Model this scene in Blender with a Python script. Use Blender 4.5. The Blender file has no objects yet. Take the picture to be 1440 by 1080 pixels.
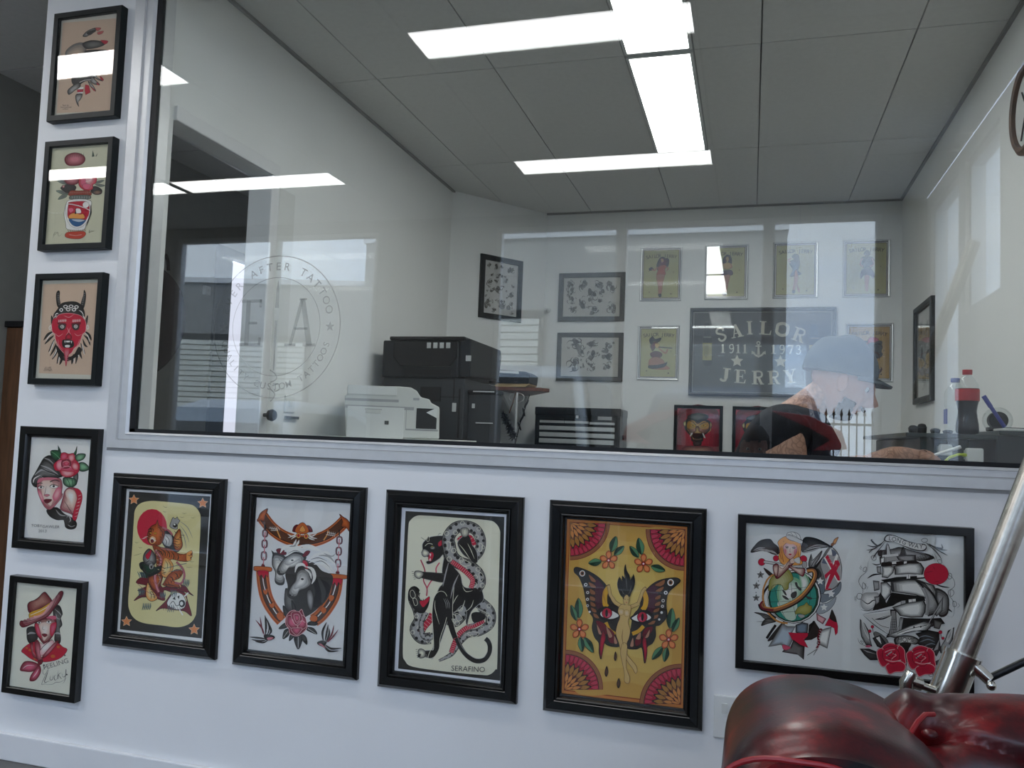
import bpy, bmesh, math, random
from mathutils import Vector, Matrix, geometry
R = math.radians
PI = math.pi
rnd = random.Random(7)
C = bpy.context.scene.collection
SC = bpy.context.scene

# ------------------------------------------------------------------ camera
_y, _p, _r = R(-16.256), R(3.697), R(2.128)
_f = Vector((math.sin(_y)*math.cos(_p), math.cos(_y)*math.cos(_p), math.sin(_p)))
_rt = Vector((math.cos(_y), -math.sin(_y), 0)); _up = _rt.cross(_f)
_rr = math.cos(_r)*_rt + math.sin(_r)*_up
_uu = -math.sin(_r)*_rt + math.cos(_r)*_up
cam = bpy.data.cameras.new('camera'); camo = bpy.data.objects.new('camera', cam); C.objects.link(camo)
camo.matrix_world = Matrix(((_rr.x, _uu.x, -_f.x, 0), (_rr.y, _uu.y, -_f.y, -2.289), (_rr.z, _uu.z, -_f.z, 1.15), (0, 0, 0, 1)))
cam.sensor_width = 36; cam.lens = 1157/1440*36; cam.clip_start = .02; cam.clip_end = 200
SC.camera = camo

# ------------------------------------------------------------------ world, sun, exposure
SC.view_settings.view_transform = 'Standard'; SC.view_settings.look = 'None'
SC.view_settings.gamma = 1; SC.view_settings.use_curve_mapping = False
SC.view_settings.exposure = 0.30
w = bpy.data.worlds.new('sky'); SC.world = w; w.use_nodes = True
nt = w.node_tree; nt.nodes.clear()
o_ = nt.nodes.new('ShaderNodeOutputWorld'); bg = nt.nodes.new('ShaderNodeBackground')
tc = nt.nodes.new('ShaderNodeTexCoord'); mp = nt.nodes.new('ShaderNodeMapping'); mp.inputs['Scale'].default_value = (1, 1, 3)
nz = nt.nodes.new('ShaderNodeTexNoise'); nz.inputs['Scale'].default_value = 2.2; nz.inputs['Detail'].default_value = 5
cr = nt.nodes.new('ShaderNodeValToRGB')
cr.color_ramp.elements[0].position = .35; cr.color_ramp.elements[0].color = (.36, .50, .80, 1)
cr.color_ramp.elements[1].position = .65; cr.color_ramp.elements[1].color = (.74, .83, .98, 1)
nt.links.new(tc.outputs['Generated'], mp.inputs[0]); nt.links.new(mp.outputs[0], nz.inputs['Vector'])
nt.links.new(nz.outputs[0], cr.inputs[0]); nt.links.new(cr.outputs[0], bg.inputs[0]); nt.links.new(bg.outputs[0], o_.inputs[0])
bg.inputs[1].default_value = SKY = 4.6
sun = bpy.data.lights.new('sun', 'SUN'); sun.energy = 3.0; sun.angle = R(1.5); sun.color = (1, .96, .9)
suno = bpy.data.objects.new('sun', sun); C.objects.link(suno); suno.rotation_euler = (R(-38), R(12), 0)   # high, shines away from the shop front onto the building opposite
LAMP = 10.0       # troffer radiance
CZ = 2.83        # ceiling height

# ------------------------------------------------------------------ materials
def lin(h):
    h = h.lstrip('#'); v = [int(h[i:i+2], 16)/255 for i in (0, 2, 4)]
    return tuple((x/12.92 if x <= .04045 else ((x+.055)/1.055)**2.4) for x in v)
def mat(name, col, rough=.5, metal=0., noise=.06, scale=12., bump=0., bscale=60., coat=0., trans=0., ior=1.45, stretch=None):
    m = bpy.data.materials.new(name); m.use_nodes = True; n = m.node_tree; b = n.nodes['Principled BSDF']
    c = lin(col) if isinstance(col, str) else col
    b.inputs['Roughness'].default_value = rough; b.inputs['Metallic'].default_value = metal
    b.inputs['Coat Weight'].default_value = coat; b.inputs['Coat Roughness'].default_value = .12
    b.inputs['Transmission Weight'].default_value = trans; b.inputs['IOR'].default_value = ior
    t = n.nodes.new('ShaderNodeTexCoord'); src = t.outputs['Object']
    if stretch:
        mpp = n.nodes.new('ShaderNodeMapping'); mpp.inputs['Scale'].default_value = stretch
        n.links.new(src, mpp.inputs[0]); src = mpp.outputs[0]
    x = n.nodes.new('ShaderNodeTexNoise'); x.inputs['Scale'].default_value = scale; x.inputs['Detail'].default_value = 4
    n.links.new(src, x.inputs['Vector'])
    r = n.nodes.new('ShaderNodeValToRGB'); e = r.color_ramp.elements
    e[0].position = .3; e[1].position = .7
    e[0].color = tuple(max(0, v*(1-noise)) for v in c)+(1,); e[1].color = tuple(min(1, v*(1+noise)) for v in c)+(1,)
    n.links.new(x.outputs[0], r.inputs[0]); n.links.new(r.outputs[0], b.inputs['Base Color'])
    if bump:
        y = n.nodes.new('ShaderNodeTexNoise'); y.inputs['Scale'].default_value = bscale; y.inputs['Detail'].default_value = 3
        n.links.new(src, y.inputs['Vector'])
        bp = n.nodes.new('ShaderNodeBump'); bp.inputs['Strength'].default_value = bump; bp.inputs['Distance'].default_value = .002
        n.links.new(y.outputs[0], bp.inputs['Height']); n.links.new(bp.outputs[0], b.inputs['Normal'])
    if max(c) < .02: b.inputs['Specular IOR Level'].default_value = .3
    return m
def emat(name, col, s):
    m = bpy.data.materials.new(name); m.use_nodes = True; n = m.node_tree; n.nodes.clear()
    o = n.nodes.new('ShaderNodeOutputMaterial'); e = n.nodes.new('ShaderNodeEmission')
    e.inputs[0].default_value = (*col, 1); e.inputs[1].default_value = s; n.links.new(e.outputs[0], o.inputs[0]); return m
def glassmat(name, tint=(.95, .965, .96), gain=1.0, ior=1.5, rough=0.0):
    m = bpy.data.materials.new(name); m.use_nodes = True; n = m.node_tree; n.nodes.clear()
    o = n.nodes.new('ShaderNodeOutputMaterial'); t = n.nodes.new('ShaderNodeBsdfTransparent'); g = n.nodes.new('ShaderNodeBsdfGlossy')
    t.inputs[0].default_value = (*tint, 1); g.inputs['Roughness'].default_value = rough; g.inputs[0].default_value = (1, 1, 1, 1)
    f = n.nodes.new('ShaderNodeFresnel'); f.inputs[0].default_value = ior
    ge = n.nodes.new('ShaderNodeNewGeometry'); mi = n.nodes.new('ShaderNodeMapRange'); mi.inputs[3].default_value = ior; mi.inputs[4].default_value = 1/ior
    n.links.new(ge.outputs['Backfacing'], mi.inputs[0]); n.links.new(mi.outputs[0], f.inputs[0])      # the thin pane does not bend light: same Fresnel on both faces
    k = n.nodes.new('ShaderNodeMath'); k.operation = 'MULTIPLY'; k.inputs[1].default_value = gain
    mx = n.nodes.new('ShaderNodeMixShader'); n.links.new(f.outputs[0], k.inputs[0]); n.links.new(k.outputs[0], mx.inputs[0])
    n.links.new(t.outputs[0], mx.inputs[1]); n.links.new(g.outputs[0], mx.inputs[2]); n.links.new(mx.outputs[0], o.inputs[0]); return m
def vcmat(name, rough=.55):
    m = bpy.data.materials.new(name); m.use_nodes = True; n = m.node_tree; b = n.nodes['Principled BSDF']
    a = n.nodes.new('ShaderNodeAttribute'); a.attribute_name = 'Col'
    t = n.nodes.new('ShaderNodeTexCoord'); x = n.nodes.new('ShaderNodeTexNoise'); x.inputs['Scale'].default_value = 18; x.inputs['Detail'].default_value = 6
    n.links.new(t.outputs['Object'], x.inputs['Vector'])
    mr = n.nodes.new('ShaderNodeMapRange'); mr.inputs[3].default_value = .96; mr.inputs[4].default_value = 1.06
    n.links.new(x.outputs[0], mr.inputs[0])
    v = n.nodes.new('ShaderNodeVectorMath'); v.operation = 'SCALE'
    n.links.new(a.outputs['Color'], v.inputs[0]); n.links.new(mr.outputs[0], v.inputs['Scale']); n.links.new(v.outputs[0], b.inputs['Base Color'])
    b.inputs['Roughness'].default_value = rough; b.inputs['Specular IOR Level'].default_value = .25
    return m
def dark_spec(m, s):
    m.node_tree.nodes['Principled BSDF'].inputs['Specular IOR Level'].default_value = s; return m
M = dict(
 wall=mat('painted_wall', (.78, .785, .79), .6, noise=.015, scale=3, bump=.08, bscale=180),
 shopwall=mat('shop_front_backlit_shade', (.30, .30, .30), .7),  # backlit shade put into the base colour of the shop front wall
 iwall=mat('painted_inner_wall', (.80, .81, .80), .6, noise=.015, scale=3, bump=.05, bscale=180),
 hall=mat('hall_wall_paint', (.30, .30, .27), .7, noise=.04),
 ceil=mat('ceiling_tile_board', (.68, .68, .655), .85, noise=.03, scale=40, bump=.25, bscale=260),
 tbar=mat('ceiling_grid_dark', (.30, .30, .29), .6),
 floor=mat('floor_vinyl', (.10, .095, .09), .35, noise=.15, scale=5),
 skirt=mat('baseboard_paint', (.74, .745, .75), .45, noise=.01),
 alu=mat('brushed_aluminium', (.62, .63, .64), .38, .35, noise=.03, scale=30),
 alud=mat('aluminium_groove', (.36, .36, .36), .5, .3),
 gask=mat('black_rubber_gasket', (.012, .013, .015), .5),
 glass=glassmat('window_glass', (.93, .95, .945), 1.15),
 pglass=glassmat('picture_glass', (.985, .985, .985), 1.0),
 fblk=mat('black_lacquered_frame', (.0035, .004, .0042), .28, noise=.2, scale=20),
 fblk2=mat('black_matte_frame', (.004, .0065, .0072), .42, noise=.2, scale=20),
 fgry=mat('charcoal_frame', (.055, .058, .055), .5),
 paper=vcmat('printed_paper'),
 chrome=mat('chrome', (.62, .61, .57), .17, 1., noise=.05, stretch=(1, 1, .1), scale=80),
 brushed=mat('brushed_nickel', (.50, .48, .44), .27, 1., noise=.12, scale=60),
 blackp=mat('black_plastic', (.008, .0085, .010), .4),
 dgrey=mat('dark_grey_plastic', (.026, .031, .038), .45),
 dgrey2=mat('charcoal_plastic', (.012, .015, .019), .4),
 white=mat('white_plastic', (.70, .71, .69), .4, noise=.01),
 offw=mat('offwhite_plastic', (.62, .63, .60), .45, noise=.01),
 wood=mat('red_brown_wood', (.16, .055, .03), .4, noise=.3, scale=6, stretch=(1, 8, 8)),
 wood2=mat('dark_timber', (.10, .045, .02), .5, noise=.35, scale=5, stretch=(8, 8, 1)),
 card=mat('tan_cardboard', (.45, .33, .17), .8),
 silver=mat('silver_handle', (.66, .67, .67), .35, .6),
 toolbox=mat('toolbox_black_enamel', (.006, .007, .0075), .3, noise=.1),
 red=mat('red_plastic', (.45, .02, .025), .4), pink=mat('magenta_tape', (.5, .03, .08), .5),
 cloth=mat('black_cotton', (.012, .013, .017), .9, noise=.25, scale=25, bump=.5, bscale=300),
 cap=mat('grey_felt_cap', (.085, .10, .105), .9, noise=.2, scale=40, bump=.4, bscale=400),
 cola=mat('cola', (.006, .003, .003), .25),
 pet=glassmat('clear_bottle_plastic', (.93, .95, .95), .7), 
 blue=mat('blue_plastic', (.03, .04, .28), .35), lime=mat('lime_cable', (.50, .62, .03), .5),
 bench=mat('dark_glass_shelf', (.03, .042, .04), .3), cabin=mat('cabinet_dark', (.012, .022, .020), .35),
 disc=mat('dark_brown_leather', (.006, .0022, .002), .8, noise=.3, scale=20),
 asphalt=mat('asphalt', (.14, .14, .14), .9, noise=.2, scale=4),
 facade=mat('grey_render', (.30, .30, .285), .85, noise=.06, scale=1.5),
 fasciaw=mat('white_parapet', (.82, .82, .80), .6),
 shutter=mat('cream_shutter', (.66, .66, .58), .5, noise=.02),
 carb=mat('dark_blue_car_paint', (.012, .022, .055), .25, .3, coat=1.), cars=mat('silver_car_paint', (.30, .34, .37), .35, .5, coat=1.),
 carg=mat('car_glass', (.02, .024, .028), .08), tyre=mat('tyre', (.02, .02, .02), .8), lampr=mat('red_lamp_lens', (.48, .008, .012), .15, coat=1.),
 fence=mat('black_fence', (.01, .01, .01), .5), 
 emit2=emat('office_troffer_diffuser', (1.0, 1.0, .98), LAMP*1.25),
 emit=emat('troffer_diffuser', (1.0, 1.0, 1.0), LAMP), doorlit=emat('glowing_door_pane', (.78, .78, .92), .85),
)

M['fblk'].node_tree.nodes['Principled BSDF'].inputs['Specular IOR Level'].default_value = .65
M['fblk'].node_tree.nodes['Principled BSDF'].inputs['Roughness'].default_value = .22
# ------------------------------------------------------------------ mesh helpers
ORG = {}
def org(p):
    return ORG.get(p.name, Vector((0, 0, 0))) if p else Vector((0, 0, 0))
def tag(o, label=None, cat=None, group=None, kind=None):
    if label: o['label'] = label
    if cat: o['category'] = cat
    if group: o['group'] = group
    if kind: o['kind'] = kind
    return o
def thing(name, label, cat, loc=(0, 0, 0), rotz=0, group=None, kind=None):
    o = bpy.data.objects.new(name, None); C.objects.link(o); o.location = loc; o.rotation_euler = (0, 0, rotz)
    o.empty_display_size = .1; ORG[o.name] = Vector(loc) if rotz == 0 else Vector((0, 0, 0))
    return tag(o, label, cat, group, kind)
def obj(name, bm, m, parent=None, smooth=False, bevel=0, label=None, sub=0):
    """links the bmesh (written in world metres, or in local metres under a turned parent) as ONE mesh object"""
    bmesh.ops.remove_doubles(bm, verts=bm.verts, dist=1e-6)
    bmesh.ops.recalc_face_normals(bm, faces=bm.faces)
    me = bpy.data.meshes.new(name); 
    o0 = org(parent)
    if o0.length: bmesh.ops.translate(bm, verts=bm.verts, vec=-o0)
    bm.to_mesh(me); bm.free()
    for x in (m if isinstance(m, (list, tuple)) else [m]): me.materials.append(x)
    if smooth: me.polygons.foreach_set('use_smooth', [True]*len(me.polygons))
    o = bpy.data.objects.new(name, me); C.objects.link(o); o.parent = parent
    if parent is not None: ORG[o.name] = o0
    if bevel:
        b = o.modifiers.new('bevel', 'BEVEL'); b.width = bevel; b.segments = 2; b.limit_method = 'ANGLE'; b.angle_limit = R(40)
    if sub:
        s = o.modifiers.new('sub', 'SUBSURF'); s.levels = sub; s.render_levels = sub
    if smooth and not sub:
        try: me.set_sharp_from_angle(angle=R(38))
        except Exception: pass
    if label: o['label'] = label
    return o
def B(): return bmesh.new()
def box(bm, x0, x1, y0, y1, z0, z1, mi=0):
    v = [bm.verts.new(p) for p in ((x0, y0, z0), (x1, y0, z0), (x1, y1, z0), (x0, y1, z0), (x0, y0, z1), (x1, y0, z1), (x1, y1, z1), (x0, y1, z1))]
    for f in ((0, 3, 2, 1), (4, 5, 6, 7), (0, 1, 5, 4), (1, 2, 6, 5), (2, 3, 7, 6), (3, 0, 4, 7)):
        bm.faces.new([v[i] for i in f]).material_index = mi
    return bm
def bx(*a): return box(B(), *a)
def prism(bm, pts, axis, a, b):
    """polygon (2D) extruded along an axis between a and b"""
    def P(u, v, t): return {0: (t, u, v), 1: (u, t, v), 2: (u, v, t)}[axis]
    A = [bm.verts.new(P(u, v, a)) for u, v in pts]; Bv = [bm.verts.new(P(u, v, b)) for u, v in pts]
    bm.faces.new(A); bm.faces.new(Bv[::-1]); n = len(pts)
    for i in range(n): bm.faces.new((A[i], A[(i+1) % n], Bv[(i+1) % n], Bv[i]))
    return bm
def frame_of(d):
    d = d.normalized(); u = d.cross(Vector((0, 0, 1)))
    if u.length < 1e-3: u = Vector((1, 0, 0))
    u.normalize(); return u, d.cross(u)
def tube(bm, pts, rad, seg=12, cap=True):
    pts = [Vector(p) for p in pts]; n = len(pts); rs = rad if isinstance(rad, (list, tuple)) else [rad]*n
    rings = []; u = None
    for i, p in enumerate(pts):
        d = (pts[min(i+1, n-1)]-pts[max(i-1, 0)]).normalized()
        if u is None: u, v = frame_of(d)
        else:
            u = (u-d*u.dot(d)).normalized(); v = d.cross(u)
        rings.append([bm.verts.new(p+rs[i]*(math.cos(2*PI*k/seg)*u+math.sin(2*PI*k/seg)*v)) for k in range(seg)])
    for a, b in zip(rings, rings[1:]):
        for k in range(seg): bm.faces.new((a[k], a[(k+1) % seg], b[(k+1) % seg], b[k]))
    if cap: bm.faces.new(rings[0][::-1]); bm.faces.new(rings[-1])
    return bm
def cyl(bm, a, b, r, seg=20): return tube(bm, [a, b], r, seg)
def lathe(bm, prof, c, seg=24, axis=2):
    rings = []
    for r, h in prof:
        ring = []
        for k in range(seg):
            a = 2*PI*k/seg; p = (r*math.cos(a), r*math.sin(a), h)
            if axis == 1: p = (p[0], p[2], p[1])
            if axis == 0: p = (p[2], p[0], p[1])
            ring.append(bm.verts.new(Vector(p)+Vector(c)))
        rings.append(ring)
    for a, b in zip(rings, rings[1:]):
        for k in range(seg): bm.faces.new((a[k], a[(k+1) % seg], b[(k+1) % seg], b[k]))
    bm.faces.new(rings[0][::-1]); bm.faces.new(rings[-1]); return bm
def ball(bm, c, r, sc=(1, 1, 1), seg=16, rings=10):
    g = bmesh.ops.create_uvsphere(bm, u_segments=seg, v_segments=rings, radius=r)
    for v in g['verts']: v.co = Vector((v.co.x*sc[0]+c[0], v.co.y*sc[1]+c[1], v.co.z*sc[2]+c[2]))
    return bm
def struct(name, bm, m, parent=None, **k):
    o = obj(name, bm, m, parent, **k)
    if parent is None: o['kind'] = 'structure'
    return o
def dup(root, loc, label=None, group=None, rotz=None):
    r = root.copy(); C.objects.link(r); r.location = loc
    if rotz is not None: r.rotation_euler = (0, 0, rotz)
    if label: r['label'] = label
    if group: r['group'] = group
    for ch in list(root.children):
        c = ch.copy(); C.objects.link(c); c.parent = r
        for g in ch.children:
            d = g.copy(); C.objects.link(d); d.parent = c
    return r
# ------------------------------------------------------------------ flat printed artwork: thin stacked vector shapes on real paper
COL = dict(k='#14120f', k2='#2a2622', w='#e6e4dc', cream='#d8cd94', crm2='#e2dfc6', pap='#dededa', tan='#cbb198', red='#b8142e', dred='#6e1020', crim='#c01c38', pink='#d2607a', lpink='#dfa6a6',
 org='#c4642a', dorg='#8a3a14', lorg='#e09a4c', star='#e08a50', starw='#f0c8a0', yel='#d8a428', gold='#c08a30', grn='#2c6c40', dgrn='#143a26', lgrn='#7fae84', teal='#2f8a78', mat='#2b2a26',
 gry='#6e6c68', lgry='#a4a29e', dgry='#3c3a38', skin='#dcc0ae', skin2='#cfae6c', blue='#2a5a86', lblue='#8fa4b4', br='#5a3420', lbr='#96603c', ylp='#c89c48', ylc='#dcc06a', olive='#8f8a3e', ol2='#a8a258', pk='#c87880', purp='#4a2030', sk3='#b8846a')
def colr(n):
    if n.startswith('#'): return lin(n)
    if '~' in n:                       # mix a~b~t
        a, b, t = n.split('~'); a, b, t = colr(a), colr(b), float(t); return tuple(x+(y-x)*t for x, y in zip(a, b))
    return lin(COL[n])
def homog(src, dst):
    A = []; bb = []
    for (x, y), (u, v) in zip(src, dst):
        A.append([x, y, 1, 0, 0, 0, -u*x, -u*y]); bb.append(u)
        A.append([0, 0, 0, x, y, 1, -v*x, -v*y]); bb.append(v)
    n = 8
    Mx = [r+[b] for r, b in zip(A, bb)]
    for i in range(n):
        p = max(range(i, n), key=lambda r: abs(Mx[r][i])); Mx[i], Mx[p] = Mx[p], Mx[i]
        for r in range(n):
            if r != i:
                f = Mx[r][i]/Mx[i][i]; Mx[r] = [a-f*b for a, b in zip(Mx[r], Mx[i])]
    h = [Mx[i][n]/Mx[i][i] for i in range(n)]+[1]
    def f(x, y):
        d = h[6]*x+h[7]*y+h[8]; return ((h[0]*x+h[1]*y+h[2])/d, (h[3]*x+h[4]*y+h[5])/d)
    return f
def smooth(pts, closed=True, k=4):
    n = len(pts)
    if n < 3: return pts
    out = []
    for i in range(n if closed else n-1):
        g = (lambda j: pts[j % n]) if closed else (lambda j: pts[max(0, min(n-1, j))])
        p0, p1, p2, p3 = g(i-1), g(i), g(i+1), g(i+2)
        for s in range(k):
            t = s/k
            out.append(tuple(.5*(2*b+(c-a)*t+(2*a-5*b+4*c-d)*t*t+(3*b-a-3*c+d)*t**3) for a, b, c, d in zip(p0, p1, p2, p3)))
    if not closed: out.append(pts[-1])
    return out
_txt = {}
def textpolys(s, bold=0.):
    if (s, bold) not in _txt:
        cu = bpy.data.curves.new('t', 'FONT'); cu.body = s; cu.size = 1; cu.align_x = 'CENTER'; cu.align_y = 'CENTER'; cu.offset = bold; cu.resolution_u = 3
        o = bpy.data.objects.new('t', cu); C.objects.link(o); bpy.context.view_layer.update()
        me = bpy.data.meshes.new_from_object(o)
        _txt[(s, bold)] = [[(me.vertices[i].co.x, me.vertices[i].co.y) for i in p.vertices] for p in me.polygons]
        bpy.data.objects.remove(o); bpy.data.curves.remove(cu); bpy.data.meshes.remove(me)
    return _txt[(s, bold)]
class Art:
    def __init__(s, f, y0, step=5e-6, mirror=None):
        s.f = f; s.y = y0; s.step = step; s.V = []; s.F = []; s.K = []; s.mu = mirror; s.mir = False
    def put(s, polys, col):
        s.y -= s.step
        for p in polys:
            q = [s.f(*a) for a in p]
            if s.mir: q = [(2*s.mu-a, b) for a, b in q]
            i0 = len(s.V); s.V += [(a, s.y, b) for a, b in q]
            if len(q) <= 4 and len(q) > 2 : tris = [tuple(range(len(q)))] if len(q) == 3 else [(0, 1, 2), (0, 2, 3)]
            else: tris = geometry.tessellate_polygon([[Vector((a, b, 0)) for a, b in q]])
            for t in tris:
                a, b, c = (q[j] for j in t)
                ar = (b[0]-a[0])*(c[1]-a[1])-(b[1]-a[1])*(c[0]-a[0])
                if abs(ar) < 1e-12: continue
                t = tuple(t) if ar > 0 else tuple(t)[::-1]       # faces look towards -y
                s.F.append(tuple(i0+j for j in t)); s.K.append(col)
    def stroke(s, pts, wd, col, closed=False, taper=False):
        n = len(pts); qs = []
        if closed: pts = pts+[pts[0]]; n += 1
        L = []; Rr = []
        for i, (x, y) in enumerate(pts):
            a = pts[i-1] if i else (pts[-2] if closed else pts[0]); b = pts[i+1] if i < n-1 else (pts[1] if closed else pts[-1])
            dx, dy = b[0]-a[0], b[1]-a[1]; l = math.hypot(dx, dy) or 1
            h = wd/2*(math.sin(PI*(i+.35)/(n-.3)) if taper else 1); h = max(h, wd*.1)
            L.append((x-dy/l*h, y+dx/l*h)); Rr.append((x+dy/l*h, y-dx/l*h))
        for i in range(n-1): qs.append([L[i], L[i+1], Rr[i+1], Rr[i]])
        s.put(qs, col)
    def run(s, text):
        for line in text.strip().split('\n'):
            t = line.split()
            if not t or t[0] == '#': continue
            s.mir = False; s.cmd(t)
            if t[0].startswith('M'):
                s.mir = True; s.cmd(t)
        s.mir = False
    def cmd(s, t):
        c = t[0].lstrip('M'); ol = None
        if '+' in c:
            c, o = c.split('+'); o = o.split(':'); ol = (float(o[0]), colr(o[1] if len(o) > 1 else 'k'))
        if c in ('F', 'P', 'G', 'Q'):
            k = 2 if c in 'GQ' else 1
            pts = [tuple(float(v) for v in q.split(',')) for q in t[1+k:]]
            if c not in 'PQ': pts = smooth(pts)
            if c in 'GQ':
                a, b = colr(t[1]), colr(t[2]); cx = sum(p[0] for p in pts)/len(pts); cy = sum(p[1] for p in pts)/len(pts)
                for j in range(5):
                    u = j/4.; sc = 1-(.16 if c == 'G' else .11)*j
                    s.put([[(cx+(x-cx)*sc, cy+(y-cy)*sc) for x, y in pts]], tuple(p+(q-p)*u for p, q in zip(a, b)))
            else: s.put([pts], colr(t[1]))
            if ol: s.stroke(pts, ol[0], ol[1], True)
        elif c in ('L', 'T', 'O'):
            pts = [tuple(float(v) for v in q.split(',')) for q in t[3:]]
            if len(pts) > 2: pts = smooth(pts, c == 'O')
            s.stroke(pts, float(t[2]), colr(t[1]), c == 'O', c == 'T')
        elif c == 'C':
            x, y = (float(v) for v in t[2].split(',')); r = float(t[3]); ry = float(t[4]) if len(t) > 4 else r
            pts = [(x+r*math.cos(2*PI*k/20), y+ry*math.sin(2*PI*k/20)) for k in range(20)]
            s.put([pts], colr(t[1]))
            if ol: s.stroke(pts, ol[0], ol[1], True)
        elif c == 'R':
            x, y = (float(v) for v in t[2].split(',')); r = float(t[3]); ry = float(t[4]); wd = float(t[5])
            s.stroke([(x+r*math.cos(2*PI*k/48), y+ry*math.sin(2*PI*k/48)) for k in range(48)], wd, colr(t[1]), True)
        elif c == 'S':
            x, y = (float(v) for v in t[2].split(',')); r = float(t[3])
            pts = [(x+r*(1 if k % 2 == 0 else .48)*math.sin(PI*k/5), y-r*(1 if k % 2 == 0 else .48)*math.cos(PI*k/5)) for k in range(10)]
            s.put([[(x+(a-x)*1.18, y+(b-y)*1.18) for a, b in pts]], ol[1] if ol else colr(t[1])); s.put([pts], colr(t[1]))
        elif c == 't':                 # t colour size x,y rot text
            sz = float(t[2]); x, y = (float(v) for v in t[3].split(',')); r = R(float(t[4]))
            P = textpolys(' '.join(t[5:]), 0.0)
            s.put([[(x+sz*(a*math.cos(r)+b*math.sin(r)), y+sz*(a*math.sin(r)-b*math.cos(r))) for a, b in p] for p in P], colr(t[1]))
        elif c == 'H':                 # hatch / scallop row: H colour w x0,y0 x1,y1 n len ang
            x0, y0 = (float(v) for v in t[3].split(',')); x1, y1 = (float(v) for v in t[4].split(',')); n = int(t[5]); l = float(t[6]); a = R(float(t[7]))
            for k in range(n):
                u = k/max(1, n-1); x = x0+(x1-x0)*u; y = y0+(y1-y0)*u
                s.stroke([(x, y), (x+l*.5*math.cos(a)+l*.08, y+l*.5*math.sin(a)), (x+l*math.cos(a), y+l*math.sin(a))], float(t[2]), colr(t[1]), False, True)
        elif c == 'D':                 # small doodle: D colour x,y r seed
            x, y = (float(v) for v in t[2].split(',')); r = float(t[3]); g = random.Random(int(t[4])); ky = float(t[5]) if len(t) > 5 else 1
            for k in range(5):
                a0 = g.uniform(0, 6.3); cx = x+g.uniform(-.45, .45)*r; cy = y+g.uniform(-.45, .45)*r*ky; rr = r*g.uniform(.18, .42)
                s.put([smooth([(cx+rr*g.uniform(.5, 1.2)*math.cos(a0+j*1.05), cy+ky*rr*g.uniform(.5, 1.2)*math.sin(a0+j*1.05)) for j in range(6)])], colr(t[1]+'~lgry~%.2f' % g.uniform(.15, .75)))
            for k in range(9):
                a0 = g.uniform(0, 6.3); cx = x+g.uniform(-.5, .5)*r; cy = y+g.uniform(-.5, .5)*r*ky; rr = r*g.uniform(.2, .5); da = g.choice((-1, 1))*g.uniform(.5, 1.1)
                s.stroke(smooth([(cx+rr*(1-.13*j)*math.cos(a0+da*j), cy+ky*rr*(1-.13*j)*math.sin(a0+da*j)) for j in range(5)], False), r*.09, colr(t[1]), False, True)
    def build(s, parent, name='print', m=None):
        me = bpy.data.meshes.new(name); me.from_pydata(s.V, [], s.F)
        at = me.color_attributes.new('Col', 'FLOAT_COLOR', 'CORNER'); buf = []
        for k in s.K: buf += [*k, 1.0]*3
        at.data.foreach_set('color', buf); me.materials.append(m or M['paper'])
        o = bpy.data.objects.new(name, me); C.objects.link(o); o.parent = parent; return o
def ringmesh(prof, W, H, y=1):
    """mitred picture-frame moulding: prof = [(inset, depth towards the viewer)], local x right, z up, -y out"""
    bm = B(); rings = []
    for u, d in prof:
        rings.append([bm.verts.new(p) for p in ((-W/2+u, -d, u), (W/2-u, -d, u), (W/2-u, -d, H-u), (-W/2+u, -d, H-u))])
    for a, b in zip(rings, rings[1:]):
        for k in range(4): bm.faces.new((a[k], a[(k+1) % 4], b[(k+1) % 4], b[k]))
    return bm
P_BIG = [(0, 0), (0, .014), (.002, .017), (.011, .0262), (.013, .027), (.032, .0245), (.0345, .022), (.036, .0245), (.039, .0255), (.042, .023), (.046, .013), (.050, .012), (.050, .002)]
P_BOX = [(0, 0), (0, .027), (.0015, .030), (.0195, .030), (.021, .0285), (.022, .021), (.022, .002)]
P_MED = [(0, 0), (0, .020), (.002, .023), (.026, .023), (.029, .020), (.034, .019), (.037, .012), (.038, .002)]
P_THIN = [(0, 0), (0, .010), (.004, .014), (.011, .012), (.012, .006), (.012, .002)]
def picture(label, loc, W, H, prof, quad, art, paper='pap', group=None, rotz=0, fm='fblk', glass=True, yprint=None, border=None, name='framed_print', cat='picture', mirror=None, gl_tilt=0, glm=None):
    if yprint is None: yprint = .017 if prof is P_BOX else .007
    t = thing(name, label, cat, loc, rotz, group); ORG[t.name] = Vector((0, 0, 0))
    obj('frame', ringmesh(prof, W, H), M[fm], t)
    u = prof[-1][0]
    obj('backing_board', bx(-W/2+.002, W/2-.002, -.004, -.001, .002, H-.002), M['fgry'], t)
    dst = [(-W/2+u, H-u), (W/2-u, H-u), (W/2-u, u), (-W/2+u, u)]
    a = Art(lambda x, y: (x, y), -yprint, mirror=mirror); e = .001
    a.put([[(-W/2+u-e, u-e), (W/2-u+e, u-e), (W/2-u+e, H-u+e), (-W/2+u-e, H-u+e)]], colr(border or paper))
    a.f = homog(quad, dst)
    if callable(art): art(a)
    else: a.run(art)
    a.build(t)
    if glass:
        g = obj('picture_glass', bx(-W/2+u-.001, W/2-u+.001, a.y-.0022, a.y-.0012, u-.001, H-u+.001), glm or M['pglass'], t)
        if gl_tilt:
            me = g.data
            for v in me.vertices: v.co.y -= (v.co.z-u)*math.tan(gl_tilt)
    return t
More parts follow.
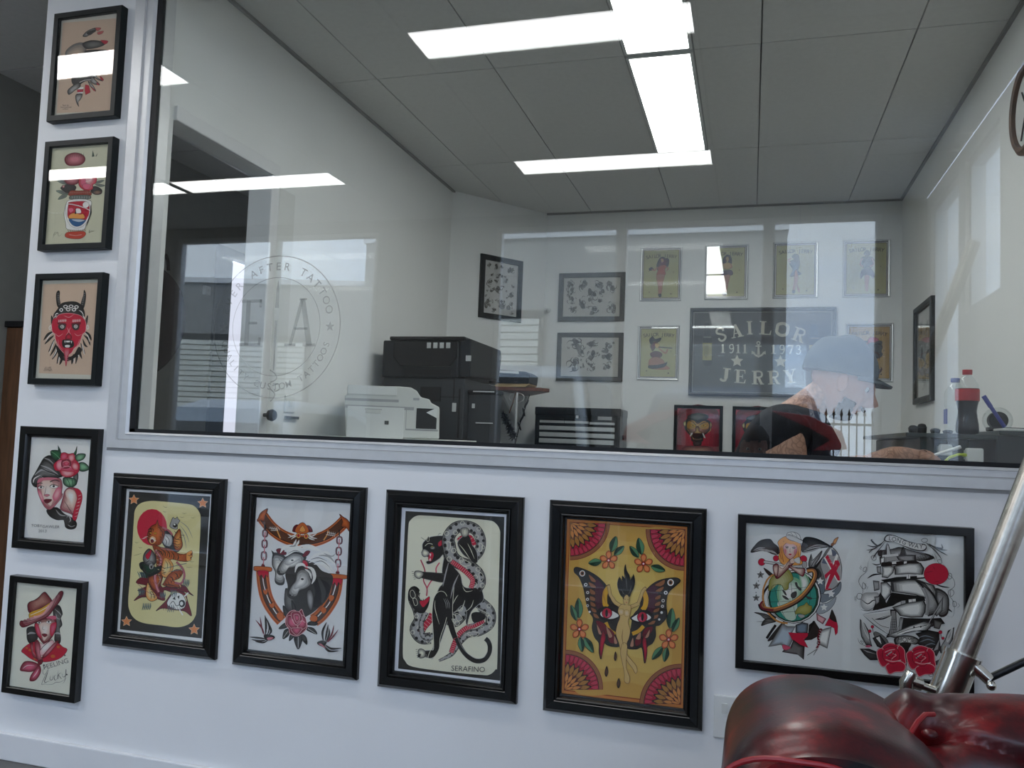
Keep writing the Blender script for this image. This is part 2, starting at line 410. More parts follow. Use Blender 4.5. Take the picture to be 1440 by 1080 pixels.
ART_TIGER = '''
P mat 120,45 637,76 577,1000 66,938
F cream 150,230 158,165 190,125 250,108 330,111 470,124 530,138 565,180 574,240 562,480 546,800 536,860 500,905 430,927 330,915 215,899 155,868 124,815 117,750 128,600 140,420
C crim 265,280 95 120
S+1:starw star 150,100 30
S+1:starw star 588,120 31
S+1:starw star 107,888 30
S+1:starw star 530,943 32
T k2 2 335,140 350,150 362,147
T k2 2 455,185 470,190 485,186
T k2 2 510,215 525,218 540,214
T k2 2 155,375 168,382 182,379
T k2 2 180,410 190,415 204,411
T k2 2 150,465 170,460 200,450
T k2 2 480,540 500,542 520,540
T k2 2 500,500 515,506 530,503
T k2 2 440,210 455,216 470,211
T k2 2 335,175 345,180 356,178
T lgry~gry~.5 5 440,240 490,280 522,350
T lgry~gry~.5 5 440,265 480,320 500,380
T lgry~gry~.5 5 440,280 470,350 482,420
F+3 dred 165,640 210,600 300,610 330,670 390,650 470,660 500,700 527,727 470,700 400,705 340,690 345,755 270,735 200,735 152,756 200,700 175,690 230,660
F+3 dred 290,822 350,760 400,700 470,705 490,760 515,855 470,825 400,815 330,805
G+2 lorg cream 390,660 430,645 450,665 430,680
F cream 390,700 440,705 480,740 470,770 390,720
G+3 k2 dgry 330,320 375,300 400,340 440,400 430,440 370,430 330,380
G+2 lgry w 340,325 385,330 395,370 380,405 345,395 330,360
G+3 dorg lorg 405,340 440,290 452,350 458,400 440,430 415,430 400,390
F+3 lgry 385,245 398,215 412,225 425,212 432,228 442,236 428,262 425,290 400,290 378,275
C k2 411,268 14
C w 408,262 6
T k 4 405,300 418,318 430,305
T k 4 405,345 420,360 440,350
T k 4 410,385 425,395 452,385
G+3 dorg org 245,300 265,270 290,258 300,232 308,265 340,290 345,330 325,385 290,400 255,390 235,350
G+2 lorg w 250,350 268,335 290,350 288,378 262,390 246,372
T k 5 238,300 250,290 268,288
T k 5 236,318 248,308 262,305
T k 4 242,335 252,328 262,326
C+2 yel 285,320 9 7
L w 4 270,372 280,365 290,370
T k 4 255,285 262,300 258,312
T k 4 325,325 335,335 332,355
C+2 yel 258,318 6 6
C k 285,320 3
T k 4 262,285 275,295 270,310
T k 4 300,275 318,290 322,315
T k 4 320,300 334,312 330,340
T k 4 312,340 325,350 315,375
F+2 dred 258,362 272,360 276,376 262,382
H w 3 240,340 222,352 3 22 170
G+3 dorg org 270,395 320,410 380,420 430,450 480,455 515,435 521,455 512,485 490,503 440,500 380,490 340,545 330,620 300,590 290,470
G+2 lorg cream 345,480 380,495 400,530 390,570 350,610 325,580 330,530
T k 6 290,425 320,440 335,470
T k 6 310,415 345,440 350,470
T k 6 350,422 375,450 378,480
T k 6 385,435 405,465 402,490
T k 5 425,455 435,475 430,492
T k 5 330,540 345,548 358,543
T k 5 328,570 345,576 356,570
F+2 lorg 485,450 515,432 520,445 508,458 523,468 508,480 515,492 485,500
T k 4 490,462 505,466 512,462
G+3 dorg org 340,640 370,590 420,555 460,570 440,610 400,630 430,650 440,675 380,670 335,655
T k 6 375,600 395,612 390,640
T k 6 405,575 425,590 420,615
T k 5 350,650 380,655 420,665
G+3 dorg org 245,610 290,590 330,600 320,650 290,690 250,650
G+3 lorg cream 240,640 262,680 290,715 298,745 262,760 232,735 228,690
T k 4 250,690 262,720 258,750
T k 4 262,690 280,720 282,745
L pk~dred~.4 17 285,430 320,480 315,530 290,570 285,620 300,680 310,700
L lpink~pk~.5 6 285,430 320,480 315,530 290,570 285,620 300,680 310,700
L pk~dred~.4 14 420,505 460,550 470,600 450,645 410,640
H k 1.5 425,510 465,560 7 14 150
L k2 3 285,430 312,480 306,530 280,570 275,620
L pk~dred~.4 12 330,280 370,300 395,330
G+3 k dgrn 188,515 215,505 245,520 290,540 325,530 320,565 280,590 235,600 215,570 192,545
G+3 dgry lgry 215,455 245,420 275,440 290,480 285,520 240,530 212,500
F+2 crim 225,465 245,440 262,425 258,460 240,490
C+2 lgry 262,535 15 20
C k2 262,538 6 9
G dgrn k 195,570 230,585 240,610 200,600
F+3 w 360,770 395,715 430,705 460,720 478,760 470,800 430,815 385,800
C k2 455,775 20 24
C w 452,775 10 13
P k2 395,745 410,730 415,752
P k2 425,730 440,722 436,748
L k2 4 380,780 400,760 420,790 440,780
L w 8 470,730 495,705
L w 8 440,815 460,850
H dgrn~lblue~.3 8 205,815 250,815 5 45 -80
H dgrn~lblue~.3 8 185,725 215,720 4 50 -95
H dgrn~lblue~.3 7 315,740 345,740 4 40 -85
H dgrn~lblue~.3 7 385,730 415,735 4 48 -90
H dgrn~lblue~.3 7 365,830 400,830 4 48 -90
H dgrn~lblue~.3 7 460,665 490,670 4 50 -80
H dgrn~lblue~.3 7 190,610 225,610 4 45 -110
L dgrn~lblue~.4 4 360,545 420,530 485,515
L dgrn~lblue~.4 3 370,570 430,560 460,545
H k 4 300,420 430,470 11 30 100
H k 4 300,470 330,600 7 26 20
H k 4 350,640 440,580 7 28 70
H k 4 380,400 450,330 6 24 10
H k 4 240,650 270,730 6 20 10
H dred 3 200,620 320,640 8 22 60
H dred 3 330,790 470,800 10 30 70
L dred~pk~.4 3 170,640 240,700 330,740
H k 4 250,290 235,350 5 22 20
T k 4 345,350 360,375 350,400
T dgry 4 350,330 375,360 372,395
T k 3 260,470 245,500 225,515
T k 3 275,500 262,560 240,590
R dgry 250,540 34 40 3
T dgrn 8 200,520 230,540 240,585
T k 4 400,395 425,410 440,400
T k 3 345,490 365,520 360,560
T k 3 365,490 385,530 378,570
T lgry 4 305,590 320,620 300,660
T k 4 340,665 400,672 460,668
H cream 4 300,430 320,620 7 12 200
'''
ART_HORSE = '''
L org 78 100,150 150,215 215,268 290,300 360,308 430,300 500,272 560,230 612,180
L k 70 103,153 152,217 216,268 290,299 360,306 430,298 500,271 559,229 609,180
L org 64 103,153 152,217 216,268 290,299 360,306 430,298 500,271 559,229 609,180
L k 50 103,153 152,217 216,268 290,297 360,304 430,296 500,270 559,229 609,180
L br 44 110,162 152,215 216,266 290,295 360,302 430,294 500,268 559,227 605,185
L lorg 7 190,225 200,255 215,290
L lorg 7 510,240 500,268 480,300
H w 2.5 150,215 195,215 5 30 60
L w 2.5 145,225 195,232
L w 2.5 155,240 200,240
H w 2.5 505,240 550,250 5 30 100
L w 2.5 500,250 550,262
L w 2.5 495,265 545,272
G+3 dorg org 72,185 80,160 95,130 135,104 133,125 122,150 115,182 90,178
G+3 dorg org 577,137 600,155 625,170 643,200 638,245 620,222 590,215 595,180
F+3 dred 290,235 300,212 322,205 330,240 345,250 380,245 375,210 398,215 411,240 400,250 300,250
F+3 org 305,248 315,215 350,190 378,215 388,248 350,262
F+2 lorg 330,240 350,210 368,240 350,250
T w 7 258,262 285,275 310,262
T w 7 262,285 290,275 310,268
T w 7 280,295 300,280 318,275
T w 7 385,265 410,275 440,255
T w 7 385,272 410,285 440,290
T w 7 380,278 400,292 425,300
C+2 lorg 325,272 14 17
C+2 lorg 372,276 14 17
C+2 crim 325,272 6 8
C+2 crim 372,276 6 8
L org 78 105,490 110,560 125,640 150,700 190,760 225,800
L k 66 105,490 110,560 125,640 150,700 190,760 225,798
L org 62 105,490 110,560 125,640 150,700 190,760 225,798
L k 40 105,490 110,560 125,640 150,700 190,760 222,795
L br~k2~.4 34 105,490 110,560 125,640 150,700 190,760 220,792
L org 82 560,530 552,600 535,660 500,720 460,770 420,800
L k 68 560,530 552,600 535,660 500,720 460,770 422,798
L org 64 560,530 552,600 535,660 500,720 460,770 422,798
L k 42 560,530 552,600 535,660 500,720 460,770 424,796
L br~k2~.4 36 560,530 552,600 535,660 500,720 460,770 426,794
L w 6 107,530 112,570 122,610 135,650 152,690 180,740 205,775
L w 6 556,565 550,600 530,660 510,700 480,735 445,775
F+2 org 108,605 122,612 132,598 138,618 128,640 112,628
F+2 org 145,690 160,695 172,680 180,700 168,722 150,712
F+2 org 190,765 212,745 232,760 228,795 205,795
F+2 org 510,655 522,640 545,650 540,672 522,682
F+2 org 462,735 475,715 495,725 496,745 478,758
F+2 org 395,790 412,765 440,775 440,800 415,810
F+3 org 52,475 62,462 150,468 163,482 150,495 62,490
F+2 crim 78,490 138,492 135,530 125,515 112,540 100,515 85,525
F+3 org 503,518 520,508 618,518 628,530 610,542 518,535
F+2 crim 530,540 592,542 585,580 572,562 560,590 548,562 538,578
F+2 dred 98,462 108,445 120,462
F+2 dred 555,505 568,488 578,507
L k 13 120,205 122,235
O k 10 110,242 132,242 132,275 110,275
O pk 1.8 110,242 132,242 132,275 110,275
O k 10 106,305 130,305 130,342 106,342
O pk 1.8 106,305 130,305 130,342 106,342
O k 10 102,378 126,378 126,418 102,418
O pk 1.8 102,378 126,378 126,418 102,418
L pk 7 121,250 118,310
L pk 7 118,330 116,385
L pk 7 113,405 111,450
L k 8 577,235 577,275
O k 10 565,283 590,283 590,318 565,318
O pk 1.8 565,283 590,283 590,318 565,318
O k 10 561,350 586,350 586,388 561,388
O pk 1.8 561,350 586,350 586,388 561,388
O k 10 557,425 582,425 582,462 557,462
O pk 1.8 557,425 582,425 582,462 557,462
L pk 7 577,290 574,350
L pk 7 573,370 571,425
L pk 7 569,445 567,495
F k2~dgry~.5 245,520 260,590 240,640 240,700 260,750 330,790 400,760 450,720 500,670 530,590 535,520 470,490 420,440 330,420 260,460
F k 400,520 450,540 500,560 520,600 490,670 440,720 410,700 430,620
G dgry gry 245,600 275,620 300,680 300,740 262,735 240,690
G k2 lgry 375,620 400,600 420,650 415,720 400,745 380,700
T dgry 30 440,520 480,620 470,690
G+2 dgry w 168,390 190,378 240,398 252,445 222,498 240,540 234,575 203,578 181,555 184,500 164,452
P+2 k2 160,362 178,380 172,402
G+2 dgry w 193,490 212,445 250,402 300,374 350,382 374,410 340,450 298,470 262,478 240,510 208,516
G lgry w 240,442 270,412 310,397 340,410 300,440 262,457
C k 288,425 8 5
C k 207,495 6 5
F+2 dred 190,360 215,352 250,375 245,392 205,385
L k 3 205,415 220,430
G+2 dgry w 258,636 276,590 305,550 315,500 345,470 385,480 404,520 412,570 375,602 332,618 312,656 278,662
G lgry w 296,600 325,540 350,505 382,525 372,572 330,598
C k 350,542 9 6
C k 275,642 7 6
L k 3 285,655 300,640
T w 22 215,380 240,345 300,338 350,350
T w 18 240,372 300,350 340,355
T w 20 250,400 300,362 345,370
T w 22 345,350 400,345 470,370
T w 18 320,340 390,335 450,355
T lgry 14 270,340 310,330 330,300
T w 12 290,335 305,315 312,295
T w 12 310,335 322,320 330,300
T w 24 385,430 440,390 500,400 545,450
T w 20 390,440 450,420 500,450 540,490
T w 18 420,450 470,450 510,480 530,500
T w 18 430,400 490,375 530,410 560,470
T lgry 12 450,395 510,400 550,440
T lgry 8 480,380 530,400 552,385
T gry 5 400,420 450,410 500,430
T gry 5 420,440 470,430 520,470
T gry 4 260,385 300,365 340,372
F+2 dred 350,398 372,368 397,368 385,392 362,405
F+2 crim 350,432 365,425 382,440 385,478 365,470
T w 20 305,500 318,460 350,450 372,468
T w 22 372,465 410,480 425,530 408,572
T w 14 365,480 395,500 405,540
T gry 4 380,480 408,510 410,550
G+3 k dgry 205,850 240,815 262,825 250,845
G+3 k dgry 230,910 240,860 275,850 272,880 250,905
G+3 k dgry 270,925 275,890 300,870 305,890 290,910
G+3 k dgry 325,978 302,930 305,890 345,880 348,930
G+3 k dgry 378,950 345,910 352,885 375,905
G+3 k dgry 440,885 380,860 375,840 420,848
G+3 k dgry 445,815 400,805 380,825 430,830
G+3 k dgry 232,705 262,740 275,790 240,765
G+3 k dgry 285,672 310,720 300,745 288,720
L w 2 325,970 325,900
L w 2 235,905 262,865
L w 2 435,882 385,850
G+4:lpink dred pink 272,745 305,735 320,755 345,730 358,760 370,790 380,840 348,880 312,895 275,880 268,850 248,820 250,780
G+3:lpink dred pink 262,770 300,780 320,840 290,850 258,820
G+3:lpink dred pink 340,765 370,785 372,840 330,855 325,810
G+3:lpink dred pink 285,750 330,745 350,790 320,830 290,800
G+3:lpink dred pink 300,765 328,765 332,795 312,808
G+3:lpink dred pink 280,850 320,845 350,850 315,890
L lpink 4 290,790 310,825 345,800 368,812
G+2 k dgry 115,890 140,885 178,895 175,912 130,920
T k2 14 125,890 128,830 122,765
T k2 12 135,890 150,840 125,775
T k2 12 140,892 160,860 130,790
T dred 10 120,890 100,840 65,795
T dred 8 112,885 100,830 92,775
T k2 12 130,912 80,905 28,900
T k2 12 130,918 90,925 40,915
T k2 10 140,920 110,935 62,928
F+2 pk 135,905 160,900 175,905 160,918 138,918
H w 2 130,860 145,870 3 18 -70
G+2 k dgry 443,935 470,925 500,935 480,960 450,950
T k2 14 480,930 475,870 500,810
T k2 12 490,930 500,880 510,825
T k2 12 495,935 515,890 515,850
T dred 9 500,935 530,890 545,830
T dred 9 505,935 540,900 572,857
T k2 14 490,950 530,975 592,972
T k2 12 485,955 520,990 575,988
T k2 10 480,958 510,990 545,993
F+2 pk 450,945 470,945 500,975 480,965
'''
def snake(a, pts, w0, w1, belly=1):
    """a thick, patterned snake body along pts: black edge, grey scales, dark rosettes"""
    P = smooth(pts, False, 6); n = len(P)
    def wv(i): return w0+(w1-w0)*i/(n-1)
    def band(off, wd, col):
        L = []; 
        for i, (x, y) in enumerate(P):
            q = P[min(i+1, n-1)]; p = P[max(i-1, 0)]; dx, dy = q[0]-p[0], q[1]-p[1]; l = math.hypot(dx, dy) or 1
            w = wv(i); L.append(((x-dy/l*w*(off-wd), y+dx/l*w*(off-wd)), (x-dy/l*w*(off+wd), y+dx/l*w*(off+wd))))
        a.put([[L[i][0], L[i+1][0], L[i+1][1], L[i][1]] for i in range(n-1)], colr(col))
    band(0, .56, 'k'); band(0, .5, 'gry'); band(.0, .30, 'lgry')
    for i in range(1, n-1, 3):
        x, y = P[i]; q = P[i+1]; dx, dy = q[0]-P[i-1][0], q[1]-P[i-1][1]; l = math.hypot(dx, dy) or 1; w = wv(i)
        for sd in (1, -1):
            cx, cy = x-dy/l*w*.3*sd, y+dx/l*w*.3*sd
            if (i//3+sd) % 3: 
                a.put([[(cx+w*.17*math.cos(k), cy+w*.17*math.sin(k)) for k in range(6)]], colr('k'))
            else:
                a.stroke([(cx+w*.2*math.cos(k*1.05), cy+w*.2*math.sin(k*1.05)) for k in range(6)], w*.05, colr('crm2'), True)
def belly(a, pts, w0, w1, nseg=9):
    P = smooth(pts, False, 5); a.stroke(P, w0*1.15, colr('k')); a.stroke(P, w0, colr('crim'))
    n = len(P)
    for i in range(1, n-1, max(1, n//nseg)):
        dx, dy = P[i+1][0]-P[i-1][0], P[i+1][1]-P[i-1][1]; l = math.hypot(dx, dy) or 1
        a.stroke([(P[i][0]-dy/l*w0*.5, P[i][1]+dx/l*w0*.5), (P[i][0]+dy/l*w0*.5, P[i][1]-dx/l*w0*.5)], 2.5, colr('lpink'))
def art_panther(a):
    a.run('''
P mat 66,52 645,85 622,1042 25,965
F crm2 82,150 95,105 130,80 180,78 330,88 540,104 590,120 617,160 620,220 612,500 605,930 595,975 560,1005 510,1007 300,985 110,955 65,920 52,870 60,650 72,380
''')
    snake(a, [(300, 650), (350, 690), (400, 640), (420, 600)], 70, 70)
    snake(a, [(500, 585), (560, 640), (560, 710), (500, 755), (430, 770), (380, 820), (340, 880), (300, 905), (262, 922)], 64, 12)
    belly(a, [(525, 690), (470, 718), (420, 735), (375, 775), (350, 830), (335, 875)], 26, 10, 14)
    snake(a, [(120, 520), (115, 560), (140, 620), (150, 680), (125, 740), (160, 790), (215, 790)], 60, 60)
    belly(a, [(160, 755), (175, 725), (205, 690), (225, 650)], 34, 30, 7)
    snake(a, [(232, 770), (205, 790), (170, 775), (160, 700), (190, 640)], 30, 26)
    a.run('''
G+3 k dgry 85,520 100,495 125,490 148,510 140,525 125,530 150,560 180,600 205,560 200,600 175,640 140,640 105,600 85,560
F+2 crim 150,575 175,570 205,548 205,570 175,610 158,600
O crm2 2.5 95,520 110,512 125,540 115,560 98,548
O crm2 2.5 110,560 128,560 138,590 122,600
L crim~pink~.5 7 190,545 192,500 172,455 180,400 155,335
L crim~pink~.5 7 192,500 215,460 245,430 245,385 265,352
L dred 2 190,545 192,500 172,455 180,400 155,335
F+3:lgry k 330,200 355,230 360,300 345,330 320,345 385,420 400,480 430,500 500,500 522,540 520,575 490,600 450,640 430,720 470,700 500,650 490,625 540,650 500,690 440,720 420,700 425,640 400,600 355,640 330,655 310,700 290,760 262,840 240,880 225,910 185,900 140,900 150,870 190,862 225,855 232,800 225,740 230,650 235,580 262,500 285,470 280,400 290,330 300,300
F+3:crm2 k 232,560 262,520 300,530 320,600 300,700 270,790 265,850 235,900 200,905 215,860 232,850 228,740 222,650
F+3:lgry k 170,235 205,205 265,195 310,200 330,220 320,270 280,310 262,330 220,355 195,360 188,345 215,335 190,315 172,300 165,260
F+2:crm2 k 190,225 200,197 204,225
F+2 dgry 300,420 240,410 170,405 130,400 120,425 160,440 220,455 290,465
F k 160,412 220,412 290,425 290,460 220,450 165,436
G+2 gry crm2 125,400 160,402 172,420 150,445 128,438 118,420
H k 2.5 115,402 128,445 5 14 170
L k 34 335,470 325,560 322,640 335,720 360,790
L crm2 3 352,470 345,560 342,640 352,720 372,782
L k 26 365,790 385,835 410,875 440,905 480,925 525,920 555,885 562,845 552,812 535,795
L lgry 2.5 372,785 395,838 430,880 480,910 525,905 548,870
G+3 k2 lgry 225,250 240,262 235,275 215,275 208,262
C+2 olive 222,258 7 5
L crm2 3 180,255 200,240 225,245
L crm2 3 170,275 195,285 210,300
G+2 gry crm2 165,280 178,272 205,290 200,310 175,318 160,300
F+2 crim 205,300 222,290 232,310 215,345 200,335
P w 205,298 212,318 217,300
P w 203,340 211,322 216,340
F+2 crim 255,240 272,222 288,225 280,248 262,258
T w 2 165,300 145,298 135,290
T w 2 165,310 150,315 140,318
T k 2.5 185,225 165,210 155,205
T k 2.5 255,195 265,182 275,184
T lgry 8 320,345 300,420 285,490
T lgry 9 378,420 350,480 330,560
T crm2 5 350,640 395,620 415,570
T crm2 4 415,640 450,610 465,570
T crm2 4 400,490 420,520 460,515
T crm2 4 340,600 360,560 375,540
T crm2 4 240,570 240,620 265,710
H lgry 3 290,560 310,560 3 60 75
H lgry 3 180,870 200,895 4 16 180
G+2 gry crm2 145,855 165,852 185,868 180,900 150,905 160,885 142,878
H k 3 140,855 148,900 5 14 180
''')
    snake(a, [(330, 320), (318, 260), (320, 200), (360, 150), (420, 140), (475, 160), (505, 215), (500, 280), (470, 320)], 72, 50)
    snake(a, [(318, 240), (335, 310), (375, 350), (440, 375), (490, 420), (500, 470), (480, 500)], 72, 64)
    belly(a, [(335, 345), (380, 375), (430, 415), (460, 455), (450, 500)], 26, 30, 12)
    belly(a, [(375, 225), (400, 205), (445, 205), (470, 250)], 24, 24, 6)
    a.run('''
F+3:lgry k 370,240 400,200 430,190 450,240 480,280 490,330 480,352 440,330 400,300
F+2 k 410,190 440,200 460,270 485,350 440,330 410,270
G+2 gry crm2 385,165 400,148 430,150 440,172 425,200 400,200
H k 2.5 392,150 430,150 5 36 85
T crm2 4 380,245 410,280 450,340
T crm2 4 430,240 450,280 470,330
O crm2 3 385,345 405,335 440,350 450,362 420,372 395,365
O crm2 3 500,410 518,420 520,450 505,460 498,435
O crm2 3 500,240 518,250 512,280 498,285
O crm2 3 310,230 330,240 325,275 312,270
F+2 k 455,650 490,640 530,655 530,680 480,700 460,690
H crm2 2.5 485,610 540,640 6 34 60
O crm2 3 550,660 570,670 565,700 548,700
O crm2 3 430,765 460,755 500,765 470,785
O crm2 3 360,650 385,655 400,680 372,690
O crm2 3 340,680 358,685 352,705
t k2~gry~.3 44 435,972 3 SERAFINO
''')
def mandala(a, cx, cy, a0, a1, r0, ry):
    """a quarter of a petalled disc in a corner"""
    def arc(rf, n=16): return [(cx+r0*rf*math.cos(a0+(a1-a0)*k/n), cy+ry*rf*math.sin(a0+(a1-a0)*k/n)) for k in range(n+1)]
    for rf, c in ((1, 'dred'), (.985, 'lbr'), (.90, 'k2'), (.885, 'crim~dred~.35'), (.62, 'dred~k~.4')): a.put([[(cx, cy)]+arc(rf)], colr(c))
    n = 11
    for k in range(n):
        t = a0+(a1-a0)*(k+.5)/n; da = (a1-a0)/n*.42
        for (ri, ro, wd, c, e) in ((.68, .87, 1.0, 'crim~pink~.25', 'k2'), ):
            pl = [(cx+r0*q*math.cos(t+s_*da*wd), cy+ry*q*math.sin(t+s_*da*wd)) for q, s_ in ((ri, 0), ((ri+ro)/2, -1), (ro, -.7), (ro, .7), ((ri+ro)/2, 1))]
            a.put([smooth(pl)], colr(c)); a.stroke(smooth(pl), 2, colr(e), True)
    for n, ri, ro, c in ((7, .40, .68, 'k2'), (7, .38, .64, 'lbr~gold~.5'), (5, .2, .44, 'lbr'), (5, .18, .40, 'star~gold~.4'), (3, .02, .22, 'gold~star~.6')):
        for k in range(n):
            t = a0+(a1-a0)*(k+.5)/n; da = (a1-a0)/n*.48
            pl = [(cx+r0*q*math.cos(t+s_*da), cy+ry*q*math.sin(t+s_*da)) for q, s_ in ((ri, 0), ((ri+ro)/2, -1), (ro*.97, -.4), (ro*1.03, 0), (ro*.97, .4), ((ri+ro)/2, 1))]
            a.put([smooth(pl)], colr(c)); a.stroke(smooth(pl), 1.6, colr('k2'), True)
def flower(a, x, y, r, leaves):
    for (lx, ly, wd) in leaves:
        dx, dy = lx-x, ly-y; l = math.hypot(dx, dy); nx, ny = -dy/l*wd, dx/l*wd
        sx, sy = x+dx*.35, y+dy*.35; mx, my = x+dx*.65, y+dy*.65
        pl = smooth([(sx, sy), (mx+nx, my+ny), (lx, ly), (mx-nx, my-ny)])
        a.put([pl], colr('dgrn')); a.put([smooth([(sx, sy), (mx+nx, my+ny), (lx, ly), (mx, my)])], colr('grn~lgrn~.35'))
        a.stroke(pl, 2, colr('k2'), True); a.stroke([(sx, sy), (lx, ly)], 2, colr('k2'))
    for k in range(5):
        t = -PI/2+k*2*PI/5; px, py = x+r*.55*math.cos(t), y+r*.6*math.sin(t)
        pl = smooth([(x+r*q*math.cos(t+s_), y+r*1.05*q*math.sin(t+s_)) for q, s_ in ((.15, 0), (.7, -.5), (1, -.25), (1.12, 0), (1, .25), (.7, .5))])
        a.put([pl], colr('org~crim~.2')); a.put([[(px+(u-px)*.7, py+(v-py)*.7) for u, v in pl]], colr('star')); a.stroke(pl, 2, colr('k2'), True)
    a.run('C+2 crim %d,%d %.1f\nC w %d,%d %.1f' % (x, y, r*.22, x, y, r*.11))
def art_butterfly(a):
    a.run('''
P org~ylp~.35 33,30 680,62 678,1040 25,958
P dorg 46,44 672,74 668,1022 36,945
P ylp 50,48 668,78 664,1016 40,940
G ylp ylc 80,80 360,75 640,110 650,540 635,980 350,965 70,930 60,500
''')
    mandala(a, 52, 50, 0, PI/2, 210, 200); mandala(a, 668, 78, PI/2, PI, 212, 222)
    mandala(a, 40, 940, -PI/2, 0, 205, 212); mandala(a, 664, 1016, PI, 1.5*PI, 222, 216)
    flower(a, 260, 248, 44, [(297, 118, 22), (342, 170, 18), (152, 265, 20)])
    flower(a, 448, 264, 46, [(418, 125, 22), (372, 170, 18), (566, 300, 20)])
    flower(a, 112, 617, 46, [(103, 450, 22), (64, 488, 16), (130, 738, 18), (190, 742, 20)])
    flower(a, 593, 670, 48, [(608, 500, 24), (648, 552, 18), (505, 778, 20), (572, 790, 18)])
    a.run('''
F+4 k2 78,292 100,288 160,310 215,345 260,395 275,430 290,480 320,500 340,540 330,600 320,660 330,705 290,708 262,700 240,690 232,775 220,740 218,690 195,660 180,610 185,560 160,520 145,470 130,400 105,340 80,315
F+4 k2 645,345 620,337 560,345 510,365 470,400 450,430 430,500 400,540 390,600 380,660 370,715 420,722 450,715 465,797 475,760 478,710 505,690 522,650 520,600 545,590 580,545 575,480 585,420 625,380 648,358
F purp 195,350 240,390 262,430 240,460 225,520 200,500 190,430
F purp 515,380 475,400 462,440 475,480 480,520 510,520 530,440
L yel 26 262,392 245,430 246,480 258,498
L yel 26 452,412 466,450 462,490 448,512
L yel 20 252,580 272,620 306,642
L yel 20 456,598 430,625 396,640
T gold 8 242,400 236,430 250,480
F+2 lbr 155,325 185,345 195,365 170,360
F+2 lbr 155,365 185,378 197,395 168,392
F+2 lbr 163,400 190,415 192,432 168,428
F+2 lbr 165,440 190,448 192,465 168,462
F+2 lbr 168,470 192,480 195,497 172,492
F+2 lbr 172,500 198,512 200,528 178,522
F+2 lbr 185,530 215,545 215,560 190,552
F+2 lbr 565,348 535,362 512,378 540,385 562,372
F+2 lbr 560,385 535,395 515,410 540,415 556,402
F+2 lbr 545,430 520,440 515,455 540,452
F+2 lbr 545,465 518,475 515,490 540,486
F+2 lbr 540,500 512,510 508,525 534,520
F+2 lbr 535,535 505,545 500,560 528,556
F+2 lbr 520,568 490,575 480,590 510,588
C+3 w 121,319 17 18
C lbr 121,319 11 12
C k 121,319 6 7
C+3 w 597,363 19 20
C lbr 597,363 12 13
C k 597,363 7 8
C w 141,379 9
C k2 141,379 5
C w 152,421 8
C k2 152,421 4
C w 152,457 8
C k2 152,457 4
C w 153,491 7
C k2 153,491 4
C w 165,524 6
C w 572,418 10
C k2 572,418 5
C w 559,461 9
C k2 559,461 5
C w 556,491 8
C k2 556,491 4
C w 552,525 7
C w 540,562 6
F+2 dred 200,570 250,590 262,640 240,640 215,610
F+2 dred 262,610 300,640 300,690 270,680
F+2 dred 505,600 465,610 450,650 475,650 500,630
F+2 dred 440,640 415,660 415,705 445,690
G+2 dred crim 240,620 255,660 245,700 232,770 222,730 225,670
G+2 dred crim 465,640 450,680 460,730 467,795 478,750 475,690
F+2 sk3 255,600 290,650 270,660
F+2 sk3 205,590 232,640 215,640
F+2 sk3 490,615 465,660 485,655
F+2 sk3 440,630 415,665 440,668
F+2 sk3 300,650 318,690 300,692
F+2 sk3 400,660 385,705 405,705
F+3 k 205,520 250,495 310,525 325,550 280,570 225,560
F+2 w 222,530 255,508 310,530 320,548 280,562 235,552
C+3 crim 258,530 27 28
C pink 262,540 14 12
C+1 k 256,530 7 20
F+3 k 510,540 455,512 400,540 385,560 430,582 490,578
F+2 w 495,548 450,524 400,548 392,560 430,575 480,566
C+3 crim 448,550 27 28
C pink 444,560 14 12
C+1 k 449,550 7 20
G+2 k k2 358,445 335,440 318,410 310,370 322,335 325,375 340,390 335,330 350,345 345,300 352,268 358,300 375,330 378,365 392,345 395,320 404,355 398,395 385,420 378,440
T gry 4 330,400 345,425 360,435
T gry 4 385,380 380,410 370,430
T gry 4 350,320 358,360 362,400
L br 21 285,450 300,472 332,492
L skin2 17 285,450 300,472 332,492
L br 18 285,450 272,430 268,405 260,378
L skin2 14 285,450 272,430 268,405 262,382
L br 21 425,478 400,490 380,498
L skin2 17 425,478 400,490 380,498
L br 18 425,478 438,440 448,410 466,392
L skin2 14 425,478 438,440 448,410 464,394
F+2:br skin2 335,482 360,486 385,492 382,540 372,575 385,620 378,665 365,700 368,745 395,780 420,810 427,838 418,852 402,825 375,790 350,745 335,725 325,690 308,640 315,590 328,550 318,510
F+2:br skin2 345,690 370,700 368,760 368,820 388,875 382,905 360,895 358,850 345,790 335,740
G+1:br skin2 skin2~w~.3 318,510 345,508 348,535 325,540
G+1:br skin2 skin2~w~.3 350,515 375,515 376,545 355,545
T br 3 345,615 342,660 350,700
F+2:br skin2 345,450 362,430 376,450 372,475 360,486 346,475
L skin2 12 362,475 362,492
L k 2 350,455 358,455
L k 2 366,456 373,456
L crim 3 358,472 366,472
L k 6 346,455 342,435 360,425 378,440
G+2 k br 308,735 315,765 308,785 301,768
G+2 k br 263,813 271,845 262,870 253,848
G+2 k br 329,877 337,905 328,930 319,908
''')
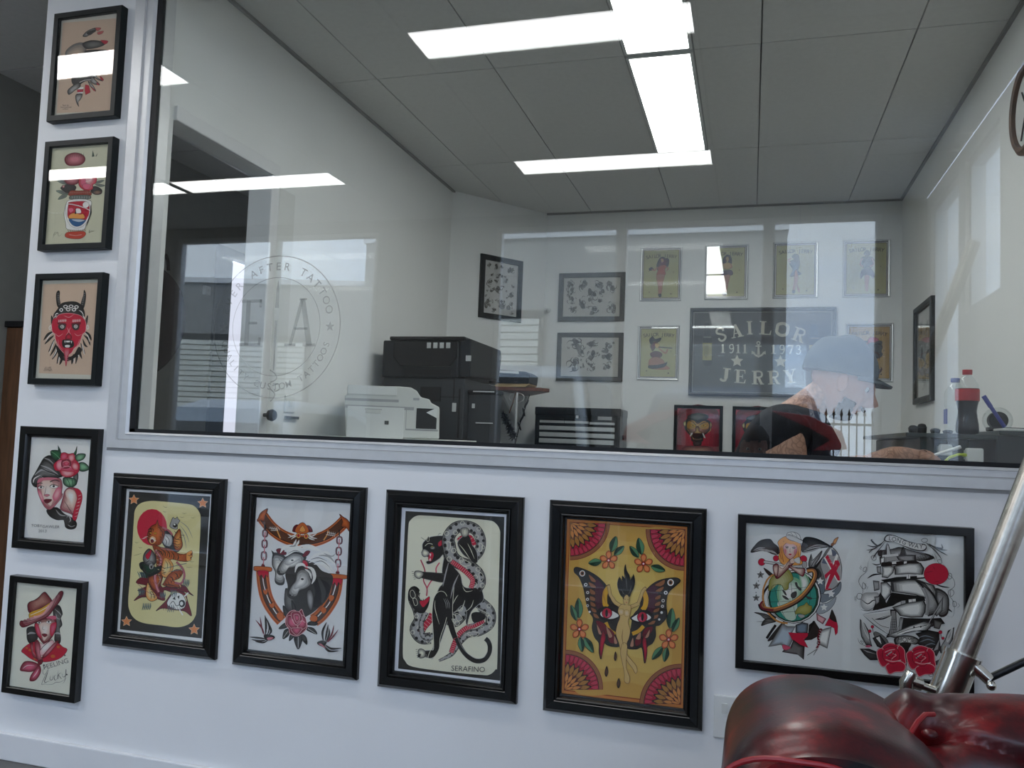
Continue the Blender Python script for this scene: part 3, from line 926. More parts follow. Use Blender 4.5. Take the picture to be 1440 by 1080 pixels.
ART_MERMAID = '''
G+3 k dgry 50,248 85,190 130,155 195,148 225,180 260,210 262,260 220,262 180,245 130,235
T lgry 10 80,240 130,225 190,240
T lgry 12 110,240 170,230 230,255
T lgry 14 150,240 210,240 250,262
T lgry 9 70,235 110,215 160,215
G+3 k dgry 440,245 435,190 455,140 500,135 560,150 610,175 655,205 600,215 540,225 480,250
T lgry 10 450,240 530,215 620,205
T lgry 12 445,250 510,240 580,215
T lgry 9 470,225 550,195 640,205
G+3 dgry lgry 500,370 490,330 510,260 512,310 540,290 592,235 575,290 550,330 520,380
T k 5 505,370 530,320 585,245
C+3 crim 135,320 27
C+3 crim 243,292 22
C+3 crim 450,300 28
L k 22 150,318 230,330 350,350 470,355
L lgry~w~.4 15 150,318 230,330 350,350 470,355
F+3 lgry 440,320 475,322 475,360 450,365
F+2 k2 150,362 225,415 190,420
S+1 gry 128,416 26
S+1 gry 98,498 26
S+1 gry 98,588 25
S+1:lgry k2 128,416 12
S+1:lgry k2 98,498 12
S+1:lgry k2 98,588 12
C k 113,462 4
C k 96,548 4
L k 18 530,375 600,290 665,200
G+2 lbr lorg 672,175 685,150 714,135 705,160 690,190 672,185
C+2 lbr 668,192 11
F+3 gry 610,255 640,215 665,210 700,240 725,290 742,360 740,430 725,480 690,520 640,535 600,540 570,500 540,450 545,380 580,320
F+2 lgry 580,330 620,270 655,215 690,235 720,280 738,350 738,440 690,510 620,530 615,450
P w 625,265 655,225 672,215 665,270
P blue~gry~.6 660,222 690,240 712,270 672,280
P blue~gry~.6 600,300 618,285 640,340 590,330
P w 605,290 628,272 730,440 735,465 715,478
P w 700,260 715,275 640,500 620,525 612,505
P crim 615,285 635,268 728,435 730,462 712,460
P crim 715,310 728,335 640,520 668,520 655,530 620,528 625,500 690,310
P crim 612,420 650,385 720,320 728,345 665,400 620,450
F+3 dgry~lblue~.35 545,460 575,440 610,470 615,540 590,560 555,520
S w 580,465 26
F+3 gry~lblue~.3 585,560 640,560 700,520 735,470 738,520 715,560 660,600 600,625 580,600
S w 665,560 26
F+3 lgry~lblue~.3 580,640 640,625 700,580 690,630 650,680 600,705 555,700
S w 612,660 24
F+3 dgry 540,400 560,370 590,420 560,440
G+3 k2 gry 85,697 130,700 190,715 240,760 200,755 160,740 130,715
G+3 k2 gry 140,795 190,780 250,765 230,745 170,745
T k 4 95,700 170,725 240,765
T k 4 100,765 170,765 240,765
L k 20 183,890 215,840 250,790
L k 12 250,880 290,810
F+3 k2 295,775 325,770 250,880 190,905
Q+2 gry lblue~w~.3 300,780 340,800 400,800 372,850 380,900 345,975 290,935 240,945 195,953 240,880
Q+2 k2 lblue~dgry~.4 400,790 450,770 495,780 490,850 440,860 400,845
P+2 crim 345,845 400,850 495,850 490,905 462,895 498,960 430,935 380,905
Q+2 k2 gry 385,900 440,940 470,950 465,1048 420,1010 360,1000 300,990 320,965 360,960
F+2 pink~crim~.4 305,935 365,955 340,975 310,970
P+2 k2 500,790 540,760 580,820 575,870 520,900 460,905 495,870
Q+2 gry w 590,830 630,815 670,805 660,860 640,965 590,940 560,930
P+2 crim 620,795 650,740 672,672 700,730 718,800 715,850 700,868 690,815 660,800
F k2 655,735 672,675 700,735 708,770 670,755
Q+2 dred lpink 555,705 630,745 605,785 560,755
L k 12 510,800 540,760 500,840
L dred 16 575,840 595,820 570,880 580,920 560,965
H w 3 580,830 560,960 8 16 20
L k 4 560,970 530,990 490,1015
L k 4 565,970 545,1000 540,1015
L k 16 420,385 320,420 222,470 160,540 150,600 180,680 250,740
L lorg~br~.3 13 380,385 215,420 158,500 150,590 175,680 260,760 340,778
C k 385,580 205 200
C w 383,580 200 195
C k 380,582 193 188
C dgrn 380,582 190 185
C teal 378,582 176 178
G lgrn w 330,430 400,440 440,480 440,560 400,640 380,720 320,720 270,640 255,540 280,470
G lgrn w 420,400 480,420 500,480 480,540 440,560 430,480
F lgrn~w~.5 260,640 300,600 400,600 400,740 330,745
L k2 2.5 205,540 380,520 550,500
L k2 2.5 195,620 380,610 565,590
L k2 2.5 240,700 380,690 530,670
L k2 2.5 350,410 365,520 380,640 410,768
L k2 2.5 470,410 500,500 505,600 480,720
L k2 2.5 230,480 260,600 320,740
G+3 olive ol2~w~.2 190,500 200,450 240,410 320,370 360,400 375,450 345,480 340,520 310,530 290,495 250,490 220,500 205,535 190,530
G+2 olive ol2 395,690 420,655 460,640 480,622 500,645 520,650 515,690 470,715 430,705 400,710
F+2 lgry 415,715 450,712 470,725 440,740
F+2 dgry 390,475 405,475 412,500 438,520 430,535 400,505
F+2 dgry 365,555 400,540 402,575 380,592 362,580
F+2 dgry 295,530 315,540 328,570 312,560
F+2 dgry 295,570 325,580 345,602 315,595
F+2 dgry 475,575 520,590 510,600 485,592
L k 42 540,400 535,450 490,530 420,600 330,650 230,680 150,665 132,630
L k 44 478,388 520,378 548,400 540,440
L lorg~gold~.5 14 480,392 520,388 536,405 528,450 480,525 412,592 325,640 232,668 160,655
L lbr 22 480,385 525,382 542,405 536,450 488,528 420,598 330,648 232,678 155,663 137,630
L lorg 9 480,386 520,384 534,405 528,448 482,522 415,590 328,638 235,666
L dred 14 230,680 155,670 130,638 150,612
F+3 lorg 262,200 255,170 285,140 330,125 380,135 425,180 432,240 425,290 445,330 400,345 300,340 262,290 270,240
L dorg 4 280,200 272,250 285,300
L dorg 4 300,160 285,230 300,320
L dorg 4 420,200 412,250 420,310
G+3 dred skin 228,370 222,350 245,330 262,350 300,370 350,300 380,300 385,320 330,380 260,445 235,420
G+3 dred skin 345,345 400,365 460,370 465,395 450,428 420,415 345,360
G+3 dred skin 222,345 262,340 255,430 230,410
F+2 skin 350,305 372,292 390,310 380,328 355,330
G+3 crim~skin~.6 skin~w~.3 298,200 330,175 375,180 400,205 400,245 380,280 350,300 320,280 300,245
L lorg 14 285,195 310,170 350,180 372,178 398,192
F pk 302,225 320,228 318,262 308,250
F pk 382,225 400,225 395,260 380,262
L k 4 310,205 325,202 338,208
L k 4 362,212 378,207 392,212
F+1 k 312,212 325,208 336,213 325,217
F+1 k 364,217 378,213 390,218 378,221
F crim 338,262 350,257 362,262 350,270
L br 2 350,215 347,242 355,244
F+3 w 322,120 330,100 370,95 415,115 430,150 445,165 432,182 400,170 350,158 322,138
L k2 2.5 332,112 380,125 432,155
L k2 2 350,100 365,115 372,140
L k2 2 380,98 395,120 405,150
F+2 w~lgry~.4 325,118 370,128 435,158 443,170 432,184 380,165 322,140
F+2 w~lgry~.3 395,325 380,300 420,285 425,330
'''
ART_SHIP = '''
T k 3 150,210 130,260 120,320 75,360 65,400 95,455 85,500 75,560 90,600
O k 3 95,400 112,420 105,445 90,435
O k 3 60,478 85,480 85,512 58,515 52,498
O k 3 100,295 118,292 112,320 95,318
T k 2.5 115,405 130,420 120,455
T k 2.5 105,402 118,425 110,450
T k 2.5 40,490 36,515 45,535
T k 2.5 50,487 45,515 52,530
T k 2.5 80,275 78,290 90,300
T k 2.5 70,285 72,300 88,310
T k 3 640,240 680,290 700,340 740,380 745,430 700,470 740,540 745,600 730,645 680,630
O k 3 700,340 722,340 725,370 702,375
O k 3 715,460 735,455 742,480 722,500
O k 3 735,535 757,540 760,565 738,570
T k 2.5 770,545 782,565 765,580
T k 2.5 670,455 680,470 695,475
G pap w~lgry~.3 120,400 180,330 240,200 380,150 560,200 600,260 690,440 700,620 600,700 200,640 80,600 150,480
G k2 lgry 205,175 280,165 360,150 420,165 470,180 560,200 600,230 500,250 300,210 210,215
T k 4 205,190 215,170 250,175 280,160
T k 4 300,165 350,150 400,165
T k 5 470,185 520,205 560,205 610,240
G lgry w 95,480 150,470 210,480 190,590 120,600 80,560
T k 8 85,520 130,550 170,525 200,535
T k 4 80,590 130,600 180,570
T k 12 125,370 170,345 230,340
T k 8 160,265 190,275 230,265
T k 10 600,410 660,430 712,437
T k 10 620,480 680,500 700,520
T k 12 650,595 700,590 730,610
G k2 lgry 610,440 700,490 700,620 640,640 620,540
H k 3 500,255 620,240 8 45 -115
P+1.5 k2 262,130 275,130 300,215 240,215
P+2 w~lgry~.6 262,135 273,135 295,200 262,205
P+1.5 k2 372,150 385,150 400,210 358,210
L k 3 240,200 265,120 290,200
L k 3 355,210 378,145 405,212
Q+1.5 k2 lgry 210,220 245,210 330,205 470,205 470,245 400,255 330,245 240,260 215,270
P w~lgry~.3 230,205 345,195 345,212 230,222
Q+1.5 k lgry 330,215 400,208 468,210 468,245 400,252 345,240
Q+1.5 dgry w 218,228 245,215 245,255 220,275
P+1.5 k 225,258 470,245 500,262 450,275 300,280 220,285
P w 300,255 330,253 330,268 300,270
P w 385,252 405,250 405,266 385,268
Q+1.5 dgry w 228,285 290,280 318,290 310,330 270,370 228,362 232,320
Q+1.5 dgry w 310,285 420,262 505,262 530,300 520,345 420,340 320,345 318,310
Q+1.5 dgry lgry 190,285 222,285 225,340 195,330
P+1.5 k 222,382 270,375 330,362 540,352 560,370 400,382 250,400
P w 405,347 430,345 430,372 405,374
P w 475,342 530,350 535,362 480,366
L k 3 418,345 418,374
Q+1.5 dgry w 290,395 380,380 480,378 540,400 600,420 625,470 620,520 560,520 470,490 380,475 300,465
Q+1.5 dgry w 220,400 262,395 298,430 295,480 255,530 215,525 222,460
P+1.5 k 218,470 252,520 262,545 300,470 400,485 530,500 540,530 420,545 300,565 200,592 165,595 190,530
Q+1.5 dgry lgry 165,385 210,390 212,450 175,460
Q+1.5 k lgry 175,500 215,495 212,540 190,560
P w 420,520 470,515 472,540 422,545
L k 3 445,517 447,542
P lgry 368,530 398,527 398,552 368,556
P w~lgry~.4 300,570 340,545 365,535 365,560 310,580
Q+1.5 dgry w 302,575 400,545 530,525 545,560 540,610 520,645 440,648 360,635 330,600
Q+1.5 k2 lgry 455,378 530,400 600,480 640,560 620,620 560,640 540,600 560,500 520,430
T k 12 455,378 520,430 560,520 555,620
T k 10 470,380 580,470 630,570 600,630
L lgry~gry~.5 24 520,440 555,520 550,630
L lgry 8 520,440 550,520 545,630
Q+1.5 dgry lgry 640,540 665,500 660,600 620,640 600,620
P+1.5 k 290,590 330,590 340,640 400,650 560,655 650,650 680,690 620,700 560,720 560,755 480,740 300,780 262,790 300,700
P lgry~gry~.5 300,600 326,600 340,745 285,765
H k 3 290,640 340,640 5 120 92
H k 3 290,660 290,750 6 50 0
P lgry~w~.4 333,615 362,640 352,745 342,745
H k 2.5 355,650 385,650 3 95 100
Q+1.5 gry lgry 360,650 385,650 370,740 350,745
P w~lgry~.4 95,625 285,610 300,640 290,700 280,760 200,690
T k 5 95,627 180,700 285,770
T k 4 95,622 200,605 300,590
T k 4 180,660 220,650 300,625
T k 10 180,660 240,655 300,630
L k 3 160,650 220,700 285,720
Q+1.5 dgry w 262,775 340,745 430,705 540,672 600,690 560,735 470,740 380,760 320,790
C+1 k 460,715 6
C+1 k 508,712 6
L k 4 340,760 430,728 550,700
Q+1.5 k dgry 470,760 560,735 640,750 640,800 620,850 560,870 480,830 500,790
T lblue~gry~.5 7 490,790 540,775 600,790
T lblue~gry~.5 7 500,820 560,800 610,820
T lblue~gry~.5 7 530,850 580,830 620,840
T lgry 7 560,700 590,640 640,560
T k 5 570,750 590,660 650,560
Q+1.5 k2 gry 600,660 660,680 640,730 600,720
Q+1.5 k lgry 75,655 110,690 140,740 150,800 165,850 120,840 85,780 75,720
G w~lgry~.3 lgry 85,665 105,690 135,760 140,800 105,740
Q+1.5 k lgry 745,715 735,800 700,860 650,900 640,870 680,800 700,740
G w~lgry~.3 lgry 735,720 715,740 690,800 700,820 725,780
F+3 gry 180,745 250,780 280,830 235,850 190,810
Q+1.5 k dgry 165,790 220,770 265,830 225,860 200,850
P w 190,790 230,835 215,780
Q+1.5 k dgry 75,865 140,865 210,890 215,945 150,945 110,910
P lgry 95,870 200,905 130,890
Q+1.5 k dgry 585,880 640,790 650,860 620,920
P lgry 640,800 600,880 630,870
Q+1.5 k dgry 600,960 660,930 735,938 690,965 630,990
C+2 crim 164,711 11
C+2 crim 146,742 11
C+2 crim 647,750 13
C+2 crim 665,792 10
L k 4 165,722 175,770
L k 4 650,765 655,790
C pink 135,848 20 8
C pink 690,897 20 8
T k 3 60,790 80,830 140,850
O k 3 80,810 100,815 95,830
T k 3 700,920 730,870 765,855
G k2 k 360,830 440,830 420,880 405,1000 385,880
H k 3 375,985 405,990 4 50 85
'''
def rose(cx, cy, sx=1):
    def q(*p): return ' '.join('%.1f,%.1f' % (cx+sx*x, cy+y) for x, y in p)
    P = []
    for pts in ([(-60, -70), (-20, -95), (25, -90), (60, -70), (50, -20), (-50, -20)], [(-100, -40), (-65, -60), (-45, -20), (-20, 30), (-55, 65), (-85, 30)],
                [(55, -80), (90, -50), (95, 0), (100, 45), (60, 60), (30, 20), (40, -40)], [(-35, 60), (0, 40), (60, 30), (98, 55), (85, 95), (30, 100), (-10, 115), (-28, 90)]):
        P.append('F+13:k crim '+q(*pts)); P.append('F+10:lpink crim '+q(*pts)); P.append('G crim crim~dred~.3 '+q(*pts))
    P.append('F+3:k crim '+q((-50, -60), (10, -75), (50, -45), (55, 10), (20, 45), (-40, 30), (-60, -10)))
    P.append('L lpink 6 '+q((-45, -35), (-10, -50), (25, -55))); P.append('L lpink 6 '+q((-40, 15), (10, 30), (70, 20)))
    P.append('L lpink 5 '+q((10, -25), (35, -15), (10, 5), (0, 20))); P.append('L lgry 9 '+q((-35, -10), (-10, -30), (5, -40)))
    P.append('L k 4 '+q((-35, -25), (0, 0), (30, -40))); P.append('L k 3 '+q((-20, 10), (10, 15), (40, -5)))
    return '\n'.join(P)
ART_SHIP2 = rose(300, 925)+'\n'+rose(510, 942)+'''
G+3 k2 w 240,95 262,62 310,65 360,85 420,110 480,125 530,130 545,155 520,178 450,170 380,140 320,112 265,110
G w~lgry~.3 w~lgry~.2 250,90 270,68 320,72 420,115 530,135 535,160 500,172 400,145 300,105 262,105
t k 44 284,88 6 L
t k 44 312,94 12 O
t k 44 347,104 18 N
t k 44 384,117 18 G
t k 44 436,135 14 W
t k 44 474,144 8 A
t k 44 506,147 2 Y
O k 3 508,98 530,88 550,95 545,112 520,115
T k 12 245,100 200,140 150,100 160,95
T k 8 250,110 180,200 165,230
T k 10 240,110 180,145 120,135
T k 8 230,120 170,160 115,170
T k 14 540,120 600,150 655,160 650,128
T k 8 550,130 610,180 655,240
T k 8 560,125 640,165 695,172
T k 8 560,130 640,180 695,210
T k 6 160,165 140,180 135,190
O k 3 150,215 180,210 185,235 165,242
O k 3 622,245 645,238 655,255 640,268
C+2 crim 614,340 88 76
T dred 4 540,330 565,325 590,320
T dred 4 590,285 600,300 605,310
T dred 4 600,400 620,392 640,400
G+3 k2 w~lgry~.3 320,795 360,775 420,772 470,785 500,810 475,835 420,825 370,825 330,835
t k 44 405,803 4 HOME
T k 4 565,1050 590,1030 600,1060 625,1035
T k 3 560,1035 580,1060 635,1030
'''
ART_HEADDRESS = '''
P tan 72,125 582,92 545,975 30,990
G+3 dgry lgry 262,260 275,235 310,205 380,180 380,215 330,240 300,262
F+3 k2 300,225 345,205 375,205 350,235 320,250
F+2 red~tan~.2 380,180 430,182 415,205 395,210
F+2 red~tan~.2 400,222 455,212 440,238 405,245
G+3 gry tan 100,420 130,370 190,330 260,320 300,360 280,440 260,520 240,580 150,620 110,600 120,520
F+2 skin 120,470 150,430 200,420 220,480 190,560 140,590
G+3 k2 gry 260,330 340,300 430,310 470,340 400,370 300,380
G+3 k2 gry 290,400 400,390 500,400 470,440 330,450
G+3 k2 gry 300,470 420,470 520,490 480,520 320,530
F+2 red 430,300 500,310 470,340
F+2 red 490,395 540,405 500,435
F+2 red 500,490 545,500 490,525
F+2 w 108,605 180,600 200,625 150,640 115,635
G+3 k2 dgry 165,660 200,610 240,640 300,620 380,600 400,640 350,680 290,690 230,730 180,720
C+2 crim 318,610 27 27
G+3 k2 lgry 330,600 370,610 410,660 460,690 400,670
G+3 k2 lgry 350,640 400,690 430,722 380,720 340,690
G+3 k2 lgry 320,690 360,720 395,782 350,750
F+2 red 430,570 480,580 503,618 465,600
F+2 red 432,640 467,680 440,678
F+2 red 400,700 430,728 405,722
F+2 red 350,740 395,785 370,775
P+2 red 295,720 330,730 345,795 300,820 290,780
P+2 w 222,745 280,742 278,765 222,768
P+2 red 220,768 280,765 276,790 222,795
P+2 w 220,795 276,790 272,806 222,808
G+3 k2 lgry 140,815 130,780 165,740 235,700 250,740 200,775 165,805
G+3 k2 lgry 205,830 225,808 270,812 255,860 230,890 240,932 215,890
H k 3 240,670 340,660 9 40 85
L w 5 240,700 290,680 350,675
t k2 20 115,918 0 flash by
t k2 20 118,935 0 hand painted
t k2 20 115,952 0 colour
'''
ART_VASE = '''
G+3 dred pk 185,190 210,150 270,128 330,135 375,165 380,210 340,250 250,260 200,240
H dgry 3 210,190 360,170 8 45 -80
P+3 dgrn 455,105 470,165 448,170
P+3 dgry 500,135 490,165 482,165
G+3 grn~lgry~.4 gry 108,350 150,370 200,420 150,420 120,385
G+3 grn~lgry~.4 gry 110,402 160,410 240,445 170,440
G+3 grn~lgry~.4 gry 108,508 160,505 225,520 230,545 160,540
G+3 grn~lgry~.4 gry 128,595 165,550 215,540 200,575
G+3 grn~lgry~.4 gry 480,340 530,320 573,335 530,358 490,358
G+3 grn~lgry~.4 gry 470,430 520,410 567,405 520,435
G+3 grn~lgry~.4 gry 480,445 530,445 575,458 530,470
G+3 k2 dgry 150,480 185,455 250,440 300,470 280,510 220,530 180,510
G+3 k2 dgry 440,480 490,465 545,500 540,540 500,545 450,530
G+3 k2 lbr~gry~.4 455,520 510,500 545,520 530,545 480,548
G+3 dred pk~lpink~.3 165,340 230,320 310,330 340,380 310,440 240,450 190,420
H dred 3 190,350 320,345 9 60 95
C+2 gry 270,350 22 16
G+3 dred lpink 165,458 190,455 190,475 172,480
G+3 crim lpink 330,380 345,340 400,318 460,325 495,370 490,430 460,450 460,490 420,510 380,505 335,470 322,430
F+2 pink 345,400 370,370 400,400 390,450 350,450
F+2 lpink 390,380 430,360 460,390 440,430 400,430
F+2 pink 360,450 400,440 440,455 420,490 380,490
L w 4 345,380 380,350 420,345
L w 4 390,420 430,410 450,380
F+3 dred~org~.3 240,560 235,520 260,505 330,510 400,505 440,520 430,560
H lgry 4 245,520 430,520 11 14 100
F+3 dgrn~lgry~.3 250,560 330,552 430,555 435,590 340,595 240,590
H lgry 5 262,560 425,562 8 30 92
F+3 w 240,600 430,602 445,680 430,780 400,840 385,890 330,905 220,890 205,830 188,750 200,670
H k 3 240,600 430,605 14 14 40
F+2 red 245,622 400,618 430,680 420,760 390,800 240,790 222,720 228,650
C+1 w 395,650 30 30
F+2 pink 230,690 260,680 280,700 250,730
F+2 w 300,690 340,690 350,730 300,730
F+2 lorg 240,750 290,730 340,745 370,740 380,785 245,785
P k2 290,740 297,665 305,740
F+2 blue 240,788 395,800 370,840 320,865 270,850
F lblue~w~.3 262,795 385,800 330,820
O w 9 225,640 215,720 225,790 262,850 320,872 375,845 415,780 428,700
O k 2 218,640 207,720 217,795 257,860 320,882 380,853 424,785 437,700
T k2 12 440,650 442,730 405,860
H dred 6 225,900 385,895 9 20 60
F+3 red~org~.4 215,925 300,915 380,915 397,945 350,985 260,985 203,965
L w 3 240,945 300,955 360,945
T k 3 90,930 100,950 130,920 140,960 175,935
T k 3 85,980 100,930 120,915
T k 3 420,930 435,900 430,930 450,910 490,905
T k 3 440,925 460,915 480,915
'''
ART_DEMON = '''
P tan 110,85 640,75 572,1005 55,985
G+2 k dgry 250,150 232,180 230,240 242,310 275,320 270,280 262,220 265,165
G+2 k dgry 495,150 488,200 470,260 462,310 490,330 508,260 513,190 503,155
H lgry 4 240,180 250,290 7 16 10
H lgry 4 490,180 470,290 7 16 10
G+2 k dgry 240,340 280,280 350,262 420,265 470,300 500,370 490,430 430,400 350,380 260,390 210,430 205,390
O w 8 300,310 318,298 338,310 318,328
O w 8 352,308 370,296 390,308 370,325
O w 8 405,315 422,302 440,316 422,332
O w 8 325,340 343,328 362,342 343,356
O w 8 380,342 398,330 416,342 398,358
O w 8 262,345 278,330 292,345 278,360
T w 9 215,400 235,380 250,385
T w 9 205,425 225,405 240,410
T w 9 445,350 470,365 490,400
T w 9 480,395 492,420 500,440
T k 26 200,560 150,590 105,650
T k 22 205,600 160,640 115,690
T k 20 210,640 190,690 150,770
T k 20 225,680 205,740 165,810
T k 24 240,720 220,780 185,845
T k 24 260,760 250,820 230,890
T k 24 285,790 275,850 255,900
T k 26 500,560 540,600 562,655
T k 22 490,600 530,640 550,705
T k 20 480,640 500,700 525,720
T k 20 460,680 480,740 500,790
T k 22 440,720 450,780 470,840
T k 24 415,760 425,800 410,890
T k 24 390,790 380,850 372,895
T w 9 200,570 155,610 130,660
T w 9 210,650 190,700 155,790
T w 9 235,700 225,760 190,830
T w 8 262,770 255,820 240,880
T w 9 500,575 530,610 545,670
T w 9 470,690 485,750 495,800
T w 9 430,740 435,790 440,830
T w 8 400,790 395,840 395,885
O w 6 160,520 175,500 180,530 165,545
O w 6 520,510 530,500 538,530 522,540
F+3 k 225,700 300,790 350,820 400,790 440,720 470,760 400,830 330,860 260,830
G+3 k2 dgry 180,480 182,400 205,450 195,500
G+3 k2 dgry 530,400 525,470 505,510 508,450
F+4:lpink crim 225,430 260,390 350,378 440,395 480,420 510,470 508,560 480,590 462,640 440,700 400,730 370,780 325,800 290,770 250,720 220,640 215,590 190,560 185,490 200,470
F crim 190,460 230,430 240,560 200,570
T lpink 5 215,580 250,610 290,585
T lpink 5 400,580 430,605 475,590
T lpink 5 300,400 350,420 400,390
T lpink 5 320,600 345,560 330,520
T lpink 5 370,600 350,560 365,520
T lpink 4 245,640 250,700 290,750
T lpink 4 450,640 430,700 395,750
F dred 240,470 320,480 315,520 262,505
F dred 375,480 460,470 445,505 390,515
F+2 dgry 245,510 265,490 300,490 320,512 300,545 265,545
F+2 dgry 378,512 395,490 435,490 450,510 435,545 400,548
C+3 w 285,513 19
C k 285,513 12
C w 285,513 6
C+3 w 415,512 19
C k 415,512 12
C w 415,512 6
H w 5 250,470 320,465 8 28 -85
H w 5 385,470 455,465 8 28 -85
G+2 dred crim 325,600 345,580 370,600 375,635 345,645 315,635
F+3 k 285,660 300,645 345,648 385,655 395,700 375,725 330,730 290,715
P w 305,655 310,682 318,656
P w 365,658 372,686 380,660
P w 320,656 360,656 356,672 324,672
F w 310,705 335,698 358,705 350,722 318,722
G+2:dred crim pk 310,730 350,730 355,770 335,830 318,918 308,830 298,770
H pk 5 290,820 300,860 3 60 10
t k2 20 145,925 2 art and
t k2 20 145,942 2 design by
t k2 20 145,958 2 hand 2011
'''
ART_ROSEGIRL = '''
G w w~lgry~.1 100,80 560,110 520,990 60,940
G+3 k gry 85,440 120,370 160,290 190,240 240,220 300,260 350,380 340,420 250,430 180,420 130,450 130,510 95,490
T lgry 18 110,400 180,350 280,400
T lgry 14 160,310 230,340 310,400
T k 10 150,330 230,370 320,410
T k 8 180,260 240,290 280,340
T lgry 10 190,245 230,260 270,300
T w 10 100,470 110,430 160,400
G+3 k gry 470,380 478,430 460,500 440,480 440,400
G+3 k dgry 215,720 300,700 360,760 430,800 467,850 455,895 410,905 370,880 360,820 300,815 240,780
T lgry 12 290,720 330,770 390,780
T lgry 10 380,800 400,780 415,820 400,840
T lgry 8 390,860 420,880 455,870
G+3 dred~pk~.5 skin 330,440 345,500 340,560 345,600 320,640 270,700 235,720 195,690 165,630 140,560 132,500 140,450 200,420 280,425
G skin skin~w~.6 170,470 210,450 260,470 270,600 250,680 220,660 180,600
G pink lpink 300,520 335,530 320,600 285,640 262,600
G pink lpink 140,540 165,560 190,620 180,650 150,590
F pk~pink~.4 150,430 230,425 300,430 280,445 180,450 135,480
L k 7 128,485 150,472 178,475
L k 8 240,465 280,448 320,462
F+2 w 140,515 160,500 190,510 175,525 150,525
C k 166,512 9
F+2 w 240,508 265,492 310,510 285,522 255,520
C k 272,505 10
L k 4 138,512 160,497 192,508
L k 4 236,506 265,488 314,508
T br 4 210,500 200,560 190,590
F+2 pk 190,585 215,600 240,585 215,575
F+2 dred 190,630 215,620 258,628 230,658 205,655
L k 3 192,632 225,640 256,630
T pk 10 345,590 300,660 235,712
L dred~pk~.5 4 350,570 340,610 290,670
G+3 dred~pk~.4 skin 355,590 365,550 400,520 450,525 490,560 510,610 500,680 470,760 440,780 410,760 330,720 340,650
G skin w 370,570 400,535 450,560 455,620 430,700 400,650
F+2 crim 440,530 480,535 510,580 512,640 490,720 460,825 430,800 445,720 470,620 455,560
H w 4 480,600 450,790 7 26 -20
T k 5 360,640 400,710 440,780
G+3 dgrn grn 245,180 290,172 330,190 330,240 290,265 255,235
L lgrn 4 250,185 290,215 325,255
P+2 dgrn 305,125 328,170 330,190 308,180
G+3 dgrn grn 435,215 455,180 467,140 465,190 455,225
G+3 dgrn lgrn 450,240 480,210 540,215 525,260 480,280 455,275
G+3 dgrn lgrn 480,310 500,290 540,300 575,350 530,375 490,365
G+3 dgrn lgrn 350,440 370,425 450,440 465,480 440,515 390,515 355,485
L dgrn 5 380,435 400,470 410,510
L dgrn 5 425,440 430,470 435,510
G+3 crim pink 270,310 300,270 330,250 330,210 360,195 400,210 440,205 455,260 490,310 485,370 450,410 400,428 350,410 320,370 285,360
G+2:dred pink lpink 300,280 340,265 345,330 320,360 295,330
G+2:dred crim pink 330,225 365,198 390,230 370,260 335,262
G+2:dred crim lpink 395,220 440,210 450,260 420,290 395,265
G+2:dred crim lpink 440,285 480,310 478,360 440,360 420,320
G+2:dred crim lpink 330,360 390,365 450,375 440,410 380,425 335,400
G+2:dred dred pink 345,270 400,262 420,300 400,340 350,340 335,305
G+2:dred crim pink 365,280 395,278 400,305 375,318 358,300
L lpink 5 345,335 385,322 420,335
L lpink 4 350,290 380,275 400,290
t gry 36 132,862 4 TOBY
t gry 36 252,876 4 GAWLER
t gry 36 182,912 3 2013
'''
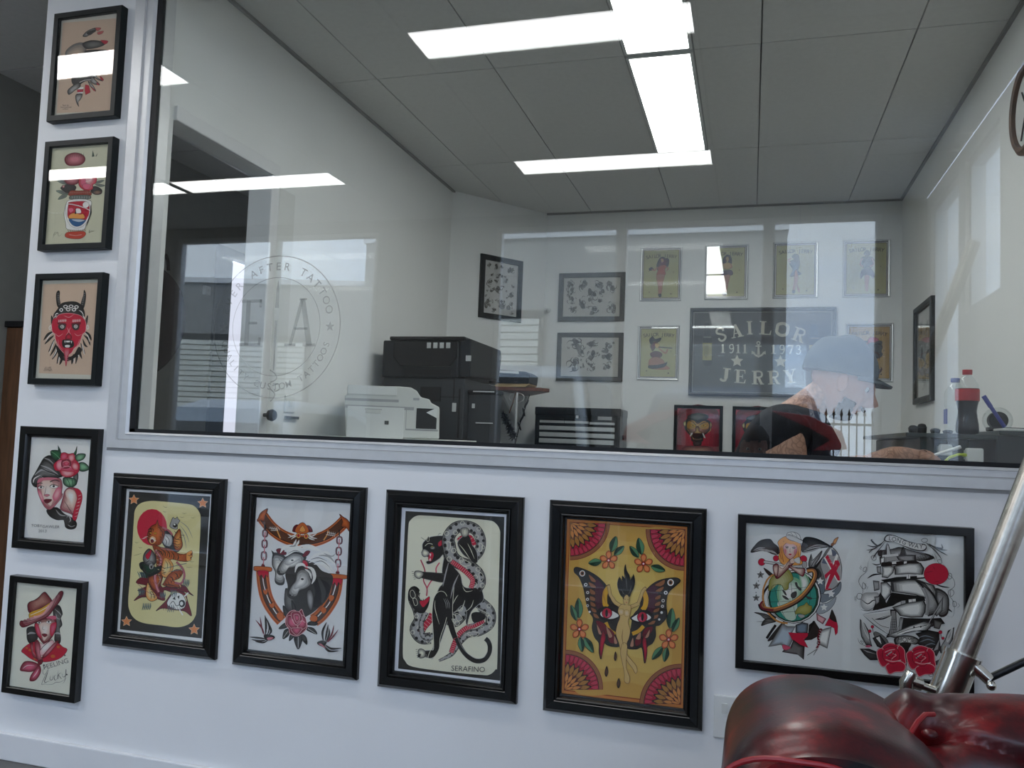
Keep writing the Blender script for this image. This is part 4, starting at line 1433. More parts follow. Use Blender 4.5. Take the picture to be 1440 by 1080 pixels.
ART_HATGIRL = '''
P crm2~pap~.3 110,8 642,72 580,1042 40,960
G+3 k dgry 200,430 260,420 285,480 280,540 225,570 200,540 195,490
G+3 k gry 420,230 470,230 495,300 480,340 492,400 470,440 480,520 470,568 430,550 430,480 440,400 420,330
T lgry 18 200,490 230,475 270,480
T lgry 18 430,480 455,475 478,485
T lgry 10 430,260 465,290 485,320
T lgry 10 440,300 450,340 478,350
G+3 dred skin 262,395 300,350 400,330 440,350 445,420 420,490 380,550 340,572 310,540 270,470
G skin skin~w~.7 300,400 350,380 390,400 380,480 340,545 320,480
G crim pink 265,400 290,400 310,470 320,520 285,490
G crim pink 395,400 440,380 440,430 410,500 390,480
F pink 360,330 430,320 440,350 380,352
L k 5 275,372 298,362 318,368
L k 5 355,355 380,345 408,358
F+2 w 280,382 300,372 318,382 300,392
C k 300,381 7
F+2 w 358,378 380,362 405,378 380,390
C k 380,374 8
F+2 dred 322,488 345,480 370,492 345,512
T br 3 335,400 328,440 350,448
G+3 lpink w 300,560 330,575 400,540 425,560 400,620 320,680 300,640
L k2 5 300,640 350,580 410,530
G+3 crim red 150,635 210,575 270,560 265,640 290,700 300,740 230,710 180,670
G+3 crim red 330,700 380,640 440,560 500,600 535,625 490,690 420,725 330,735
C+1 org 225,630 17 13
C+1 org 195,612 12 10
C+1 org 415,685 20 16
C+1 org 460,600 15 13
C+1 org 370,660 12 12
C+1 org 262,710 12 10
G+3:dred dred pk 262,560 290,540 310,600 305,660 330,720 320,750 290,730 270,650
G+3:dred dred pk 225,575 250,570 245,650 285,710 245,680
G+3:dred dred pk 430,560 460,555 400,640 340,700 330,680
F+3 dred 290,730 320,715 325,750 295,765
G+3:dred dred pink 290,755 230,732 170,740 137,810 180,825 240,825 290,790
G+3:dred dred pink 300,765 262,810 230,860 220,908 265,905 300,860 315,810
T w 5 160,800 200,770 260,770
T w 5 245,880 275,840 295,800
G+4 dred lbr~lpink~.3 203,240 215,200 260,180 300,150 325,120 352,107 380,140 412,190 400,215 320,250 225,295
F+3 yel 220,295 320,250 410,190 415,220 400,250 330,290 235,355
F lorg 235,330 330,285 390,240 395,255 330,300 240,350
L w 5 228,315 320,272 405,215
G+4 dred lpink 137,385 150,365 190,370 240,360 320,330 380,280 420,220 460,120 490,97 503,120 480,180 430,250 380,320 310,360 230,400 170,425 142,410
L dred 4 150,400 240,375 330,330 400,270 480,140
T k 3 340,780 350,765 360,780 335,800 330,830 345,850 380,800
t gry 60 440,755 -18 FEELING
T gry 4 375,790 355,850 320,940 360,925
T dgry 6 380,800 362,860 345,920 390,905
T dgry 5 395,860 390,895 410,895 418,855
T dgry 5 440,850 425,870 432,900 450,885
T dgry 5 460,810 455,890 462,850 485,830
T dgry 5 462,850 480,880 490,885
T dgry 5 490,830 500,870 520,855 525,800 515,900 495,930
T gry 4 320,935 400,940 440,920 480,915 530,880
S dgry 515,675 9
S dgry 530,848 10
S dgry 340,765 9
'''
# ------------------------------------------------------------------ room shell
def boxes(name, lst, m, parent=None, **k):
    bm = B()
    for b in lst: box(bm, *b)
    return struct(name, bm, m, parent, **k)
FX0, FX1, FY = -6.0, 1.1, -3.6
boxes('floor', [(FX0, FX1, FY-.1, 4.2, -.08, 0)], M['floor'])
ce = boxes('ceiling', [(FX0, FX1, FY-.1, 4.2, CZ+.02, CZ+.1)], M['tbar'])
me_t = {}
def tile(x0, x1, y0, y1):
    k = (round(x1-x0, 3), round(y1-y0, 3))
    if k not in me_t:
        bm = bx(0, k[0], 0, k[1], 0, .018); me = bpy.data.meshes.new('ceiling_tile'); 
        bmesh.ops.recalc_face_normals(bm, faces=bm.faces); bm.to_mesh(me); bm.free(); me.materials.append(M['ceil']); me_t[k] = me
    o = bpy.data.objects.new('ceiling_tile', me_t[k]); C.objects.link(o); o.parent = ce; o.location = (x0, y0, CZ)
G_ = .006
xs = [-2.0, -1.74, -1.155, -.57, .015, .61, .945]
ys = [.07, 1.19, 2.44, 3.6]
troff_in = [(-.545, -.275, .03+.04, 1.15), (-.545, -.275, 1.21, 2.35)]
for i in range(len(xs)-1):
    for j in range(len(ys)-1):
        if i == 3 and False: continue
        if i == 2 and j < 2: continue
        if i == 3 and j < 2:                # the tile beside the lamp is cut
            tile(-.262+G_/2, xs[4]-G_/2, ys[j]+G_/2, ys[j+1]-G_/2); continue
        if i == 2: pass
        tile(xs[i]+G_/2, xs[i+1]-G_/2, ys[j]+G_/2, ys[j+1]-G_/2)
for j in range(2): tile(xs[2]+G_/2, -.560, ys[j]+G_/2, ys[j+1]-G_/2)
# front room and hall ceiling tiles around the lamps
fx = [-6.0, -5.13, -3.92, -2.665, -1.43, -.235, 1.1]
fy = [-3.6, -2.68, -2.40, -1.04, -.77, 0.0]
for i in range(len(fx)-1):
    for j in range(len(fy)-1):
        if j in (1, 3) and i in (1, 2, 4): continue
        tile(fx[i]+G_, fx[i+1]-G_, fy[j]+G_, fy[j+1]-G_)
for a, b in ((-6, -4.8), (-4.8, -3.6), (-3.6, -2.05)):
    for c, d in ((.07, .74), (.74, 1.9), (1.9, 3.0), (3.0, 4.1)): tile(a+G_, b-G_, c+G_, d-G_)

boxes('wall_partition', [(-2.47, 1.2, 0, .1, 0, 1.066), (-2.47, -2.07, 0, .1, 1.066, CZ), (-2.07, 1.2, 0, .1, 2.76, CZ), (.93, 1.2, 0, .1, 1.066, 2.76)], M['wall'])
boxes('wall_left_inner', [(-2.08, -2.0, .1, .125, 0, CZ), (-2.08, -2.0, .125, .79, 2.235, CZ), (-2.08, -2.0, .79, 3.0, 0, CZ)], M['iwall'])
bm = B(); prism(bm, [(-2.08, 2.93), (-2.0, 2.93), (-1.49, 3.6), (-1.49, 3.7), (-2.08, 3.7)], 2, 0, CZ); struct('wall_angled_inner', bm, M['iwall'])
boxes('wall_back_inner', [(-1.5, 1.05, 3.6, 3.7, 0, CZ)], M['iwall'])
boxes('wall_right_inner', [(.945, 1.05, .1, 3.6, 0, CZ)], M['iwall'])
# narrow cornice where the inner walls meet the tiles
bm = B(); box(bm, -2.0, -1.985, .1, 2.95, CZ-.012, CZ); box(bm, -1.49, .945, 3.585, 3.6, CZ-.012, CZ); box(bm, .93, .945, .1, 3.6, CZ-.012, CZ)
struct('trim_1', bm, M['tbar'])
bm = B()
for x in (-.9, .3): box(bm, x, x+.006, 3.597, 3.6, 0, CZ)
struct('trim_2', bm, M['skirt'])
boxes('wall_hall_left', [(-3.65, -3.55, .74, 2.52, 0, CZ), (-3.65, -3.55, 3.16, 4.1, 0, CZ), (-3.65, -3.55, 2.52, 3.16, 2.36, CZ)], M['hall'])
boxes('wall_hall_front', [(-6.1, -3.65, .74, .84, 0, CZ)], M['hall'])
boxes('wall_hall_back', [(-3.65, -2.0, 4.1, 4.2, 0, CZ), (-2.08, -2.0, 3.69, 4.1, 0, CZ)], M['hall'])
boxes('wall_side_left', [(-6.1, -6.0, FY, .74, 0, CZ)], M['hall'])
boxes('wall_side_right', [(1.1, 1.2, FY, -3.5, 0, CZ), (1.1, 1.2, -2.75, -2.6, 0, CZ), (1.1, 1.2, -1.95, 0, 0, CZ), (1.1, 1.2, -3.5, -2.75, 2.74, CZ), (1.1, 1.2, -2.6, -1.95, 2.74, CZ), (1.1, 1.2, -2.6, -1.95, 0, 1.9)], M['wall'])
for n_, (a, b, c) in enumerate(((-3.5, -2.75, .0), (-2.6, -1.95, 1.9))):
    r = tag(bpy.data.objects.new('window_%d' % (n_+8), None), kind='structure'); C.objects.link(r)
    for y_ in (a, b-.04): obj('window_frame', bx(1.12, 1.18, y_, y_+.04, c, 2.74), M['alu'], r)
    for z_ in (c, 2.70): obj('window_frame', bx(1.12, 1.18, a+.04, b-.04, z_, z_+.04), M['alu'], r)
    obj('pane', bx(1.147, 1.153, a+.04, b-.04, c+.04, 2.70), M['glass'], r)
boxes('wall_shop_front', [(-6, -4.77, FY-.1, FY, 0, CZ), (-2.87, -1.89, FY-.1, FY, 0, CZ), (-4.77, -2.87, FY-.1, FY, 2.745, CZ), (-1.89, 1.2, FY-.1, FY, 2.745, CZ), (.83, 1.2, FY-.1, FY, 0, CZ)], M['shopwall'])
def shopwin(n, x0, x1):
    r = tag(bpy.data.objects.new('window_%d' % n, None), kind='structure'); C.objects.link(r)
    for a, b in ((x0, x0+.04), (x1-.04, x1)): obj('window_frame', bx(a, b, FY-.08, FY-.02, .0, 2.745), M['alu'], r)
    for a, b in ((.0, .1), (2.71, 2.745)): obj('window_frame', bx(x0+.04, x1-.04, FY-.08, FY-.02, a, b), M['alu'], r)
    obj('pane', bx(x0+.04, x1-.04, FY-.053, FY-.047, .1, 2.71), M['glass'], r)
for i, (a, b) in enumerate(((-4.77, -3.825), (-3.825, -2.87), (-1.89, -.93), (-.93, .1), (.1, .83))): shopwin(i+2, a, b)
boxes('baseboard_front', [(-2.485, 1.1, -.016, 0, 0, .088)], M['skirt'], bevel=.004)

# the viewing window of the inner office
win = tag(bpy.data.objects.new('window_1', None), kind='structure'); C.objects.link(win)
X0, X1, Z0, Z1 = -2.072, .93, 1.066, 2.76
bm = B()   # outer moulding, mitred, stepping in towards the glass
pr = [(0, 0), (0, .014), (.040, .014), (.042, .006), (.070, .006), (.072, .010), (.082, .004), (.082, -.012)]
rings = []
for u, d in pr: rings.append([bm.verts.new(p) for p in ((X0+u, -d, Z0+min(u, .056)*(.056/.082 if u > .056 else 1)) if False else (X0+u, -d, Z0+u*.66), (X1-u, -d, Z0+u*.66), (X1-u, -d, Z1-u), (X0+u, -d, Z1-u))])
for a, b in zip(rings, rings[1:]):
    for k in range(4): bm.faces.new((a[k], a[(k+1) % 4], b[(k+1) % 4], b[k]))
obj('window_frame', bm, M['alu'], win)
obj('frame_groove', bx(X0+.03, X1-.03, -.0075, -.0055, Z0+.0285, Z0+.0305), M['alud'], win)
obj('painted_shadow_gap', bx(X0-.004, X1, -.003, -.0005, Z0-.010, Z0), M['alud'], win)  # flat darker strip, shade of the gap under the frame as colour
bm = B()
for a in ((X0+.074, X0+.104, Z0+.052, Z1-.08), (X1-.10, X1-.078, Z0+.052, Z1-.08), (X0+.078, X1-.078, Z0+.052, Z0+.066), (X0+.078, X1-.078, Z1-.09, Z1-.078)): box(bm, a[0], a[1], -.002, .012, a[2], a[3])
obj('gasket', bm, M['gask'], win)
bm = B()
for a in ((X0+.06, X0+.106, Z0, Z1), (X1-.10, X1-.06, Z0, Z1), (X0+.06, X1-.06, Z0, Z0+.064), (X0+.06, X1-.06, Z1-.1, Z1-.06)): box(bm, a[0], a[1], .0125, .062, a[2], a[3])
obj('inner_frame', bm, M['alu'], win)
obj('pane', bx(X0+.08, X1-.08, .003, .009, Z0+.05, Z1-.08), M['glass'], win)

# doorway in the inner left wall
dr = tag(bpy.data.objects.new('door_1', None), kind='structure'); C.objects.link(dr)
bm = B(); box(bm, -2.10, -1.985, .74, .80, 0, 2.235); box(bm, -2.10, -1.985, .125, .80, 2.235, 2.29); obj('door_frame', bm, M['skirt'], dr, bevel=.004)
obj('door_leaf', bx(-2.0, -1.985, .80, .93, 0, 2.2), M['white'], dr, bevel=.003)
bm = B(); lathe(bm, [(.008, 0), (.008, .02), (.022, .025), (.026, .04), (.02, .052), (.005, .056)], (-1.985, .775, 1.205), 16, 0); obj('door_knob', bm, M['blackp'], dr, True)
# far doorway in the hall, its pane itself glows in place of daylight
dr2 = tag(bpy.data.objects.new('door_2', None), kind='structure'); C.objects.link(dr2)
bm = B(); box(bm, -3.60, -3.53, 2.50, 2.56, 0, 2.38); box(bm, -3.60, -3.53, 3.12, 3.18, 0, 2.38); box(bm, -3.60, -3.53, 2.50, 3.18, 2.34, 2.40); obj('door_frame', bm, M['fgry'], dr2)
obj('door_leaf', bx(-3.62, -3.58, 2.56, 2.74, 0, 2.34), M['fgry'], dr2)
obj('pane', bx(-3.61, -3.60, 2.74, 3.12, .1, 2.33), M['doorlit'], dr2)

# ------------------------------------------------------------------ ceiling lamps
def troffer(name_label, x0, x1, y0, y1, group):
    t = thing('ceiling_light', name_label, 'ceiling light', ((x0+x1)/2, (y0+y1)/2, CZ), 0, group)
    bm = B(); w_ = .014
    for a in ((x0, x1, y0, y0+w_), (x0, x1, y1-w_, y1), (x0, x0+w_, y0+w_, y1-w_), (x1-w_, x1, y0+w_, y1-w_)): box(bm, *a, CZ-.004, CZ+.018)
    obj('lamp_frame', bm, M['white'], t)
    obj('diffuser', bx(x0+w_, x1-w_, y0+w_, y1-w_, CZ, CZ+.012), M['emit2' if y0 > 0 else 'emit'], t)
    return t
troffer('bright ceiling panel over the office nearest the window, cut by the picture top', -.556, -.266, .07, 1.18, 'troffers in line over the inner office')
troffer('bright ceiling panel over the office, the one nearer the back wall', -.556, -.266, 1.205, 2.43, 'troffers in line over the inner office')
for x0, x1, wd in ((-1.43, -.235, 'nearest the armchair'), (-3.92, -2.665, 'before the pilaster'), (-5.13, -3.94, 'at the far left')):
    for y0, y1, w2 in ((-1.04, -.77, 'front row'), (-2.68, -2.40, 'shop window row')):
        troffer('white waiting room ceiling panel, %s, %s, mirrored in the glass' % (w2, wd), x0, x1, y0, y1, 'troffers of the waiting room seen as reflections')

# ------------------------------------------------------------------ pictures on the partition wall
FW = -.0
picture('black framed print of a feathered headdress, topmost on the narrow white pillar', (-2.261, 0, 2.200), .292, .394, P_BOX, [(58, 103), (596, 45), (548, 975), (10, 1023)], ART_HEADDRESS, '#cac6b8', 'frames in a column on the pillar', fm='fblk2', gl_tilt=R(1.3))
picture('black framed print of a vase of red flowers, second from top on pillar', (-2.259, 0, 1.739), .292, .389, P_BOX, [(68, 85), (622, 42), (565, 1028), (12, 1045)], ART_VASE, '#c9c7ab', 'frames in a column on the pillar', fm='fblk2', gl_tilt=R(1.3))
picture('black framed print of a red horned demon head, middle of the pillar', (-2.260, 0, 1.271), .288, .386, P_BOX, [(105, 48), (648, 42), (575, 1048), (22, 1035)], ART_DEMON, '#c9c6b6', 'frames in a column on the pillar', fm='fblk2')
picture('black framed drawing of a woman with a pink rose in her hair on pillar', (-2.261, 0, .708), .333, .418, P_MED, [(85, 50), (598, 85), (540, 1028), (30, 960)], ART_ROSEGIRL, '#dcdbd7', 'frames in a column on the pillar')
picture('black framed drawing of a woman in a red cowboy hat, lowest on pillar', (-2.265, 0, .226), .303, .391, P_BOX, [(118, 15), (632, 75), (570, 1032), (48, 955)], ART_HATGIRL, '#d8d5c8', 'frames in a column on the pillar', fm='fblk')
picture('black framed print of a tiger and red sun with orange corner stars', (-1.815, 0, .418), .430, .565, P_BIG, [(105, 27), (650, 60), (588, 1022), (50, 950)], ART_TIGER, '#e2e2df', 'large frames in a row under the window')
picture('black framed print of grey horses in an orange horseshoe with rose', (-1.323, 0, .413), .428, .569, P_BIG, [(70, 35), (650, 70), (603, 1052), (18, 975)], ART_HORSE, '#dcdcd9', 'large frames in a row under the window')
picture('black framed print of a black panther fighting a snake', (-.829, 0, .404), .426, .576, P_BIG, [(45, 30), (660, 68), (625, 1058), (5, 975)], art_panther, '#e2e4e8', 'large frames in a row under the window')
picture('black framed golden print of a woman with butterfly wings', (-.324, 0, .398), .431, .580, P_BIG, [(33, 28), (682, 60), (680, 1042), (24, 960)], art_butterfly, '#1c1814', 'large frames in a row under the window')
# the wide frame: its two drawings are traced in their own crops, both mapped through wall points
def art_wide(a):
    f0 = a.f
    a.f = lambda x, y: f0(1050+x*150/831, 735+y*195/1080); a.run(ART_MERMAID)
    a.f = lambda x, y: f0(1195+x*155/817, 745+y*205/1080); a.run(ART_SHIP); a.run(ART_SHIP2)
    a.f = f0
# opening corners in photograph pixels (frame 0.557 x 0.395 m, moulding 22 mm)
picture('wide black framed print of a sailor girl on a globe and a sailing ship', (.2505, 0, .573), .557, .397, P_BOX, [(1052.5, 739.5), (1348.5, 759.5), (1349, 955), (1052.5, 924)], art_wide, '#dadbd6', 'large frames in a row under the window')
t = thing('wall_socket', 'white plastic double socket plate on the wall, half hidden by the armchair', 'socket', (-.025, 0, .385))
obj('face_plate', bx(-.08, .035, -.010, 0, .385, .495), M['white'], t, bevel=.003)
obj('switch', bx(-.06, -.045, -.014, -.009, .45, .475), M['offw'], t); obj('switch', bx(.0, .015, -.014, -.009, .45, .475), M['offw'], t)

# ------------------------------------------------------------------ studio decal on the glass
def decal():
    t = thing('window_decal', 'faint grey round tattoo studio emblem with letters E and A on the glass', 'decal', (-1.46, .0025, 1.245))
    m = mat('etched_vinyl', (.16, .17, .17), .8); n = m.node_tree
    b = n.nodes['Principled BSDF']; b.inputs['Alpha'].default_value = .36
    a = Art(lambda x, y: (x, y), .0, step=2e-6); c = colr('gry')
    cx, cz = 0, .229
    def ring(r, w_): a.stroke([(cx+r*math.cos(2*PI*k/96), cz+r*math.sin(2*PI*k/96)) for k in range(96)], w_, c, True)
    ring(.228, .0035); ring(.158, .0022)
    def arc_text(s, a0, a1, r, size, flip=False):
        n_ = len(s)
        for i, ch in enumerate(s):
            if ch == ' ': continue
            th = R(a0+(a1-a0)*i/(n_-1)); rot = th-PI/2 if not flip else th+PI/2
            P = textpolys(ch, .01); x0, z0 = cx+r*math.cos(th), cz+r*math.sin(th)
            a.put([[(x0+size*(u*math.cos(rot)-v*math.sin(rot)), z0+size*(u*math.sin(rot)+v*math.cos(rot))) for u, v in p] for p in P], c)
    arc_text('EVER AFTER TATTOO', 165, 16, .193, .036)
    arc_text('QUALITY CUSTOM TATTOOS', 197, 343, .193, .030, True)
    for sx in (-1, 1):
        a.put([[(cx+sx*.193+.017*(1 if k % 2 == 0 else .42)*math.sin(PI*k/5), cz+.017*(1 if k % 2 == 0 else .42)*math.cos(PI*k/5)) for k in range(10)]], c)
    def pl(*p): a.put([[(cx+x, cz+y) for x, y in p]], c)
    # E
    x = -.13
    pl((x+.018, -.06), (x+.034, -.06), (x+.034, .085), (x+.018, .085))
    pl((x, .078), (x+.075, .078), (x+.075, .088), (x, .088)); pl((x+.067, .062), (x+.075, .062), (x+.075, .088), (x+.067, .088))
    pl((x, -.063), (x+.078, -.063), (x+.078, -.053), (x, -.053)); pl((x+.068, -.06), (x+.078, -.06), (x+.078, -.035), (x+.070, -.035))
    pl((x+.03, .008), (x+.062, .008), (x+.062, .016), (x+.03, .016))
    # A
    x = .045
    pl((x+.005, -.06), (x+.016, -.06), (x+.052, .088), (x+.040, .088)); pl((x+.068, -.06), (x+.088, -.06), (x+.056, .088), (x+.040, .088))
    pl((x-.01, -.063), (x+.03, -.063), (x+.03, -.054), (x-.01, -.054)); pl((x+.055, -.063), (x+.10, -.063), (x+.10, -.054), (x+.055, -.054))
    pl((x+.022, -.01), (x+.07, -.01), (x+.07, -.003), (x+.022, -.003)); pl((x+.036, .084), (x+.062, .084), (x+.062, .09), (x+.036, .09))
    # dagger with a ribbon
    pl((-.004, .02), (.006, .02), (.003, -.14), (-.001, -.14)); pl((-.006, .06), (.008, .06), (.006, .12), (.001, .15), (-.004, .12))
    a.stroke(smooth([(-.012, .09), (.01, .075), (.012, .06), (-.008, .05)], False), .004, c); a.stroke(smooth([(.0, .04), (.022, .045), (.026, .03), (.012, .022), (.008, .03)], False), .004, c)
    a.stroke(smooth([(-.008, .03), (.01, .015), (.006, .0), (-.004, -.01)], False), .004, c)
    o = a.build(t, 'emblem', m)
decal()
# ------------------------------------------------------------------ pictures inside the office
BY = 3.6
def pin(kind):
    """line-work for the pin-up posters, drawn in a 290 x 385 sheet"""
    def f(a):
        a.run('P k2 0,0 290,0 290,385 0,385\nP w~lgry~.3 4,4 286,4 286,381 4,381\nP k2 10,10 280,10 280,375 10,375\nP %s 13,13 277,13 277,372 13,372' % ('#bcb984' if kind != 6 else '#bc9a5c'))
        P = 'SAILOR JERRY'
        for i, ch in enumerate(P):
            if ch == ' ': continue
            u = (i-5.5)/5.5; a.run('t k2 38 %.1f,%.1f %.1f %s' % (145+u*108, 56+u*u*9, u*10, ch))
        a.run('H k2~olive~.5 2 95,32 190,32 9 8 0')
        if kind == 0: a.run('''
G+2 k2 dred 110,130 130,75 160,62 175,75 190,72 205,90 200,130 180,150 150,140 125,170
G+1 pk skin2 140,80 158,75 165,95 150,108
F+2 crim~olive~.3 120,140 150,125 185,130 175,160 178,200 115,200 122,165
T k2 5 65,140 60,160 50,175
F+1 k2 52,150 75,140 90,160 60,165
L sk3 9 118,140 95,165 75,155
L sk3 9 180,140 200,150 185,170
F+2:dorg sk3 115,200 172,200 160,260 155,320 145,355 132,352 128,300 118,250
F k2 128,345 152,345 150,368 134,368''')
        if kind == 1: a.run('''
G+2 k2 br 122,140 120,95 145,65 175,75 185,120 175,150 160,110 145,110
F+1 skin2 140,85 158,80 162,105 148,112
F+2 skin2 125,130 170,125 180,165 130,170
L sk3 9 125,130 100,155 118,175
L sk3 9 175,130 185,155 170,165
F+2 purp 120,185 180,180 190,215 115,220
F+2:dorg sk3 130,220 172,218 160,280 150,340 138,350 134,300 125,260
F k2 118,345 150,345 148,368 122,366''')
        if kind == 2: a.run('''
G+2 k2 dgry 120,95 140,75 165,85 170,110 140,115
G+2 k2 blue~dgry~.5 105,130 165,110 175,150 165,200 185,225 110,240 125,200 110,160
F+2:dorg sk3 150,190 165,240 160,300 178,345 168,350 150,300 145,345 130,345 138,280 140,230
L sk3 8 110,140 95,120 115,105
F k2 125,340 145,340 143,362 128,362''')
        if kind == 3: a.run('''
G+2 k2 dgry 130,80 150,60 170,80 165,100 135,100
F+2 dgry 120,110 180,110 195,150 170,200 160,185 130,190 110,150
F+2 dgry~purp~.4 125,195 175,195 200,235 190,265 170,240 150,262 130,240 110,265 105,235
F+2:dorg sk3 135,245 165,245 160,300 155,350 145,350 138,300
L sk3 8 118,120 105,160 125,180
L sk3 8 182,120 195,160 170,180''')
        if kind == 4: a.run('''
G+2 k2 dgry 75,95 100,70 120,90 165,80 150,110 110,105 90,130
G+2 br dred 95,170 85,140 110,110 140,115 130,140 105,180
F+1 skin2 120,125 150,125 152,155 125,155
L k2 8 145,150 250,158
L sk3 11 150,160 200,195 215,165
F+2 dred~br~.5 85,200 130,180 175,200 160,230 110,235
F+2:dorg sk3 85,240 130,225 180,245 210,290 235,310 190,318 90,312 75,280
F+2 k2 75,290 140,285 200,270 215,260 190,300 90,312''')
        if kind == 6: a.run('''
G+2 crim~pk~.4 pk 130,120 155,85 200,95 210,130 180,160 140,155
D dgry 160,180 110 5
D br 150,270 120 9
F+1 skin2 140,200 175,200 180,260 150,270''')
        a.run('S k2 60,330 5\nS k2 225,345 6\nS k2 240,180 4')
    return f
QR = [(0, 0), (290, 0), (290, 385), (0, 385)]
pg = glassmat('poster_glass', (.97, .97, .97), 1.0)
for (x, z, kind, lb) in ((-.636, 2.16, 0, 'yellow-green poster of a pin-up in red, leftmost of the top row'),
                         (-.183, 2.165, 1, 'yellow-green poster of a pin-up in a skirt, second in the top row'),
                         (.275, 2.17, 2, 'yellow-green poster of a pin-up in dark dress, third in the top row'),
                         (.725, 2.17, 3, 'yellow-green poster of a pin-up in stockings, rightmost in the top row'),
                         (-.641, 1.593, 4, 'yellow-green poster of a reclining pin-up, left of the dark sign'),
                         (.748, 1.605, 6, 'orange-brown poster right of the dark sign, behind the grey cap')):
    picture(lb, (x, BY, z), .294, .390, P_THIN, QR, pin(kind), 'olive', 'posters on the back wall', fm='silver', name='framed_poster', cat='poster', yprint=.006)

def sheet(items, w_, h_, frame):
    def f(a):
        for i, (x, y, r, ky) in enumerate(items): a.run('D k %d,%d %.1f %d %.2f' % (x, y, r, 31*i+len(items), ky))
        for i in range(10): a.run('D k %d,%d %.1f %d' % (frame[0]+rnd.random()*frame[2], frame[1]+rnd.random()*frame[3], 14, 900+i))
    return f
S1 = [(800, 280, 40, 1), (800, 340, 45, 1.2), (810, 410, 45, 1), (815, 480, 45, .8), (890, 290, 50, 1.1), (885, 430, 40, 1.7), (960, 370, 48, 1.5), (965, 485, 55, .8), (1010, 290, 48, 1), (1035, 350, 30, 1.4), (1020, 415, 32, 1), (1105, 305, 52, 1.3), (1105, 460, 48, 1.4)]
picture('grey framed sheet of many small black drawings, upper one left of posters', (-1.135, BY, 2.015), .490, .358, [(0, 0), (0, .016), (.003, .02), (.033, .018), (.036, .006), (.036, .002)], [(750, 237), (1174, 227), (1162, 530), (742, 530)], sheet(S1, 1, 1, (770, 260, 370, 240)), '#d2d3cf', 'flash sheets on the inner walls', fm='fgry')
S2 = [(830, 750, 75, .8), (870, 800, 50, 1.3), (820, 910, 68, 1), (965, 750, 60, .6), (960, 830, 48, 1.2), (955, 910, 50, 1.2), (1070, 830, 60, 1.1), (1065, 920, 55, 1), (1080, 760, 35, 1), (895, 910, 12, 3)]
picture('grey framed sheet of larger black drawings, lower one left of posters', (-1.135, BY, 1.577), .488, .354, [(0, 0), (0, .016), (.003, .02), (.031, .018), (.034, .006), (.034, .002)], [(735, 698), (1160, 702), (1150, 1000), (724, 990)], sheet(S2, 1, 1, (760, 730, 370, 240)), '#d2d3cf', 'flash sheets on the inner walls', fm='fgry')
S3 = [(125, 135, 28, 1.2), (185, 150, 26, 1.6), (222, 145, 22, .8), (295, 170, 42, 1.1), (150, 215, 18, 1.2), (212, 222, 32, .9), (130, 275, 38, 1), (180, 270, 24, 1), (255, 265, 22, 1.4), (150, 340, 30, 1), (210, 340, 52, .9), (310, 310, 24, 1), (290, 385, 36, 1), (120, 450, 45, 1.4), (160, 510, 30, .9), (222, 460, 48, 1.2), (285, 470, 36, 1.4), (298, 530, 20, 1), (110, 350, 14, 1)]
th = R(51.66)
def onangled(s): return (-2.0+s*.606+0, 2.93+s*.796)
sx, sy = onangled(.435)
picture('black framed upright sheet of small black motifs above the copier', (sx, sy, 1.98), .367, .450, [(0, 0), (0, .018), (.003, .022), (.035, .02), (.038, .006), (.038, .002)], [(95, 88), (352, 135), (332, 562), (78, 530)], sheet(S3, 1, 1, (90, 110, 220, 420)), '#d8dadb', 'flash sheets on the inner walls', rotz=R(52.7), fm='fblk2')
picture('dark framed sheet hung edge-on to the view on the inner right wall', (.945, 2.82, 1.43), .50, .57, P_MED, [(0, 0), (400, 0), (400, 500), (0, 500)], sheet([(100, 100, 70, 1), (280, 120, 70, 1), (120, 280, 80, 1), (300, 300, 80, 1), (200, 420, 80, .8)], 1, 1, (50, 50, 300, 380)), '#b5b5b2', 'flash sheets on the inner walls', rotz=R(-90), fm='fblk2')

